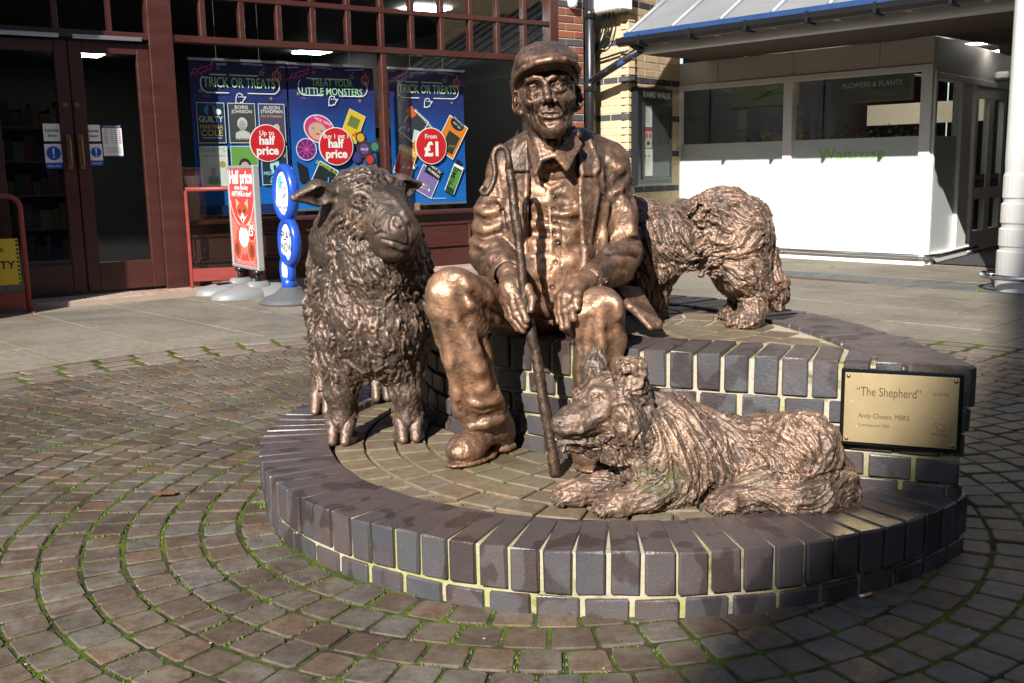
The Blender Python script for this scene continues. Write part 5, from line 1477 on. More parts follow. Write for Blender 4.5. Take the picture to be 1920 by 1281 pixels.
class Sculpt:
    def __init__(s, lo, hi, h, X=None):
        s.lo = np.array(lo, float); s.h = h
        s.n = np.ceil((np.array(hi)-s.lo)/h).astype(int)+1
        s.D = np.full(s.n, .5, np.float32)
        s.ax = [(s.lo[i]+h*np.arange(s.n[i])).astype(np.float32) for i in range(3)]
        s.X = X                                   # optional local->world (R, t, scale)
    def pt(s, p):
        p = np.asarray(p, float)
        return p if s.X is None else s.X[0] @ (p*s.X[2])+s.X[1]
    def sc(s): return 1.0 if s.X is None else s.X[2]
    def _sub(s, lo, hi):
        i0 = np.maximum(np.floor((lo-s.lo)/s.h).astype(int), 0); i1 = np.minimum(np.ceil((hi-s.lo)/s.h).astype(int)+1, s.n)
        if (i1 <= i0).any(): return None
        sl = tuple(slice(a, b) for a, b in zip(i0, i1))
        return sl, s.ax[0][sl[0]][:, None, None], s.ax[1][sl[1]][None, :, None], s.ax[2][sl[2]][None, None, :]
    def _op(s, sl, d, k, op):
        A = s.D[sl]
        if op == 'sub':
            A, d = -A, d
        if op == 'and':
            A = -A; d = -d
        m = np.minimum(A, d)
        if k > 0:
            h = np.maximum(k-np.abs(A-d), 0)/k
            m = m-h*h*(k*.25)
        s.D[sl] = -m if op in ('sub', 'and') else m
    def rc(s, a, b, ra, rb=None, k=.02, op='add'):
        rb = ra if rb is None else rb
        a, b = s.pt(a), s.pt(b); ra, rb, k = ra*s.sc(), rb*s.sc(), k*s.sc()
        R = max(ra, rb)+k+3*s.h
        q = s._sub(np.minimum(a, b)-R, np.maximum(a, b)+R)
        if q is None: return s
        sl, x, y, z = q
        ba = b-a; L = ba@ba+1e-12
        t = np.clip(((x-a[0])*ba[0]+(y-a[1])*ba[1]+(z-a[2])*ba[2])/L, 0, 1)
        d = np.sqrt((x-a[0]-t*ba[0])**2+(y-a[1]-t*ba[1])**2+(z-a[2]-t*ba[2])**2)-(ra+(rb-ra)*t)
        s._op(sl, d.astype(np.float32), k, op); return s
    def chain(s, pts, rs, k=.02, op='add'):
        for i in range(len(pts)-1): s.rc(pts[i], pts[i+1], rs[i], rs[i+1], k, op)
        return s
    def el(s, c, r, rot=None, k=.02, op='add'):
        c = s.pt(c); r = np.array(r, float)*s.sc(); k *= s.sc()
        M = np.eye(3) if rot is None else rotm(*rot)
        if s.X is not None: M = s.X[0] @ M
        e = np.sqrt(((M*r)**2).sum(1))+k+3*s.h
        q = s._sub(c-e, c+e)
        if q is None: return s
        sl, x, y, z = q
        x, y, z = x-c[0], y-c[1], z-c[2]
        u = [(M[0, i]*x+M[1, i]*y+M[2, i]*z)/r[i] for i in range(3)]
        k0 = np.sqrt(u[0]**2+u[1]**2+u[2]**2); k1 = np.sqrt((u[0]/r[0])**2+(u[1]/r[1])**2+(u[2]/r[2])**2)+1e-9
        s._op(sl, (k0*(k0-1)/k1).astype(np.float32), k, op); return s
    def bx(s, c, hf, rot=None, rnd=.01, k=.01, op='add'):
        c = s.pt(c); hf = np.array(hf, float)*s.sc(); rnd *= s.sc(); k *= s.sc()
        M = np.eye(3) if rot is None else rotm(*rot)
        if s.X is not None: M = s.X[0] @ M
        e = (np.abs(M)*hf).sum(1)+k+3*s.h
        q = s._sub(c-e, c+e)
        if q is None: return s
        sl, x, y, z = q
        x, y, z = x-c[0], y-c[1], z-c[2]
        u = [np.abs(M[0, i]*x+M[1, i]*y+M[2, i]*z)-(hf[i]-rnd) for i in range(3)]
        d = np.sqrt(sum(np.maximum(a, 0)**2 for a in u))+np.minimum(np.maximum(np.maximum(u[0], u[1]), u[2]), 0)-rnd
        s._op(sl, d.astype(np.float32), k, op); return s
    def tri(s, a, b, c, r, k=.01, op='add'):
        a, b, c = s.pt(a), s.pt(b), s.pt(c); r *= s.sc(); k *= s.sc()
        P = np.array([a, b, c]); R = r+k+3*s.h
        q = s._sub(P.min(0)-R, P.max(0)+R)
        if q is None: return s
        sl, x, y, z = q
        nrm = np.cross(b-a, a-c); n2 = nrm@nrm+1e-12
        ins = None; ed = None
        for p, e in ((a, b-a), (b, c-b), (c, a-c)):
            px, py, pz = x-p[0], y-p[1], z-p[2]
            cr = np.cross(e, nrm)
            si = np.sign(cr[0]*px+cr[1]*py+cr[2]*pz)
            ins = si if ins is None else ins+si
            t = np.clip((e[0]*px+e[1]*py+e[2]*pz)/(e@e), 0, 1)
            dd = (px-e[0]*t)**2+(py-e[1]*t)**2+(pz-e[2]*t)**2
            ed = dd if ed is None else np.minimum(ed, dd)
        pl = (nrm[0]*(x-a[0])+nrm[1]*(y-a[1])+nrm[2]*(z-a[2]))**2/n2
        d = np.sqrt(np.where(ins < 2, ed, pl))-r
        s._op(sl, d.astype(np.float32), k, op); return s
    def quad(s, a, b, c, d, r, k=.01, op='add'):
        s.tri(a, b, c, r, k, op); return s.tri(a, c, d, r, k, op)
    def half(s, p, n, k=.01, op='and', box=None):
        """keep the side of the plane where n points away"""
        p = s.pt(p); n = np.array(n, float); n /= np.linalg.norm(n)
        x, y, z = s.ax[0][:, None, None], s.ax[1][None, :, None], s.ax[2][None, None, :]
        d = (n[0]*(x-p[0])+n[1]*(y-p[1])+n[2]*(z-p[2])).astype(np.float32)
        sl = (slice(None),)*3
        s._op(sl, np.broadcast_to(d, s.D.shape), k, op); return s
    def hit(s, u, v, off=0.0, y0=None, dflt=3.1):
        """first surface point met from the front, moved off towards the front"""
        d = FW + RT*(u-960)/1920 - UP*(v-640.5)/1920
        d = d/np.linalg.norm(d)
        ys = np.arange(s.ax[1][0], s.ax[1][-1], s.h*.4)
        p = CAMP+d[None]*(ys/d[1])[:, None]
        q = np.rint((p-s.lo)/s.h).astype(int)
        ok = ((q >= 0) & (q < s.n)).all(1)
        q = np.clip(q, 0, s.n-1)
        ins = (s.D[q[:, 0], q[:, 1], q[:, 2]] < 0) & ok
        i = np.argmax(ins)
        return (p[i] if ins.any() else at(u, v, dflt))-d*off
    def ridge(s, uv, r, prot=.45, k=.014, op='add', dflt=3.1):
        """a fold lying on the surface along photograph directions; op 'sub' cuts a crease"""
        o = r*(2*prot-1) if op == 'add' else r*(1-2*prot)
        P = [s.hit(u, v, o, dflt=dflt) for u, v in uv]
        P = [p for p, (u, v) in zip(P, uv) if np.linalg.norm(p+(p-CAMP)/np.linalg.norm(p-CAMP)*o-at(u, v, dflt)) > 1e-6]
        if len(P) < 2: return s
        n = len(P); rs = [r*(.45+.55*math.sin(math.pi*(i+.5)/n)) if n > 2 else r for i in range(n)]
        return s.chain(P, rs, k, op)
    def net(s):
        """surface nets -> verts (N,3), quads (M,4)"""
        D = s.D
        sg = D < 0
        nx, ny, nz = D.shape
        cnt = np.zeros((nx-1, ny-1, nz-1), np.int8)
        for i in (0, 1):
            for j in (0, 1):
                for k in (0, 1):
                    cnt += sg[i:nx-1+i, j:ny-1+j, k:nz-1+k]
        act = (cnt > 0) & (cnt < 8)
        I = np.argwhere(act)
        idx = np.full(act.shape, -1, np.int32); idx[act] = np.arange(len(I))
        cor = np.array([(i, j, k) for i in (0, 1) for j in (0, 1) for k in (0, 1)])
        V = np.stack([D[I[:, 0]+c[0], I[:, 1]+c[1], I[:, 2]+c[2]] for c in cor], 1)
        acc = np.zeros((len(I), 3), np.float32); num = np.zeros(len(I), np.float32)
        for a in range(8):
            for b in range(a+1, 8):
                if np.abs(cor[a]-cor[b]).sum() != 1: continue
                m = (V[:, a] < 0) != (V[:, b] < 0)
                t = np.where(m, V[:, a]/np.where(m, V[:, a]-V[:, b], 1), 0)[:, None]
                acc += np.where(m[:, None], cor[a]+(cor[b]-cor[a])*t, 0); num += m
        P = (I+acc/num[:, None])*s.h+s.lo
        Q = []
        for ax in range(3):
            b_, c_ = (ax+1) % 3, (ax+2) % 3
            sA = np.take(sg, range(0, D.shape[ax]-1), ax); sB = np.take(sg, range(1, D.shape[ax]), ax)
            E = np.argwhere(sA != sB)
            E = E[(E[:, b_] > 0) & (E[:, c_] > 0) & (E[:, b_] < D.shape[b_]-1) & (E[:, c_] < D.shape[c_]-1)]
            fl = sA[E[:, 0], E[:, 1], E[:, 2]]
            def cell(db, dc):
                q = E.copy(); q[:, b_] -= db; q[:, c_] -= dc
                return idx[q[:, 0], q[:, 1], q[:, 2]]
            q = np.stack([cell(1, 1), cell(0, 1), cell(0, 0), cell(1, 0)], 1)
            q[~fl] = q[~fl][:, ::-1]
            Q.append(q)
        Q = np.concatenate(Q); Q = Q[(Q >= 0).all(1)]
        return P.astype(np.float32), Q.astype(np.int32)

def vnormals(P, Q):
    n = np.cross(P[Q[:, 2]]-P[Q[:, 0]], P[Q[:, 3]]-P[Q[:, 1]])
    N = np.zeros_like(P)
    for i in range(4): 
        for c in range(3): N[:, c] += np.bincount(Q[:, i], n[:, c], len(P)).astype(np.float32)
    return N/(np.linalg.norm(N, axis=1, keepdims=True)+1e-12)
def vsmooth(P, Q, X, it=1):
    """average a per-vertex quantity over the mesh"""
    for _ in range(it):
        A = np.zeros_like(X); W = np.zeros(len(P), np.float32)
        for i in range(4):
            for j in (1, 3):
                o = Q[:, (i+j) % 4]
                if X.ndim == 1: A += np.bincount(Q[:, i], X[o], len(P)).astype(np.float32)
                else:
                    for c in range(X.shape[1]): A[:, c] += np.bincount(Q[:, i], X[o, c], len(P)).astype(np.float32)
                W += np.bincount(Q[:, i], minlength=len(P)).astype(np.float32)
        X = A/(W if X.ndim == 1 else W[:, None])
    return X
def keep_large(P, Q, frac=.02):
    """drop loose crumbs"""
    lab = np.arange(len(P))
    for _ in range(200):
        m = lab[Q].min(1); new = lab.copy()
        for i in range(4): np.minimum.at(new, Q[:, i], m)
        new = new[new]
        if (new == lab).all(): break
        lab = new
    u, inv, c = np.unique(lab, return_inverse=True, return_counts=True)
    ok = (c > frac*len(P))[inv]
    mp = np.cumsum(ok)-1
    Q = Q[ok[Q].all(1)]
    return P[ok], mp[Q].astype(np.int32)
def flow_field(ctrl, power=3.0):
    """hair direction from control points [(pos, dir), ...]"""
    C = np.array([c[0] for c in ctrl], np.float32); Dv = np.array([c[1] for c in ctrl], np.float32)
    Dv /= np.linalg.norm(Dv, axis=1, keepdims=True)
    def f(P):
        w = 1/(((P[:, None, :]-C[None])**2).sum(2)+1e-4)**(power/2)
        t = w@Dv
        return t/(np.linalg.norm(t, axis=1, keepdims=True)+1e-9)
    return f
def streak(P, N, flow, scale, steps=8, ds=.004, seed=0.0):
    """noise smeared along the hair direction: strands that follow the flow"""
    T0 = flow(P)
    acc = vnoise(P/scale+seed)
    for sg in (1, -1):
        p = P.copy(); T = T0
        for k in range(steps):
            t = T-N*(T*N).sum(1, keepdims=True)
            t /= np.linalg.norm(t, axis=1, keepdims=True)+1e-9
            p = p+sg*ds*t
            if k % 3 == 2: T = flow(p)
            acc = acc+vnoise(p/scale+seed)
    acc = acc-acc.mean()
    return acc/(acc.std()+1e-9)
def to_mesh(name, P, Q, mats, parent=None, attrs=None, **kw):
    me = bpy.data.meshes.new(name)
    me.vertices.add(len(P)); me.vertices.foreach_set('co', np.ascontiguousarray(P, np.float32).ravel())
    me.loops.add(len(Q)*4); me.loops.foreach_set('vertex_index', np.ascontiguousarray(Q, np.int32).ravel())
    me.polygons.add(len(Q)); me.polygons.foreach_set('loop_start', np.arange(0, len(Q)*4, 4, dtype=np.int32))
    me.polygons.foreach_set('use_smooth', np.ones(len(Q), bool))
    me.update(calc_edges=True)
    for m in (mats if isinstance(mats, (list, tuple)) else [mats]): me.materials.append(m)
    for k, a in (attrs or {}).items():
        at_ = me.attributes.new(k, 'FLOAT', 'POINT'); at_.data.foreach_set('value', np.ascontiguousarray(a, np.float32))
    o = bpy.data.objects.new(name, me)
    link(o, parent)
    return tag(o, **kw)
def blobs(P, L):
    """0..1 field from [(centre, radius), ...]"""
    r = np.zeros(len(P), np.float32)
    for c, R in L: r = np.maximum(r, np.exp(-(((P-np.array(c, np.float32))/R)**2).sum(1)*1.2))
    return r

def rub_shade(P, Q, N):
    """-1..1: how far the surface stands out of its surroundings (rubbed high spots, patina and painted shade in low ones)"""
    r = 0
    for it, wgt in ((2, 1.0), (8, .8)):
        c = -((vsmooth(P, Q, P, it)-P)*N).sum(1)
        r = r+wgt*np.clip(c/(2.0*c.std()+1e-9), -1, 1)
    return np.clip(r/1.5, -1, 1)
def bronze(name, dark, mid, bright, rough=.4, grain=260, bump=.25, metal=.7, patina=7.0, moss=False):
    """cast bronze: brown patina, rubbed coppery where it is worn"""
    t = NT(name)
    big = t.noise(patina, 6, .62, dist=.6)
    fine = t.noise(patina*9, 5, .6)
    c = t.ramp(t.math('ADD', t.math('MULTIPLY', big, .65), t.math('MULTIPLY', fine, .35)), [(.36, dark), (.5, mid), (.66, tuple(.5*(a+b) for a, b in zip(mid, bright)))])
    wa = t.attr('wear').outputs['Fac']
    wf = t.math('MULTIPLY', wa, t.math('ADD', t.math('MULTIPLY', fine, 1.2), .35), True)
    c = t.mix(wf, c, bright)
    ra = t.attr('rub_shade').outputs['Fac']
    c = t.mix(t.math('MULTIPLY', t.math('MAXIMUM', t.math('MULTIPLY', ra, -1.0), 0.0), .95, True), c, tuple(.35*x for x in dark))  # hollows painted darker: patina and shade put into the colour together
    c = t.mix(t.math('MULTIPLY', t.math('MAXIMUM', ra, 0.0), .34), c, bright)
    dull = t.ramp(t.noise(11, 5, .65, dist=.8), [(.46, 0.0), (.66, .6)])
    c = t.mix(dull, c, (.078, .068, .058))
    verd = t.ramp(t.noise(23, 4, .6), [(.66, 0.0), (.78, .3)])
    c = t.mix(verd, c, (.15, .16, .125))
    if moss:
        ma = t.attr('moss').outputs['Fac']
        mf = t.math('MULTIPLY', ma, t.ramp(t.noise(40, 4), [(.42, 0.0), (.58, 1.0)]), True)
        c = t.mix(t.math('MULTIPLY', mf, .6), c, (.07, .085, .025))
        t.set(metal=t.math('SUBTRACT', metal, mf, True))
    else:
        t.set(metal=metal)
    r = t.ramp(t.noise(31, 4), [(.3, rough-.06), (.7, rough+.16)])
    t.set(col=c, rough=r, spec=.55)
    b1 = t.n('Bump'); b1.inputs['Strength'].default_value = bump; b1.inputs['Distance'].default_value = .006
    t.l(t.math('ADD', t.noise(grain, 4, .62, dist=.4), t.math('MULTIPLY', t.noise(grain*.35, 3, .5, dist=.8), 1.3)), b1.inputs['Height'])
    t.l(b1.outputs[0], t.b.inputs['Normal'])
    return t.mat
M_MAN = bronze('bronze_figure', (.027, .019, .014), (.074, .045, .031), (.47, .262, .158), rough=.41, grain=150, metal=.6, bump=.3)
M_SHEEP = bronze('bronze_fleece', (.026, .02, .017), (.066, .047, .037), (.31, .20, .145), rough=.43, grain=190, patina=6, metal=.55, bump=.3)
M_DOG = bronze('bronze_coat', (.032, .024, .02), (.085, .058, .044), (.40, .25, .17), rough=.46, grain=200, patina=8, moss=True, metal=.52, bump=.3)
# ------------------------------------------------------------------ the bronze shepherd
def fig_part(name, P, Q, mat, root, attrs=None, **kw):
    attrs = dict(attrs or {}); attrs['rub_shade'] = rub_shade(P, Q, vnormals(P, Q))*(.5 if mat is M_MAN else 1.0)
    return to_mesh(name, P-np.array(root.location, np.float32), Q, mat, root, attrs, **kw)
def crumple(P, N, amp, sc=.06, stretch=(1, 1, 1), seed=0.0, sharp=1.0):
    R = P*np.array(stretch, np.float32)
    wv = np.stack([vnoise(R/(sc*1.7)+3+seed), vnoise(R/(sc*1.7)+13+seed), vnoise(R/(sc*1.7)+23+seed)], 1)*sc*.45
    a = 1-2*np.abs(vnoise((R+wv)/sc+seed))
    b = 1-2*np.abs(vnoise((R+wv)/(sc*.42)+7+seed))
    return (np.sign(a)*np.abs(a)**sharp+.32*b)*amp
def hammered(P, amp=.0012):
    return amp*vnoise(P/.011)+amp*.7*vnoise(P/.0055+5)

shepherd = empty('shepherd_statue', (.13, 3.2, .49), label='bronze seated man in a flat cap, waistcoat and open jacket, on the brick tier', cat='statue')

def build_head():
    R = rotm(-4, -3.5, 5); o = at(1026, 172, 3.085); sc_ = 1.07
    h = .0019
    s = Sculpt(o-np.array([.135, .15, .42]), o+np.array([.135, .19, .16]), h, (R, o, sc_))
    s.el((0, .03, .035), (.074, .098, .085), k=.01)                # skull
    s.el((0, -.014, -.03), (.057, .076, .084), k=.03)              # face block
    for x in (-1, 1):
        s.rc((x*.045, .02, -.055), (x*.016, -.052, -.108), .021, .018, k=.03)     # jaw
        s.el((x*.049, -.052, -.03), (.02, .02, .014), (0, 0, x*18), k=.024)       # cheekbone
        s.el((x*.062, .0, -.015), (.013, .03, .045), k=.02)                        # temple to jaw
        s.el((x*.083, .012, -.022), (.009, .024, .0345), (8, x*-8, x*42), k=.005)  # ears
        s.el((x*.0905, .0, -.017), (.007, .0155, .0235), (8, x*-8, x*42), k=.003, op='sub')
        s.el((x*.075, -.004, -.022), (.006, .007, .009), k=.004)
        s.el((x*.0865, .004, -.018), (.0035, .009, .013), (8, x*-8, x*42), k=.004)
        s.el((x*.077, .002, -.052), (.007, .01, .009), k=.006)
    s.el((0, -.066, -.106), (.026, .022, .021), k=.022)            # chin
    s.el((0, -.052, .03), (.056, .036, .03), k=.02)                # forehead
    s.rc((0, .035, -.06), (-.004, .072, -.175), .056, .06, k=.03)  # neck
    for x in (-1, 1):
        s.chain([(x*.052, .03, -.08), (x*.036, .012, -.14), (x*.014, .018, -.192)], [.013, .011, .009], k=.016)
        s.chain([(x*.022, -.03, -.115), (x*.014, -.01, -.17)], [.005, .006], k=.014)
    s.el((0, -.012, -.145), (.011, .013, .016), k=.015)
    s.el((0, .115, -.22), (.07, .045, .05), k=.03)
    s.X = None
    # muzzle of the face, nose
    s.el(s.hit(1031, 214, -.007), (.029, .012, .021), k=.02)
    n0, n1, n2 = s.hit(1022, 152, .0015), s.hit(1024.5, 170, .012), s.hit(1027.5, 184, .022)
    w0, w1 = s.hit(1019, 189.5, .009), s.hit(1041.5, 188.5, .009)
    s.chain([n0, n1, n2], [.0078, .0085, .0102], k=.012)
    s.el(n2, (.0112, .011, .0095), k=.006)
    s.el(w0, (.0072, .0085, .0078), k=.008); s.el(w1, (.0072, .0085, .0078), k=.008)
    for u, v in ((1023, 194.5), (1037, 193.5)): s.el(s.hit(u, v, -.001), (.0038, .006, .0032), k=.003, op='sub')
    # eyes: sunken socket, ball, lids
    for (cu, cv), up_, lo_e, brow, bag, sx in (((1001, 165), [(989.5, 168.4), (995.5, 161.5), (1001.8, 159), (1008.8, 160.8), (1013.5, 164)], [(991, 169.8), (998.5, 172), (1006.5, 170), (1012.7, 165.3)], [(983.5, 156), (992, 149), (1003, 145), (1016, 147)], [(987, 183), (995.6, 187), (1003.4, 182), (1009, 174.6)], -1),
                                              ((1046.5, 160), [(1033, 161), (1039.3, 155.5), (1047, 153.5), (1054.9, 155.5), (1060.5, 160.5)], [(1034.6, 163), (1042.4, 166), (1051.8, 165.5), (1059.5, 162)], [(1029, 147), (1039.3, 143.5), (1051.8, 144), (1064, 149)], [(1039, 172), (1045, 177.5), (1053.8, 176), (1063, 170)], 1)):
        e = s.hit(cu, cv, -.0105)
        s.ridge(brow, .0088, .42, k=.012)
        s.el(s.hit(cu, cv, .004), (.0205, .0125, .0105), k=.012, op='sub')
        s.el(e, (.0138, .0138, .0138), k=.002)
        P_u = [s.hit(u, v, .0004) for u, v in up_]; P_l = [s.hit(u, v, .0) for u, v in lo_e]
        s.chain(P_u, [.002, .0031, .0034, .0031, .002], k=.0025); s.chain(P_l, [.0018, .0025, .0025, .0018], k=.0025)
        s.el(s.hit(cu, cv-.3, .0012), (.0042, .0034, .0042), k=.001, op='sub')
        s.ridge([(u, v+4.5) for u, v in lo_e], .0042, .3, k=.008)
        s.ridge(bag, .0017, .35, k=.007, op='sub')
        s.ridge([(up_[2][0]-6*1, up_[2][1]-5.5), (up_[2][0]+3, up_[2][1]-6), (up_[2][0]+9, up_[2][1]-3)], .0013, .35, k=.005, op='sub')
        o_ = up_[0] if sx < 0 else up_[-1]
        for dv in (-2, 3, 8): s.ridge([(o_[0]+sx*3, o_[1]+dv*.5), (o_[0]+sx*11, o_[1]+dv*1.6)], .0011, .35, k=.004, op='sub')
    # lips
    s.ridge([(1010, 214.6), (1019, 210.6), (1026, 209), (1031, 210.2), (1037, 208.6), (1044, 209.8), (1054, 212.4)], .0040, .42, k=.005)
    s.ridge([(1011, 215.8), (1021, 219.3), (1032, 221), (1043, 218.6), (1053, 213.8)], .0052, .42, k=.006)
    s.ridge([(1007.5, 216.2), (1019, 214), (1031.5, 214.6), (1044, 213.2), (1056, 214)], .0019, .28, k=.003, op='sub')
    s.ridge([(1021, 228), (1032, 229.2), (1043, 226.8)], .0042, .22, k=.01, op='sub')
    s.ridge([(1029.5, 199), (1030.5, 206)], .0022, .3, k=.005, op='sub')
    for g, r_ in (([(1014, 194), (1007, 203), (1005, 215), (1010.5, 228)], .0027), ([(1046, 193.5), (1055.5, 205), (1060, 216), (1057, 228)], .0027), ([(998, 197), (998, 216), (1004, 234)], .0018), ([(1063.5, 192), (1064, 216), (1059, 232)], .0018), ([(992, 200), (991, 214), (996, 226)], .0013), ([(1068, 196), (1068, 214)], .0013),
                  ([(1021.5, 138), (1022, 148)], .0018), ([(1027.5, 137.5), (1027, 147)], .0016), ([(992, 137), (1010, 133), (1030, 133)], .0012), ([(1034, 133), (1050, 133), (1064, 138)], .0012), ([(1014, 232), (1022, 238)], .0014)):
        s.ridge(g, r_, .34, k=.007, op='sub')
    P, Q = s.net(); P, Q = keep_large(P, Q)
    N = vnormals(P, Q)
    P = P+N*(.0006*vnoise(P/.012)[:, None]+.0004*vnoise(P/.005)[:, None])
    return P, Q
def hand_and_arm(s, wr, palm, kn, fingers, thumb, elbow):
    s.rc(elbow, wr, .036, .029, k=.01)
    s.rc(wr, palm, .027, .03, k=.02)
    for k_ in kn: s.rc(palm, k_, .024, .0135, k=.015)
    for f, r in fingers:
        n = len(f)
        s.chain(f, [r*(1.06-.16*i/(n-1)) for i in range(n)], k=.004)
        for q in f[1:-1]: s.el(q, (r*1.13,)*3, k=.004)             # knuckles
    s.chain(thumb, [.0165, .0128, .0115, .0092], k=.007)
    s.el(thumb[-2], (.0122,)*3, k=.004)

def build_hands():
    out = []
    # right hand round the crook
    lo = at(925, 640, 2.72); hi = at(1020, 470, 3.2)
    s = Sculpt(np.minimum(lo, hi)-.03, np.maximum(lo, hi)+.03, .0024)
    wr, pal = at(953, 512, 2.92), at(957, 541, 2.862)
    kn = [at(970, 556, 2.832), at(961, 563, 2.836), at(952, 565, 2.85), at(945, 562, 2.868)]
    fi = [([kn[0], at(979, 577, 2.798), at(987, 601, 2.783)], .0112), ([kn[1], at(969, 590, 2.803), at(985, 611, 2.79)], .0115),
          ([kn[2], at(961, 597, 2.82), at(981, 620, 2.797)], .011), ([kn[3], at(953, 592, 2.845), at(971, 617, 2.826)], .0098)]
    th = [at(969, 532, 2.86), at(989, 540, 2.83), at(998, 560, 2.806), at(996, 582, 2.79)]
    hand_and_arm(s, wr, pal, kn, fi, th, at(925, 497, 3.08))
    for a, b in ((kn[0], at(962, 528, 2.875)), (kn[1], at(956, 530, 2.875)), (kn[2], at(950, 533, 2.88))):
        s.rc(np.array(a)+[0, -.011, .002], np.array(b)+[0, -.016, 0], .004, .003, k=.008)
    out.append(s)
    # left hand draped over the knee
    lo = at(1030, 640, 2.68); hi = at(1150, 480, 3.2)
    s = Sculpt(np.minimum(lo, hi)-.03, np.maximum(lo, hi)+.03, .0024)
    wr, pal = at(1101, 528, 2.9), at(1079, 541, 2.85)
    kn = [at(1069, 556, 2.807), at(1059, 553, 2.81), at(1051, 555, 2.82), at(1046, 560, 2.84)]
    fi = [([kn[0], at(1072, 577, 2.776), at(1076, 598, 2.768)], .0112), ([kn[1], at(1061, 583, 2.776), at(1064, 612, 2.77)], .0115),
          ([kn[2], at(1051, 586, 2.788), at(1055, 614, 2.778)], .0108), ([kn[3], at(1045, 583, 2.81), at(1047, 603, 2.8)], .0095)]
    th = [at(1088, 540, 2.832), at(1082, 551, 2.797), at(1081, 565, 2.776), at(1082, 578, 2.766)]
    hand_and_arm(s, wr, pal, kn, fi, th, at(1150, 508, 3.08))
    for a in kn[:3]:
        s.rc(np.array(a)+[0, -.011, .002], np.array(pal)+[.005, -.02, .01], .004, .003, k=.008)
    out.append(s)
    Ps, Qs, n = [], [], 0
    for s in out:
        P, Q = s.net(); N = vnormals(P, Q)
        P = P+N*(.0008*vnoise(P/.01)[:, None])
        Ps.append(P); Qs.append(Q+n); n += len(P)
    return np.concatenate(Ps), np.concatenate(Qs)

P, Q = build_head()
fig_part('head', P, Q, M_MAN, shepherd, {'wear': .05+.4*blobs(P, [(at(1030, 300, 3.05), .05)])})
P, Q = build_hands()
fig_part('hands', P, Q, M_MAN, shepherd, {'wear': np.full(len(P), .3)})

# --- flat cap
def build_cap():
    R = rotm(-4, -3.5, 5); o = at(1026, 172, 3.085); sc_ = 1.07
    s = Sculpt(o-np.array([.16, .2, .07]), o+np.array([.16, .2, .17]), .003, (R, o, sc_))
    s.el((0, .03, .05), (.091, .112, .066), (8, 0, 0), k=.01)
    s.el((0, -.046, .078), (.083, .088, .034), (10, 0, 0), k=.035)
    s.el((0, .012, .098), (.066, .07, .034), k=.03)
    s.rc((-.078, .03, .03), (-.078, .06, .0), .012, .014, k=.03)
    s.rc((.078, .03, .03), (.078, .06, .0), .012, .014, k=.03)
    s.el((0, .1, .02), (.07, .03, .05), k=.03)
    s.el((0, .0, .0), (.0765, .125, .064), k=.004, op='sub')     # head room
    pk = [(-.0865, .0, .03), (-.083, -.045, .0425), (-.066, -.095, .054), (-.036, -.126, .0605), (0, -.136, .063), (.036, -.126, .062), (.066, -.095, .057), (.083, -.045, .047), (.0865, .0, .036)]
    for a, b in zip(pk[:-1], pk[1:]): s.tri(a, b, (0, -.02, .082), .0062, k=.004)
    s.chain(pk, [.0075]*9, k=.004)
    P, Q = s.net(); P, Q = keep_large(P, Q)
    N = vnormals(P, Q)
    P = P+N*(crumple(P, N, .0012, .05)+hammered(P, .0008))[:, None]
    return P, Q
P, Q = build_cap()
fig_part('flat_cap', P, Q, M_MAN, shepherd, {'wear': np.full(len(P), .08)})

# --- shirt and waistcoat
s = Sculpt(at(960, 380, 3.0)-.05, at(1110, 230, 3.3)+.05, .003)
s.el(at(1037, 318, 3.2), (.1, .103, .075), k=.01)
s.chain([at(1000, 262, 3.1), at(1018, 276, 3.075), at(1030, 290, 3.068)], [.008]*3, k=.006); s.chain([at(1046, 288, 3.07), at(1056, 276, 3.085), at(1078, 255, 3.12)], [.008]*3, k=.006)
s.chain([at(997, 262, 3.11), at(1000, 250, 3.2), at(1040, 240, 3.24), at(1076, 246, 3.2), at(1080, 256, 3.12)], [.014]*5, k=.006)
s.quad(at(989, 257, 3.12), at(1005, 326, 3.052), at(1015, 300, 3.045), at(1005, 257, 3.085), .0055, k=.003)
s.tri(at(1005, 257, 3.085), at(1015, 300, 3.045), at(1039, 292, 3.045), .005, k=.003)
s.quad(at(1041, 291, 3.045), at(1062, 318, 3.05), at(1088, 270, 3.10), at(1072, 252, 3.10), .0055, k=.003)
s.ridge([(1035, 298), (1035, 325), (1035, 350)], .006, .4, k=.004)
P, Q = s.net(); N = vnormals(P, Q)
P = P+N*(crumple(P, N, .0015, .03)+hammered(P, .0006))[:, None]
fig_part('shirt', P, Q, M_MAN, shepherd, {'wear': .35+.6*blobs(P, [(at(1050, 320, 3.08), .035)])})

s = Sculpt(at(955, 640, 2.95)-.06, at(1125, 270, 3.45)+.05, .0036)
s.el(at(1037, 400, 3.225), (.16, .14, .19), k=.01)
s.el(at(1035, 505, 3.18), (.15, .155, .135), k=.06)
s.el(at(1030, 560, 3.19), (.15, .12, .07), k=.05)
s.el(at(1034, 292, 3.06), (.062, .08, .082), (0, 0, 0), k=.012, op='sub')
for uv, r_ in (([(990, 374), (1008, 380), (1028, 376)], .007), ([(1044, 398), (1066, 404), (1092, 398)], .009), ([(985, 424), (1008, 417), (1036, 425)], .012), ([(1046, 428), (1070, 431), (1094, 424)], .010),
               ([(985, 450), (1010, 457), (1038, 452)], .012), ([(984, 484), (1006, 476), (1034, 481)], .013), ([(1046, 496), (1070, 488), (1092, 492)], .010), ([(990, 514), (1010, 507), (1034, 513)], .011)):
    s.ridge(uv, r_, .22, k=.028)
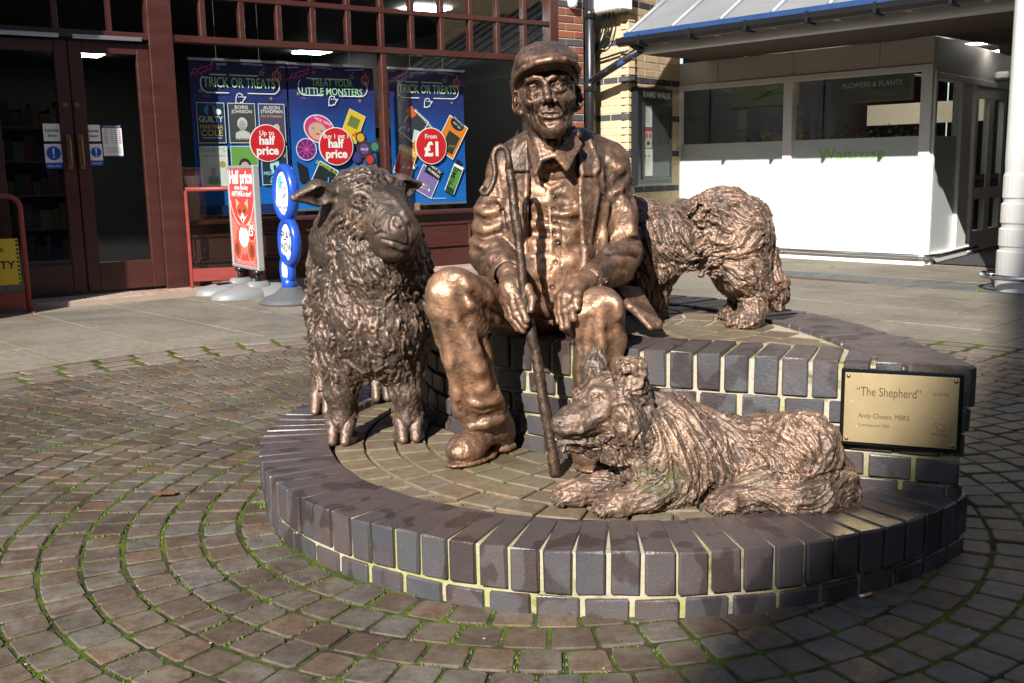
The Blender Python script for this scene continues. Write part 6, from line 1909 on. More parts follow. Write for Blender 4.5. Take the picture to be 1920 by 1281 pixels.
for uv, r_ in (([(988, 408), (1010, 406), (1036, 411)], .006), ([(1048, 413), (1072, 416), (1095, 410)], .006), ([(986, 438), (1010, 438), (1036, 440)], .007), ([(986, 468), (1008, 466), (1036, 468)], .006), ([(1050, 460), (1072, 462), (1096, 452)], .005), ([(1042, 372), (1052, 371), (1064, 375)], .003), ([(1044, 391), (1056, 388), (1072, 386)], .003)):
    s.ridge(uv, r_, .18, k=.022, op='sub')
s.ridge([(986, 282), (996, 318), (1012, 340), (1032, 355), (1050, 346), (1070, 318), (1086, 280)], .0075, .5, k=.004)
P0_ = [s.hit(u, v, .0) for u, v in ((1028, 360), (1031, 400), (1034, 450), (1031, 500), (1020, 548))]
s.chain(P0_, [.003]*5, k=.009)
s.ridge([(1048, 366), (1051, 400), (1054, 450), (1051, 500)], .0018, .2, k=.004, op='sub')
s.quad(s.hit(1024, 525, .004), s.hit(1085, 520, .004), at(1062, 572, 3.03), at(1030, 562, 3.02), .007, k=.012)
P, Q = s.net(); N = vnormals(P, Q)
cr = crumple(P, N, .0012, .05, (.4, 1, 1.5), 3.1)
P = P+N*(cr+hammered(P, .0007))[:, None]
vest = fig_part('waistcoat', P, Q, M_MAN, shepherd, {'wear': np.clip(.62+.4*vnoise(P/.06), .2, 1)})
for u, v in ((1036, 366), (1037, 391), (1042, 419), (1045, 453), (1041, 491), (1034, 537)):
    b = MB(); M = frame(s.hit(u, v, .0005), (1, 0, 0), (0, 0, 1), (0, -1, 0))
    b.lathe([(.0001, 0), (.0085, 0), (.0092, .003), (.0078, .0058), (.006, .004), (.0001, .004)], 14, M=M)
    b.v = [tuple(np.array(q)-np.array(shepherd.location)) for q in b.v]
    b.build('button', M_MAN, vest, True)

# --- jacket
def build_jacket():
    s = Sculpt(at(862, 620, 2.8)-np.array([.05, 0, .05]), at(1225, 225, 3.55)+np.array([.08, 0, .06]), .0038)
    s.el(at(1040, 405, 3.235), (.195, .168, .215), k=.01)
    s.el(at(1040, 520, 3.22), (.18, .185, .15), k=.07)
    s.chain([at(958, 312, 3.25), at(1000, 292, 3.24), at(1080, 288, 3.24), at(1138, 306, 3.25)], [.054, .053, .055, .056], k=.05)
    s.rc(at(1000, 287, 3.24), at(955, 306, 3.25), .062, .052, k=.05); s.rc(at(1085, 285, 3.24), at(1140, 302, 3.25), .062, .052, k=.05)
    s.rc(at(950, 335, 3.24), at(968, 430, 3.2), .045, .055, k=.06); s.rc(at(1140, 335, 3.24), at(1108, 430, 3.22), .045, .05, k=.06)
    def rows_(L):
        o_ = []
        for v, a, b in L:
            A = s.hit(a, v, .010); B_ = s.hit(b, v+ (0 if len(L) < 4 else 2), .009)
            A = A if A[1] < 3.3 else at(a, v, 3.1); B_ = B_ if B_[1] < 3.3 else at(b, v, 3.12)
            o_.append((A, B_))
        return o_
    RC_ = rows_([(262, 1080, 1106), (292, 1087, 1117), (327, 1092, 1121)])
    RL_ = rows_([(337, 1089, 1104), (354, 1088, 1120), (382, 1089, 1117), (412, 1091, 1111), (452, 1093, 1104), (505, 1094, 1099)])
    LC_ = rows_([(264, 989, 968), (292, 990, 960), (318, 989, 955)])
    LL_ = rows_([(329, 988, 955), (356, 987, 958), (400, 986, 966), (450, 986, 973), (512, 987, 982)])
    # opening over the waistcoat
    s.bx(at(1037, 440, 3.0), (.088, .165, .33), (0, 0, 0), .01, k=.012, op='sub')
    s.bx(at(1035, 280, 3.05), (.072, .14, .07), None, .02, k=.02, op='sub')
    s.el(at(1037, 400, 3.225), (.153, .134, .185), k=.004, op='sub')
    s.el(at(1035, 505, 3.18), (.144, .149, .13), k=.004, op='sub')
    # collar and lapels, laid on the front
    s.chain([at(1076, 250, 3.17), at(1040, 238, 3.27), at(1000, 246, 3.2)], [.02, .022, .02], k=.02)
    for rows in (RC_, RL_, LC_, LL_):
        pr_ = [(L_i, L_o) for L_i, L_o in rows]
        for (a, b), (c, d) in zip(pr_[:-1], pr_[1:]): s.quad(a, b, d, c, .0062, k=.003)
        s.chain([q[1] for q in pr_], [.0082]*len(pr_), k=.003)
        s.chain([q[0] for q in pr_], [.0075]*len(pr_), k=.003)
    # skirts of the jacket at the hips
    s.quad(at(1093, 520, 3.04), at(1150, 560, 3.15), at(1150, 480, 3.2), at(1098, 470, 3.06), .012, k=.02)
    # right sleeve (left in the picture)
    s.chain([at(953, 325, 3.24), at(928, 400, 3.215), at(919, 478, 3.175)], [.052, .058, .058], k=.03)
    s.chain([at(918, 478, 3.175), at(932, 493, 3.06), at(951, 510, 2.945)], [.062, .06, .05], k=.02)
    s.chain([at(926, 515, 2.965), at(934, 501, 2.94), at(950, 492, 2.925), at(969, 494, 2.92), at(978, 505, 2.925)], [.009]*5, k=.006)     # cuff edge
    s.rc(at(951, 512, 2.965), at(955, 525, 2.86), .04, .04, k=.004, op='sub')
    s.chain([at(931, 520, 2.95), at(938, 508, 2.925), at(951, 500, 2.91), at(967, 501, 2.905), at(975, 510, 2.91)], [.006]*5, k=.003)      # shirt cuff
    # left sleeve (right in the picture)
    s.chain([at(1143, 325, 3.24), at(1159, 400, 3.215), at(1165, 468, 3.18)], [.052, .055, .056], k=.03)
    s.chain([at(1170, 474, 3.17), at(1152, 502, 3.05), at(1112, 524, 2.935)], [.06, .056, .046], k=.018)
    for uv, r_ in (([(896, 392), (916, 399), (940, 390)], .013), ([(889, 424), (910, 431), (942, 421)], .014), ([(903, 326), (915, 348), (930, 362)], .014), ([(886, 476), (912, 486), (948, 478)], .013), ([(884, 452), (905, 464), (930, 458)], .011), ([(933, 345), (941, 380), (948, 415)], .011), ([(898, 360), (915, 374), (936, 376)], .011), ([(910, 500), (925, 488), (944, 484)], .01),
                   ([(1126, 300), (1122, 322), (1126, 348)], .011), ([(1138, 374), (1158, 356), (1180, 337)], .013), ([(1136, 385), (1133, 428), (1131, 468)], .012), ([(1137, 470), (1165, 463), (1196, 473)], .013), ([(1176, 336), (1190, 352), (1196, 385)], .013), ([(1144, 300), (1160, 316), (1172, 330)], .011), ([(1166, 380), (1180, 400), (1186, 440)], .012), ([(1130, 500), (1158, 490), (1190, 496)], .009)):
        s.ridge(uv, r_, .3, k=.022)
    for uv, r_ in (([(893, 407), (915, 414), (942, 405)], .008), ([(903, 350), (922, 366), (944, 366)], .007), ([(886, 440), (908, 447), (940, 436)], .007), ([(886, 464), (908, 474), (944, 468)], .006), ([(928, 318), (938, 360), (947, 430), (950, 470)], .006), ([(892, 374), (908, 386), (930, 384)], .006),
                   ([(1128, 360), (1140, 363), (1158, 344), (1174, 330)], .010), ([(1136, 376), (1160, 367), (1188, 346)], .007), ([(1132, 296), (1127, 330), (1128, 358)], .006), ([(1148, 455), (1172, 449), (1199, 448)], .008), ([(1146, 385), (1144, 425), (1146, 450)], .006), ([(1140, 478), (1168, 474), (1198, 484)], .007), ([(1172, 360), (1184, 372), (1192, 400)], .006)):
        s.ridge(uv, r_, .34, k=.014, op='sub')
    s.chain([at(1089, 516, 2.925), at(1104, 510, 2.905), at(1118, 518, 2.9), at(1124, 534, 2.91), at(1118, 545, 2.93)], [.008]*5, k=.005)
    s.rc(at(1108, 526, 2.95), at(1090, 536, 2.86), .036, .038, k=.004, op='sub')
    s.chain([at(1085, 520, 2.91), at(1099, 514, 2.892), at(1112, 521, 2.888), at(1118, 535, 2.895)], [.0052]*4, k=.003)
    # coat tail lying out over the tier
    s.quad(at(1150, 540, 3.13), at(1196, 545, 3.18), at(1234, 608, 3.02), at(1180, 575, 3.02), .011, k=.012)
    s.tri(at(1180, 575, 3.02), at(1234, 610, 3.02), at(1220, 615, 3.0), .008, k=.012)
    P, Q = s.net(); P, Q = keep_large(P, Q)
    N = vnormals(P, Q)
    P = P+N*(crumple(P, N, .0011, .08, (1, 1, 1.2), 1.7)+crumple(P, N, .0005, .03, (1, 1, 1), 5.2)+hammered(P, .0007))[:, None]
    return P, Q
P, Q = build_jacket()
jk = fig_part('jacket', P, Q, M_MAN, shepherd, {'wear': np.clip(.1+.4*blobs(P, [(at(1155, 420, 3.12), .09), (at(910, 450, 3.12), .09), (at(1160, 500, 3.0), .05), (at(975, 400, 3.05), .06)])+.2*vnoise(P/.05), 0, 1)})
for u, v, y in ((1124, 533, 2.888), (1135, 526, 2.9)):
    b = MB(); M = frame(at(u, v, y), (1, 0, 0), (0, 0, 1), (0, -1, 0))
    b.lathe([(.0001, 0), (.0075, 0), (.0082, .003), (.007, .0055), (.005, .004), (.0001, .004)], 14, M=M)
    b.v = [tuple(np.array(q)-np.array(shepherd.location)) for q in b.v]
    b.build('button', M_MAN, jk, True)

# --- trousers
def build_trousers():
    s = Sculpt(at(790, 830, 2.62)-np.array([.04, 0, .06]), at(1190, 500, 3.5)+np.array([.06, 0, .2]), .004)
    s.el(at(1035, 590, 3.26), (.185, .15, .085), k=.01)
    kR, kL = at(853, 556, 2.86), at(1123, 588, 2.855)
    s.rc(at(985, 585, 3.2), kR, .088, .07, k=.04)
    s.rc(at(1085, 590, 3.2), kL, .088, .066, k=.04)
    s.chain([kR, at(874, 660, 2.9), at(903, 775, 2.975)], [.072, .067, .064], k=.03)
    s.el(at(846, 546, 2.835), (.062, .05, .06), k=.03)
    s.chain([kL, at(1119, 690, 2.88), at(1108, 800, 2.94)], [.066, .062, .06], k=.03)
    s.el(at(1125, 580, 2.825), (.058, .045, .055), k=.03)
    # pulled folds
    for uv, r_ in (([(874, 560), (905, 612), (930, 690)], .016), ([(832, 590), (850, 680), (860, 762)], .014), ([(862, 600), (885, 660), (905, 720)], .012), ([(868, 535), (910, 560), (955, 590)], .014), ([(880, 572), (925, 598), (970, 612)], .014), ([(868, 748), (895, 762), (932, 752)], .012), ([(856, 735), (862, 765), (870, 788)], .012), ([(905, 730), (925, 745), (938, 765)], .011), ([(815, 548), (812, 580), (824, 640)], .012), ([(884, 640), (900, 690), (925, 725)], .01), ([(838, 516), (858, 522), (872, 540)], .01),
                   ([(1106, 590), (1098, 650), (1093, 720)], .013), ([(1120, 575), (1126, 640), (1134, 705)], .013), ([(1150, 582), (1160, 640), (1156, 695)], .014), ([(1136, 560), (1150, 572), (1158, 590)], .01), ([(1092, 560), (1090, 590), (1085, 630)], .011)):
        s.ridge(uv, r_, .24, k=.032, dflt=2.9)
    for uv, r_ in (([(862, 528), (859, 562), (874, 600), (896, 650)], .009), ([(842, 610), (862, 690), (872, 755)], .008), ([(876, 548), (915, 580), (960, 602)], .008), ([(860, 762), (895, 776), (936, 764)], .007), ([(905, 640), (918, 690), (934, 730)], .007), ([(866, 772), (900, 786), (940, 772)], .005),
                   ([(1112, 590), (1110, 650), (1112, 710)], .008), ([(1142, 568), (1147, 620), (1146, 690)], .009), ([(1098, 600), (1088, 650), (1086, 700)], .006)):
        s.ridge(uv, r_, .2, k=.022, op='sub', dflt=2.9)
    # turn-up
    s.chain([at(868, 790, 2.955), at(885, 800, 2.925), at(912, 796, 2.92), at(938, 785, 2.95), at(946, 778, 3.0)], [.011]*5, k=.01)
    s.rc(at(905, 790, 2.99), at(909, 822, 3.02), .05, .05, k=.005, op='sub')
    P, Q = s.net(); P, Q = keep_large(P, Q)
    N = vnormals(P, Q)
    P = P+N*(crumple(P, N, .0012, .09, (1.4, 1.4, .3), 9.3)+crumple(P, N, .0006, .03, (1.2, 1.2, .3), 4.2)+hammered(P, .0007))[:, None]
    return P, Q
P, Q = build_trousers()
fig_part('trousers', P, Q, M_MAN, shepherd, {'wear': np.clip(.42+.7*blobs(P, [(at(840, 545, 2.8), .08), (at(1120, 600, 2.8), .1), (at(880, 700, 2.85), .12)])+.3*vnoise(P/.05), 0, 1)})

# --- boots
def build_boot(heel, toe, zf):
    heel, toe = np.array(heel), np.array(toe)
    d = heel-toe; L = np.linalg.norm(d); d = d/L
    R = np.array([[d[1], d[0], 0], [-d[0], d[1], 0], [0, 0, 1]])
    o = np.array([*(heel+toe)/2, zf])
    s = Sculpt(o-np.array([.19, .19, .015]), o+np.array([.19, .19, .26]), .003, (R, o, 1.0))
    s.el((.003, -.088, .045), (.049, .062, .036), k=.01)
    s.rc((0, -.075, .05), (0, .04, .095), .044, .05, k=.03)
    s.el((0, .085, .06), (.042, .05, .062), k=.03)
    s.rc((0, .055, .09), (0, .03, .15), .048, .05, k=.03)
    s.rc((-.04, -.03, .062), (.04, -.03, .064), .006, k=.006); s.rc((-.036, -.005, .085), (.036, -.005, .085), .006, k=.006)
    s.rc((-.034, .012, .103), (.034, .012, .103), .006, k=.006)
    s.chain([(-.046, -.04, .045), (0, -.06, .083), (.046, -.04, .045)], [.004]*3, k=.004)
    s.chain([(-.05, .055, .15), (0, .004, .145), (.05, .055, .15)], [.007]*3, k=.006)
    s.bx((0, 0, -.06), (.2, .2, .06), None, .001, k=.004, op='sub')
    s.el((.002, -.055, .011), (.051, .104, .013), k=.004)
    s.el((0, .085, .016), (.045, .056, .018), k=.004)
    s.bx((0, .02, -.1), (.2, .3, .1), None, .001, k=.001, op='sub')
    P, Q = s.net(); P, Q = keep_large(P, Q)
    N = vnormals(P, Q)
    P = P+N*(crumple(P, N, .002, .03)+hammered(P, .0008))[:, None]
    return P, Q
for h_, t_ in (((-.018, 3.085), (-.168, 2.895)), ((.235, 3.06), (.215, 2.82))):
    P, Q = build_boot(h_, t_, .142)
    fig_part('boot', P, Q, M_MAN, shepherd, {'wear': np.full(len(P), .35)})

# --- the crook in his hand
def yc(v): return 2.773+(893-v)/(893-275)*.10
crook = empty('shepherds_crook', (.117, 2.773, .145), label='long bronze crook with scrolled hook, held upright in the seated man\'s hand', cat='shepherd\'s crook')
b = MB()
shaft = [(1043, 893, .0165), (1036, 850, .0165), (1028, 800, .0163), (1020, 755, .0168), (1012, 705, .016), (1003, 655, .0155), (996, 622, .0165), (988, 590, .0145), (982, 550, .0135), (978, 500, .0135), (972, 450, .0135), (966, 400, .014), (960, 350, .0135), (955, 318, .0125)]
pts = [at(u, v, yc(v)) for u, v, r in shaft]
P2, R2 = [], []
for i in range(len(pts)-1):
    for k in range(6):
        t_ = k/6
        p = pts[i]*(1-t_)+pts[i+1]*t_
        P2.append(p+np.array([vnoise(np.array([[i*6+k, 1, 2]])/3.)[0]*.0025, 0, 0])); R2.append((shaft[i][2]*(1-t_)+shaft[i+1][2]*t_)*(1+.09*vnoise(np.array([[i*6+k, 5, 2]])/2.3)[0]))
P2.append(pts[-1]); R2.append(shaft[-1][2])
b.tube(P2, R2, 14)
b.v = [tuple(np.array(q)+.0016*math.sin(37*i)*np.array([1, .5, 0])-np.array(crook.location)) for i, q in enumerate(b.v)]
b.build('shaft', M_MAN, crook, True)
b = MB()
hook = [(955, 320, .0125), (954, 300, .0095), (952, 286, .009), (946, 277, .009), (938, 275, .009), (930, 280, .009), (925, 291, .009), (926, 305, .009), (929, 322, .0088), (926, 340, .0085), (920, 354, .008), (913, 364, .0078), (905, 364, .0075), (902, 356, .007), (906, 350, .006), (910, 355, .0055)]
pts = [at(u, v, yc(v)-.002*i*.5) for i, (u, v, r) in enumerate(hook)]
b.tube(pts, [h[2] for h in hook], 12)
b.v = [tuple(np.array(q)-np.array(crook.location)) for q in b.v]
b.build('hook', M_MAN, crook, True)
# ------------------------------------------------------------------ the bronze ram
sheep = empty('sheep_statue', (-.46, 3.4, .145), label='bronze woolly sheep standing on the low ring, head turned to the seated man', cat='statue')
def build_sheep():
    lo = np.array([-.95, 2.7, .12]); hi = np.array([-.1, 4.12, 1.08])
    s = Sculpt(lo, hi, .0038)
    # trunk
    s.el((-.455, 3.32, .61), (.187, .22, .25), k=.01)
    s.el((-.505, 3.62, .64), (.205, .33, .24), k=.06)
    s.el((-.545, 3.85, .65), (.195, .2, .22), k=.06)
    s.el((-.415, 3.2, .55), (.17, .15, .2), k=.06)       # chest
    # neck up to the head
    s.chain([(-.455, 3.3, .7), (-.43, 3.2, .8), (-.42, 3.15, .87)], [.18, .13, .1], k=.08)
    s.el((-.395, 3.1, .74), (.12, .09, .13), k=.06)      # ruff under the jaw
    # legs: fleece breeches, bare canon, hoof
    def leg(top, knee, fet, hoof, r0, r1, r2):
        s.rc(top, knee, r0, r1, k=.05)
        s.rc(knee, fet, r2*1.2, r2*1.12, k=.018)
        s.el(knee, (r2*1.3, r2*1.3, r2*1.4), k=.02)
    zf = .145
    leg((-.54, 3.22, .46), (-.548, 3.2, .31), (-.55, 3.19, .215), None, .086, .056, .035)
    leg((-.35, 3.24, .46), (-.345, 3.21, .31), (-.342, 3.205, .215), None, .086, .056, .035)
    leg((-.66, 3.72, .5), (-.668, 3.6, .32), (-.67, 3.565, .225), None, .1, .055, .036)
    leg((-.47, 3.86, .5), (-.485, 3.86, .32), (-.495, 3.825, .225), None, .1, .055, .036)
    P, Q = s.net(); P, Q = keep_large(P, Q)
    N = vnormals(P, Q); 
    low = np.clip((P[:, 2]-.30)/.05, 0, 1)               # wool above the canons
    side = np.where(P[:, 1] > 3.4, 1., .85)
    fl = flow_field([((-.45, 3.1, .9), (0, -.2, -1)), ((-.4, 3.05, .7), (.15, -.1, -1)), ((-.42, 3.05, .5), (.1, 0, -1)), ((-.25, 3.2, .6), (.3, .3, -1)), ((-.62, 3.2, .6), (-.35, .3, -1)),
                     ((-.7, 3.6, .75), (-.1, .5, -1)), ((-.72, 3.7, .55), (0, .35, -1)), ((-.5, 3.6, .9), (-.2, 1, -.1)), ((-.54, 3.2, .4), (0, .1, -1)), ((-.35, 3.2, .4), (0, .1, -1)), ((-.3, 3.7, .7), (.1, .5, -1))])
    def fl2(p):
        t = fl(p)
        w_ = np.stack([vnoise(p/.045+3), vnoise(p/.045+31), vnoise(p/.045+61)], 1)
        t = t+w_*1.15
        return t/(np.linalg.norm(t, axis=1, keepdims=True)+1e-9)
    a = streak(P, N, fl2, .0082, 3, .004)
    a = np.clip(a, -2.4, 1.9)
    b = streak(P, N, fl2, .02, 2, .007, 9.)
    c_ = vnoise(P/.0085+4)
    a = .7*a-.8*np.clip(1-2.*np.abs(a), -1, 1); a = a-a.mean()
    d = (.0036*a+.0026*np.clip(b, -2, 2)+.0018*c_)*(.42+.58*low)*side+.006*vnoise(P/.09)*low
    P = P+N*d[:, None]
    return P, Q, np.clip(.1+.34*np.clip(a*.6+.1, 0, 1)*low+.3*blobs(P, [((-.42, 3.05, .58), .12)]), 0, 1)
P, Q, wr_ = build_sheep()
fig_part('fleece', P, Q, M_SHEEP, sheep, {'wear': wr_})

def build_sheep_head():
    # local: nose towards -y, x to the sheep's left (viewer's right), z up
    R = rotm(4, 2, 37); o = np.array([-.432, 3.125, .897]); sc_ = 1.06
    s = Sculpt(o-np.array([.29, .3, .24]), o+np.array([.29, .25, .18]), .0027, (R, o, sc_))
    s.el((0, .01, .03), (.088, .1, .078), k=.01)                       # poll
    s.rc((0, -.02, .02), (0, -.155, -.052), .08, .061, k=.04)         # bridge of the face
    s.el((0, -.1, .012), (.047, .11, .03), (24, 0, 0), k=.03)
    s.el((0, -.182, -.062), (.055, .046, .05), k=.03)                  # muzzle
    s.rc((0, .0, -.055), (0, -.14, -.1), .066, .043, k=.03)          # jaw
    s.el((0, -.17, -.112), (.04, .038, .024), k=.015)                # lower lip
    for x in (-1, 1):
        s.el((x*.056, -.035, -.045), (.032, .06, .05), k=.03)          # cheek
        s.el((x*.024, -.212, -.05), (.02, .016, .021), (0, 0, x*-20), k=.014)     # nostril pad
        s.el((x*.03, -.14, -.026), (.014, .035, .014), (24, 0, 0), k=.02)
        s.chain([(x*.047, -.085, .05), (x*.068, -.06, .054), (x*.08, -.03, .046)], [.012, .014, .012], k=.022)
        s.el((x*.07, -.062, .02), (.019, .021, .019), k=.012)          # orbit
    s.rc((0, -.12, .02), (0, -.2, -.022), .017, .014, k=.03)
    s.rc((0, .05, -.02), (0, .09, -.12), .1, .12, k=.05)
    # ears
    for x, tip in ((-1, (-.215, .02, .02)), (1, (.19, .03, .06))):
        b0 = np.array([x*.075, .02, .03]); t_ = np.array(tip); m = (b0+t_)/2
        s.chain([b0, m+[0, .004, .008], t_], [.024, .036, .011], k=.012)
        s.chain([b0+[x*.03, -.026, -.004], m+[0, -.031, 0], t_*.9+b0*.1+[0, -.018, 0]], [.012, .026, .006], k=.008, op='sub')
        s.rc(b0+[x*-.01, 0, 0], b0+[x*.03, 0, 0], .026, .022, k=.02)
    X_ = s.X; s.X = None
    e = s.hit(675, 378.5, -.0085)
    s.el(s.hit(675, 379, .004), (.017, .012, .011), k=.01, op='sub')
    s.el(e, (.0135, .0135, .0135), k=.002)
    pu = [s.hit(u, v, .0008) for u, v in ((661.5, 381.5), (667.5, 374.5), (675.5, 372), (683.5, 375.5), (689.5, 382))]
    pl_ = [s.hit(u, v, .0006) for u, v in ((662.5, 383), (669, 386), (676, 386.8), (683, 385.2), (689, 382.5))]
    s.chain(pu, [.003, .0042, .0046, .0042, .003], k=.003); s.chain(pl_, [.003, .0038, .004, .0038, .003], k=.003)
    s.el(s.hit(675.5, 378.5, .001), (.0055, .003, .004), k=.001, op='sub')
    s.ridge([(690, 380), (696, 385), (702, 390)], .0028, .3, k=.006, op='sub')
    s.ridge([(660, 368), (668, 363), (680, 362), (691, 368)], .0065, .35, k=.012)
    s.ridge([(663, 391), (672, 395), (684, 394)], .0022, .3, k=.007, op='sub')
    # nostrils, split lip, mouth
    s.ridge([(734, 428), (734.5, 417), (739, 409), (747, 409), (753, 416)], .005, .4, k=.007)
    s.ridge([(740, 421.5), (746, 425), (753, 427), (758, 425)], .0062, .12, k=.004, op='sub')
    s.ridge([(768.5, 419), (771, 423.5), (772.5, 428)], .005, .15, k=.004, op='sub')
    s.ridge([(764, 421), (766, 435), (766.5, 456)], .003, .22, k=.006, op='sub')
    s.ridge([(714, 447.5), (727, 450.5), (745, 455), (757, 459.5), (768, 460)], .0034, .2, k=.004, op='sub')
    s.ridge([(718, 453), (735, 459), (752, 465), (766, 466)], .0055, .4, k=.008)
    s.ridge([(722, 363), (740, 378), (755, 398), (763, 412)], .006, .3, k=.014)
    s.ridge([(703, 412), (698, 421), (704, 429), (711, 424)], .0026, .3, k=.006, op='sub')
    s.ridge([(700, 440), (712, 434), (722, 438)], .003, .3, k=.007, op='sub')
    s.X = X_
    P, Q = s.net(); P, Q = keep_large(P, Q)
    N = vnormals(P, Q)
    L = (P-o)@R                                                        # local coordinates
    wool = np.clip((L[:, 2]-.045-.12*np.clip(-L[:, 1]-.06, 0, 1))/.02, 0, 1)*np.clip(1-(np.abs(L[:, 0])-.085)/.02, 0, 1)*np.clip((L[:, 1]+.11)/.02, 0, 1)
    cheek = np.clip((-L[:, 2]-.0)/.03, 0, 1)*np.clip((L[:, 1]+.125)/.035, 0, 1)
    m = np.maximum(wool, cheek)*np.clip(1-(np.abs(L[:, 0])-.1)/.02, 0, 1)
    fl = flow_field([((o+R@np.array(q)), R@np.array(d)) for q, d in (((0, -.05, .11), (0, .4, -.1)), ((.08, 0, .06), (.4, .5, -.6)), ((-.08, 0, .06), (-.4, .5, -.6)), ((.08, -.04, -.06), (.1, .6, -1)), ((-.08, -.04, -.06), (-.1, .6, -1)), ((0, -.1, -.12), (0, .7, -.7)))])
    def fl2(p):
        t = fl(p)+np.stack([vnoise(p/.028+3), vnoise(p/.028+31), vnoise(p/.028+61)], 1)*1.1
        return t/(np.linalg.norm(t, axis=1, keepdims=True)+1e-9)
    a = np.clip(streak(P, N, fl2, .0095, 4, .004), -2.2, 1.8)
    d = m*(.0030*a+.002*vnoise(P/.02)+.0012*vnoise(P/.006))+(1-m)*(.0009*vnoise(P/.012)+.0005*vnoise(P/.005))
    eye_ = np.clip(blobs(P, [(at(675, 379, 3.06), .035), (at(745, 440, 2.95), .05)])*1.8, 0, 1); d = d*(1-eye_)
    P = P+N*d[:, None]
    return P, Q, np.clip(.06+.14*m*np.clip(a, 0, 1), 0, 1)
P, Q, wr_ = build_sheep_head()
fig_part('head', P, Q, M_SHEEP, sheep, {'wear': wr_})

def build_hoof(x, y, z, yaw):
    R = rotm(0, 0, yaw); o = np.array([x, y, z])
    s = Sculpt(o-np.array([.09, .11, .01]), o+np.array([.09, .1, .17]), .0028, (R, o, 1.14))
    for sx in (-1, 1):
        s.chain([(sx*.019, .02, .085), (sx*.02, -.012, .055), (sx*.018, -.047, .012)], [.024, .022, .0125], k=.006)
        s.el((sx*.023, -.008, .012), (.021, .046, .02), (0, 0, sx*-8), k=.006)
    s.rc((0, .02, .07), (0, .03, .125), .036, .038, k=.02)
    s.rc((0, -.075, .0), (0, -.03, .08), .0065, .003, k=.003, op='sub')
    s.chain([(-.045, 0, .072), (0, -.03, .079), (.045, 0, .072)], [.004, .005, .004], k=.008)
    s.bx((0, 0, -.1), (.2, .2, .1005), None, .0, k=.002, op='sub')
    P, Q = s.net(); P, Q = keep_large(P, Q); N = vnormals(P, Q)
    P = P+N*(.0011*vnoise(P/.012)+.0006*vnoise(P/.005))[:, None]
    return P, Q
for x, y, z, yaw in ((-.551, 3.195, .143, -4), (-.341, 3.215, .143, 10), (-.671, 3.56, .156, -6), (-.497, 3.82, .143, 4)):
    P, Q = build_hoof(x, y, z, yaw)
    fig_part('hoof', P, Q, M_SHEEP, sheep, {'wear': np.full(len(P), .25)})
# ------------------------------------------------------------------ the two bronze dogs
def strands(P, N, ctrl, a1, a2, s1=.0085, s2=.022, mask=1.0, warp=.35):
    fl = flow_field(ctrl)
    def fl2(p):
        t = fl(p)+np.stack([vnoise(p/.06+3), vnoise(p/.06+31), vnoise(p/.06+61)], 1)*warp
        return t/(np.linalg.norm(t, axis=1, keepdims=True)+1e-9)
    b = np.clip(streak(P, N, fl2, s2, 8, .009, 9.), -2.2, 2.2)
    a = np.clip(streak(P, N, fl2, s1, 9, .0045), -2.3, 2.0)
    r = 1-2.2*np.abs(np.clip(a, -1, 1))*(np.abs(a) < 1)-1.2*(np.abs(a) >= 1)
    return (a1*(.55*a-.75*np.clip(r, -1, 1))+a2*b)*mask, a
def paw(s, c, d, r):
    """a paw with four toes, pointing along d"""
    c = np.array(c, float); d = np.array(d, float); d /= np.linalg.norm(d); l = np.array([-d[1], d[0], 0])
    s.el(c, (r*1.15, r*1.15, r*.8), k=.015)
    for q in (-.62, -.2, .22, .62):
        s.rc(c+l*r*q*1.05+d*r*.3, c+l*r*q*1.25+d*r*(1.0-.35*abs(q))+[0, 0, -r*.22], r*.36, r*.31, k=.006)

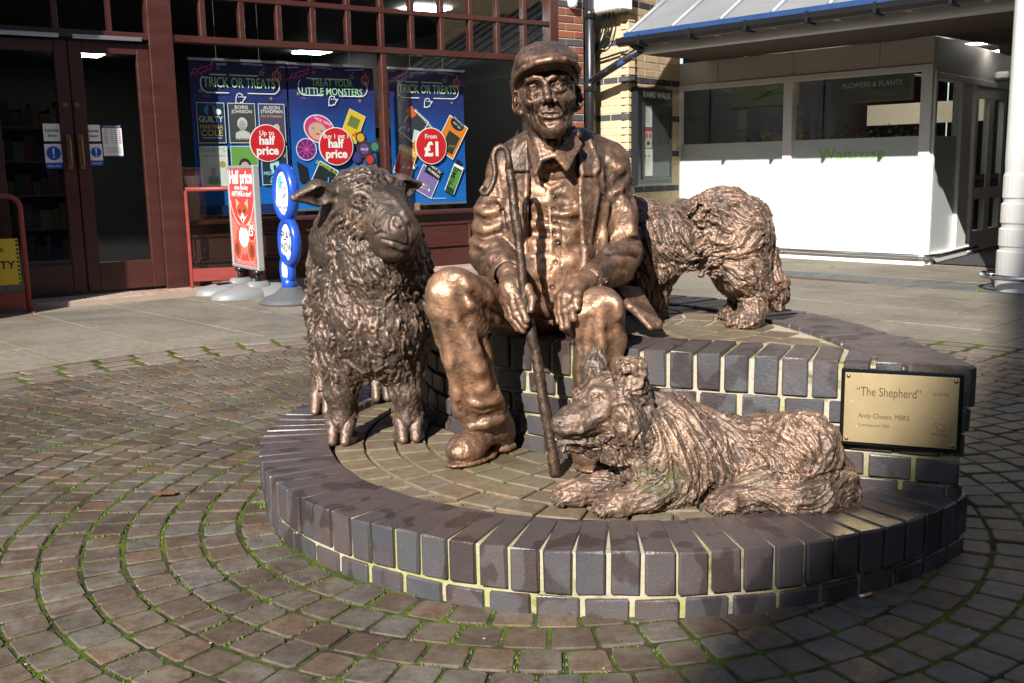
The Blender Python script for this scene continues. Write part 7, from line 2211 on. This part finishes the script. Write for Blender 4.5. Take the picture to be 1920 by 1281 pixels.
collie = empty('lying_dog_statue', at(1320, 900, 2.55)*[1, 1, 0]+[0, 0, .145], label='bronze shaggy sheepdog lying down with its tail curled round', cat='statue')
def build_lying():
    s = Sculpt((.04, 2.24, .125), (.9, 2.86, .47), .0024)
    # trunk
    s.el(at(1275, 842, 2.61), (.15, .125, .118), (0, 10, 0), k=.01)
    s.el(at(1380, 868, 2.62), (.16, .115, .108), k=.05)
    s.el(at(1478, 862, 2.6), (.135, .13, .125), k=.06)
    s.el(at(1500, 850, 2.52), (.098, .088, .11), (0, 20, 0), k=.025)            # haunch
    s.el(at(1232, 828, 2.6), (.105, .112, .11), k=.05)                         # ruff
    s.el(at(1225, 868, 2.54), (.085, .08, .085), k=.05)                       # chest hair
    s.rc(at(1236, 800, 2.61), at(1182, 782, 2.56), .086, .08, k=.05)           # neck
    s.el(at(1275, 888, 2.52), (.06, .05, .06), k=.03)                         # elbow
    # front legs
    s.chain([at(1285, 915, 2.52), at(1215, 932, 2.475), at(1160, 945, 2.45)], [.045, .04, .036], k=.025)
    paw(s, at(1148, 947, 2.447), (-1, -.18, 0), .038)
    s.chain([at(1215, 895, 2.6), at(1135, 915, 2.56), at(1085, 925, 2.53)], [.042, .04, .035], k=.025)
    paw(s, at(1068, 929, 2.525), (-1, -.1, 0), .037)
    # hind leg and tail
    s.chain([at(1485, 920, 2.5), at(1420, 930, 2.47), at(1375, 940, 2.448)], [.055, .047, .04], k=.025)
    paw(s, at(1364, 942, 2.442), (-1, -.1, 0), .042)
    s.chain([at(1560, 880, 2.62), at(1566, 918, 2.52), at(1530, 935, 2.455), at(1485, 937, 2.44), at(1446, 922, 2.445)], [.05, .058, .056, .05, .034], k=.025)
    s.el(at(1530, 900, 2.58), (.06, .06, .08), k=.04)
    # clumps of long hair on back and flank
    rg = np.random.default_rng(5)
    for i in range(70):
        u = rg.uniform(1215, 1540); v0 = 782 if u > 1330 else 772
        v = rg.uniform(v0, 890)
        f = (v-v0)/(890-v0)
        y = 2.53-.03*f+.10*(1-f)**2+.02*(u > 1330)
        p = at(u, v, y); q = at(u+rg.uniform(5, 22), v+rg.uniform(30, 55), y-.012)
        s.rc(p, q, rg.uniform(.010, .018), .004, k=.014)
    s.bx((.5, 2.5, .04), (.6, .5, .105), None, .0, k=.004, op='sub')
    P, Q = s.net(); P, Q = keep_large(P, Q); N = vnormals(P, Q)
    ctrl = [(at(1200, 760, 2.58), (.6, 0, -.5)), (at(1230, 820, 2.5), (.35, 0, -1)), (at(1265, 780, 2.6), (.7, -.3, -.6)), (at(1300, 830, 2.52), (.45, 0, -1)), (at(1350, 800, 2.6), (.7, -.3, -.5)), (at(1370, 860, 2.52), (.15, 0, -1)),
            (at(1430, 790, 2.58), (1, -.2, -.3)), (at(1450, 840, 2.5), (.9, 0, -.7)), (at(1520, 820, 2.55), (.8, 0, -.9)), (at(1550, 870, 2.58), (.3, 0, -1)), (at(1430, 890, 2.48), (-.8, 0, -.5)), (at(1490, 880, 2.46), (.9, 0, -.6)),
            (at(1240, 935, 2.46), (-1, 0, -.15)), (at(1160, 945, 2.42), (-1, 0, -.2)), (at(1110, 915, 2.53), (-1, 0, -.15)), (at(1380, 940, 2.42), (-1, 0, -.05)),
            (at(1560, 930, 2.47), (-.5, -.3, -.5)), (at(1500, 940, 2.40), (-1, 0, .1)), (at(1530, 915, 2.43), (-1, 0, -.5)), (at(1460, 935, 2.41), (-1, 0, .35)), (at(1225, 880, 2.48), (.1, 0, -1)), (at(1280, 890, 2.47), (.4, 0, -1))]
    leg = np.clip(blobs(P, [(at(1160, 945, 2.44), .07), (at(1085, 925, 2.52), .07), (at(1365, 940, 2.44), .06)])*1.6, 0, 1)
    d, a = strands(P, N, ctrl, .0034, .0040, s1=.006, s2=.017, mask=1-.5*leg, warp=.45)
    P = P+N*d[:, None]
    moss = np.clip(blobs(P, [(at(1245, 890, 2.48), .06), (at(1215, 905, 2.47), .05), (at(1420, 915, 2.47), .035), (at(1230, 780, 2.52), .025), (at(1480, 850, 2.47), .02)])*1.3, 0, 1)
    return P, Q, np.clip(.16+.3*np.clip(a*.6+.15, 0, 1)+.4*blobs(P, [(at(1470, 830, 2.47), .07), (at(1260, 830, 2.48), .07), (at(1180, 940, 2.42), .05)]), 0, 1), moss
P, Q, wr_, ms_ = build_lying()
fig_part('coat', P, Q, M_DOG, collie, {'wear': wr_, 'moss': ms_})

def build_collie_head():
    s = Sculpt((.06, 2.36, .26), (.4, 2.72, .58), .0026)
    c = at(1150, 768, 2.53)
    s.el(c, (.085, .07, .072), (0, 12, 0), k=.01)
    s.el(at(1142, 738, 2.535), (.062, .06, .048), (0, 20, 0), k=.03)
    s.el(at(1165, 790, 2.53), (.075, .075, .07), k=.03)
    s.el(at(1128, 752, 2.52), (.055, .055, .05), k=.03)                        # forehead
    s.chain([at(1118, 775, 2.5), at(1083, 789, 2.475), at(1056, 797, 2.46)], [.052, .039, .029], k=.03)   # snout
    s.el(at(1047, 792, 2.452), (.0175, .02, .0165), k=.008)                   # nose
    # lower jaw, open mouth
    s.chain([at(1175, 835, 2.53), at(1115, 842, 2.5), at(1060, 838, 2.468)], [.038, .02, .0145], k=.02)
    s.el(at(1088, 830, 2.47), (.05, .02, .009), (0, 5, 0), k=.01)
    s.ridge([(1041, 806), (1064, 810), (1090, 806), (1112, 800)], .0062, .35, k=.008)
    s.ridge([(1038, 816), (1062, 819), (1090, 816), (1118, 808)], .0068, .08, k=.005, op='sub')
    for x in range(6): s.el(s.hit(1098+x*9, 826-x*1.5+2*math.sin(x*2.1), .002), (.008, .006, .007), k=.007)      # ragged lip
    s.el(s.hit(1050, 793.5, .0005), (.0042, .006, .0034), k=.002, op='sub'); s.el(s.hit(1042.5, 791, .0005), (.0028, .006, .003), k=.002, op='sub')
    s.ridge([(1046, 797), (1047, 803), (1048, 808)], .002, .3, k=.003, op='sub')
    # eye
    e = s.hit(1118, 748, -.0062)
    s.ridge([(1104, 742), (1116, 734), (1130, 736), (1138, 745)], .009, .38, k=.014)
    s.el(s.hit(1118, 748, .004), (.0145, .011, .0105), k=.009, op='sub')
    s.el(e, (.0112, .0112, .0112), k=.002)
    a_ = [s.hit(u, v, .0006) for u, v in ((1108.5, 751), (1112.5, 744.5), (1118.5, 742), (1125, 744.5), (1129.5, 751.5))]; b_ = [s.hit(u, v, .0004) for u, v in ((1109, 752), (1114, 755), (1120, 755.8), (1128.5, 752.5))]
    s.chain(a_, [.0024, .0036, .004, .0036, .0024], k=.003); s.chain(b_, [.0022, .0032, .0032, .0022], k=.003)
    s.el(s.hit(1117.5, 748, .001), (.0042, .003, .0042), k=.001, op='sub')
    s.ridge([(1106, 753), (1099, 760), (1090, 764)], .0028, .3, k=.007, op='sub')
    s.ridge([(1092, 716), (1100, 735), (1096, 755), (1080, 768)], .004, .25, k=.012, op='sub')
    s.el(at(1083, 740, 2.515), (.014, .014, .014), k=.012)
    s.ridge([(1138, 765), (1128, 780), (1108, 790)], .007, .3, k=.014)
    # ears: the near one stands with a square folded tip
    s.chain([at(1185, 750, 2.52), at(1183, 712, 2.52)], [.045, .034], k=.02)
    s.bx(at(1180, 700, 2.515), (.034, .024, .038), (0, -4, 12), .012, k=.014)
    s.bx(at(1186, 686, 2.505), (.033, .026, .014), (0, 8, 12), .008, k=.008)
    s.bx(at(1198, 715, 2.5), (.014, .018, .03), (0, 6, 0), .008, k=.01)
    s.chain([at(1114, 722, 2.6), at(1116, 690, 2.62), at(1119, 660, 2.63)], [.036, .032, .012], k=.02)
    s.el(at(1130, 695, 2.615), (.018, .015, .028), k=.012)
    # cheek fringes
    for i in range(16):
        t_ = i/15
        p = at(1168+34*math.sin(t_*2.2), 742+80*t_, 2.478-.004*math.sin(i)); q = at(1182+34*math.sin(t_*2.2)+6*math.sin(i*3), 765+84*t_, 2.472)
        s.rc(p, q, .012, .005, k=.01)
    for i in range(10):
        p = at(1120+9*i, 840+2*math.sin(i*2), 2.49); q = at(1128+9*i, 868+8*math.sin(i*1.7), 2.485)
        s.rc(p, q, .013, .006, k=.014)
    P, Q = s.net(); P, Q = keep_large(P, Q); N = vnormals(P, Q)
    ctrl = [(at(1050, 805, 2.44), (1, 0, .1)), (at(1090, 795, 2.45), (1, .2, .2)), (at(1115, 770, 2.46), (.6, .3, .6)), (at(1120, 735, 2.47), (.7, .3, .6)), (at(1150, 745, 2.46), (.9, .2, .1)), (at(1150, 780, 2.46), (1, .2, -.5)),
            (at(1180, 770, 2.46), (.4, 0, -1)), (at(1190, 810, 2.46), (.2, 0, -1)), (at(1150, 830, 2.46), (.5, 0, -.9)), (at(1180, 700, 2.49), (.15, 0, 1)), (at(1115, 680, 2.6), (.1, 0, 1)), (at(1110, 850, 2.48), (.6, 0, -.8))]
    face = blobs(P, [(at(1056, 798, 2.45), .055), (at(1095, 782, 2.46), .065), (at(1120, 752, 2.46), .065)])
    hairy = np.clip(1.1-face*1.35, .07, 1)
    d, a = strands(P, N, ctrl, .0026, .0042, s1=.0062, s2=.016, mask=hairy*(1-.55*np.clip(blobs(P, [(at(1182, 697, 2.51), .05), (at(1117, 680, 2.62), .05)])*1.5, 0, 1)))
    P = P+N*(d+.0007*vnoise(P/.007))[:, None]
    return P, Q, np.clip(.12+.25*np.clip(a*.5+.1, 0, 1)*hairy+.6*blobs(P, [(at(1165, 800, 2.46), .035)]), 0, 1), np.clip(blobs(P, [(at(1125, 828, 2.46), .02)]), 0, 1)
P, Q, wr_, ms_ = build_collie_head()
fig_part('head', P, Q, M_DOG, collie, {'wear': wr_, 'moss': ms_})

stander = empty('standing_dog_statue', at(1330, 560, 3.35)*[1, 1, 0]+[0, 0, .487], label='bronze rough-coated dog standing on the upper tier behind the seated man', cat='statue')
def build_stander():
    s = Sculpt((.16, 3.0, .47), (.98, 3.85, 1.03), .0027)
    s.el(at(1358, 432, 3.34), (.14, .125, .135), (0, 20, 0), k=.01)          # rump
    s.el(at(1395, 455, 3.3), (.085, .1, .12), (0, 10, 0), k=.05)             # thigh
    s.el(at(1282, 440, 3.42), (.15, .105, .11), (0, -6, 0), k=.06)           # loin
    s.el(at(1212, 470, 3.5), (.13, .13, .15), k=.06)                          # chest
    s.rc(at(1190, 430, 3.55), at(1110, 395, 3.66), .105, .085, k=.05)         # neck
    s.el(at(1085, 395, 3.68), (.1, .085, .085), k=.03)
    s.rc(at(1075, 400, 3.66), at(1030, 420, 3.6), .05, .032, k=.03)
    for dx in (0, 26): s.rc(at(1085+dx, 370, 3.72), at(1085+dx, 340, 3.74), .03, .014, k=.02)
    # front legs
    s.chain([at(1220, 500, 3.47), at(1226, 555, 3.47), at(1229, 583, 3.48)], [.07, .048, .042], k=.04)
    paw(s, at(1226, 592, 3.47), (-.6, -.6, 0), .04)
    s.chain([at(1185, 500, 3.58), at(1190, 555, 3.6), at(1190, 575, 3.62)], [.065, .045, .04], k=.04)
    paw(s, at(1186, 578, 3.6), (-.6, -.6, 0), .04)
    # hind legs: stifle forward, hock back, upright shank
    s.chain([at(1390, 470, 3.28), at(1400, 515, 3.26), at(1424, 545, 3.27)], [.085, .066, .05], k=.04)
    s.chain([at(1422, 542, 3.27), at(1412, 575, 3.26), at(1405, 598, 3.25)], [.046, .04, .038], k=.02)
    paw(s, at(1399, 602, 3.235), (-.75, -.55, 0), .043)
    s.chain([at(1370, 480, 3.42), at(1385, 520, 3.44), at(1398, 550, 3.46)], [.085, .062, .045], k=.04)
    s.chain([at(1398, 550, 3.46), at(1385, 578, 3.45), at(1380, 590, 3.44)], [.045, .042, .04], k=.02)
    paw(s, at(1375, 591, 3.42), (-.75, -.55, 0), .042)
    # tail hanging down behind
    s.chain([at(1405, 405, 3.36), at(1424, 440, 3.33), at(1436, 485, 3.31), at(1448, 530, 3.3), at(1453, 560, 3.3), at(1460, 578, 3.3)], [.035, .04, .038, .044, .036, .01], k=.02)
    rg = np.random.default_rng(8)
    for i in range(60):                                                       # matted clumps
        u = rg.uniform(1295, 1420); v = rg.uniform(375, 500); 
        y = 3.34-.115*math.sqrt(max(.05, 1-((u-1355)/85)**2-((v-432)/85)**2*.8))
        a_ = math.atan2(v-420, u-1330)
        s.rc(at(u, v, y+.004), at(u+24*math.cos(a_+1.2), v+24*math.sin(a_+1.2)+8, y+.002), rg.uniform(.008, .014), .004, k=.016)
    for i in range(26):                                                       # belly fringe
        u = rg.uniform(1240, 1345); v = 500-20*math.sin((u-1240)/105*3.0)+(1300-u)*.25*(u < 1300)
        s.rc(at(u, v-8, 3.38), at(u+rg.uniform(-6, 10), v+rg.uniform(4, 22), 3.38), .018, .006, k=.014)
    for i in range(22):
        t_ = rg.random(); p = np.array(at(1424, 440, 3.32))*(1-t_)+np.array(at(1452, 560, 3.29))*t_
        s.rc(p+rg.uniform(-.02, .02, 3), p+np.array([.012, -.01, -.06])+rg.uniform(-.015, .015, 3), .014, .004, k=.012)
    s.bx((.55, 3.4, .38), (.7, .6, .1065), None, .0, k=.003, op='sub')
    P, Q = s.net(); P, Q = keep_large(P, Q); N = vnormals(P, Q)
    ctrl = [(at(1215, 410, 3.4), (.5, 0, -1)), (at(1215, 470, 3.37), (.3, 0, -1)), (at(1250, 420, 3.33), (.45, 0, -1)), (at(1262, 480, 3.32), (.8, 0, -.7)), (at(1310, 390, 3.3), (.9, -.2, -.4)), (at(1310, 450, 3.25), (.8, 0, -.6)),
            (at(1360, 370, 3.3), (1, -.3, -.3)), (at(1370, 420, 3.22), (.9, 0, -.5)), (at(1345, 470, 3.23), (.9, 0, .1)), (at(1400, 450, 3.2), (.7, 0, .7)), (at(1400, 500, 3.2), (.8, 0, -.6)), (at(1420, 540, 3.22), (.3, 0, -1)), (at(1405, 590, 3.2), (-.3, 0, -1)),
            (at(1440, 480, 3.26), (.2, 0, -1)), (at(1455, 550, 3.26), (.2, 0, -1)), (at(1230, 540, 3.42), (.2, 0, -1)), (at(1380, 560, 3.4), (0, 0, -1))]
    d, a = strands(P, N, ctrl, .0036, .0044, s1=.0066, s2=.018, warp=.75)
    foot = np.clip(blobs(P, [(at(1402, 600, 3.24), .06), (at(1375, 590, 3.42), .06)])*1.4, 0, 1)
    P = P+N*(d*(1-.55*foot))[:, None]
    return P, Q, np.clip(.14+.32*np.clip(a*.6+.15, 0, 1)+.35*blobs(P, [(at(1375, 460, 3.22), .08), (at(1425, 540, 3.22), .07)]), 0, 1)
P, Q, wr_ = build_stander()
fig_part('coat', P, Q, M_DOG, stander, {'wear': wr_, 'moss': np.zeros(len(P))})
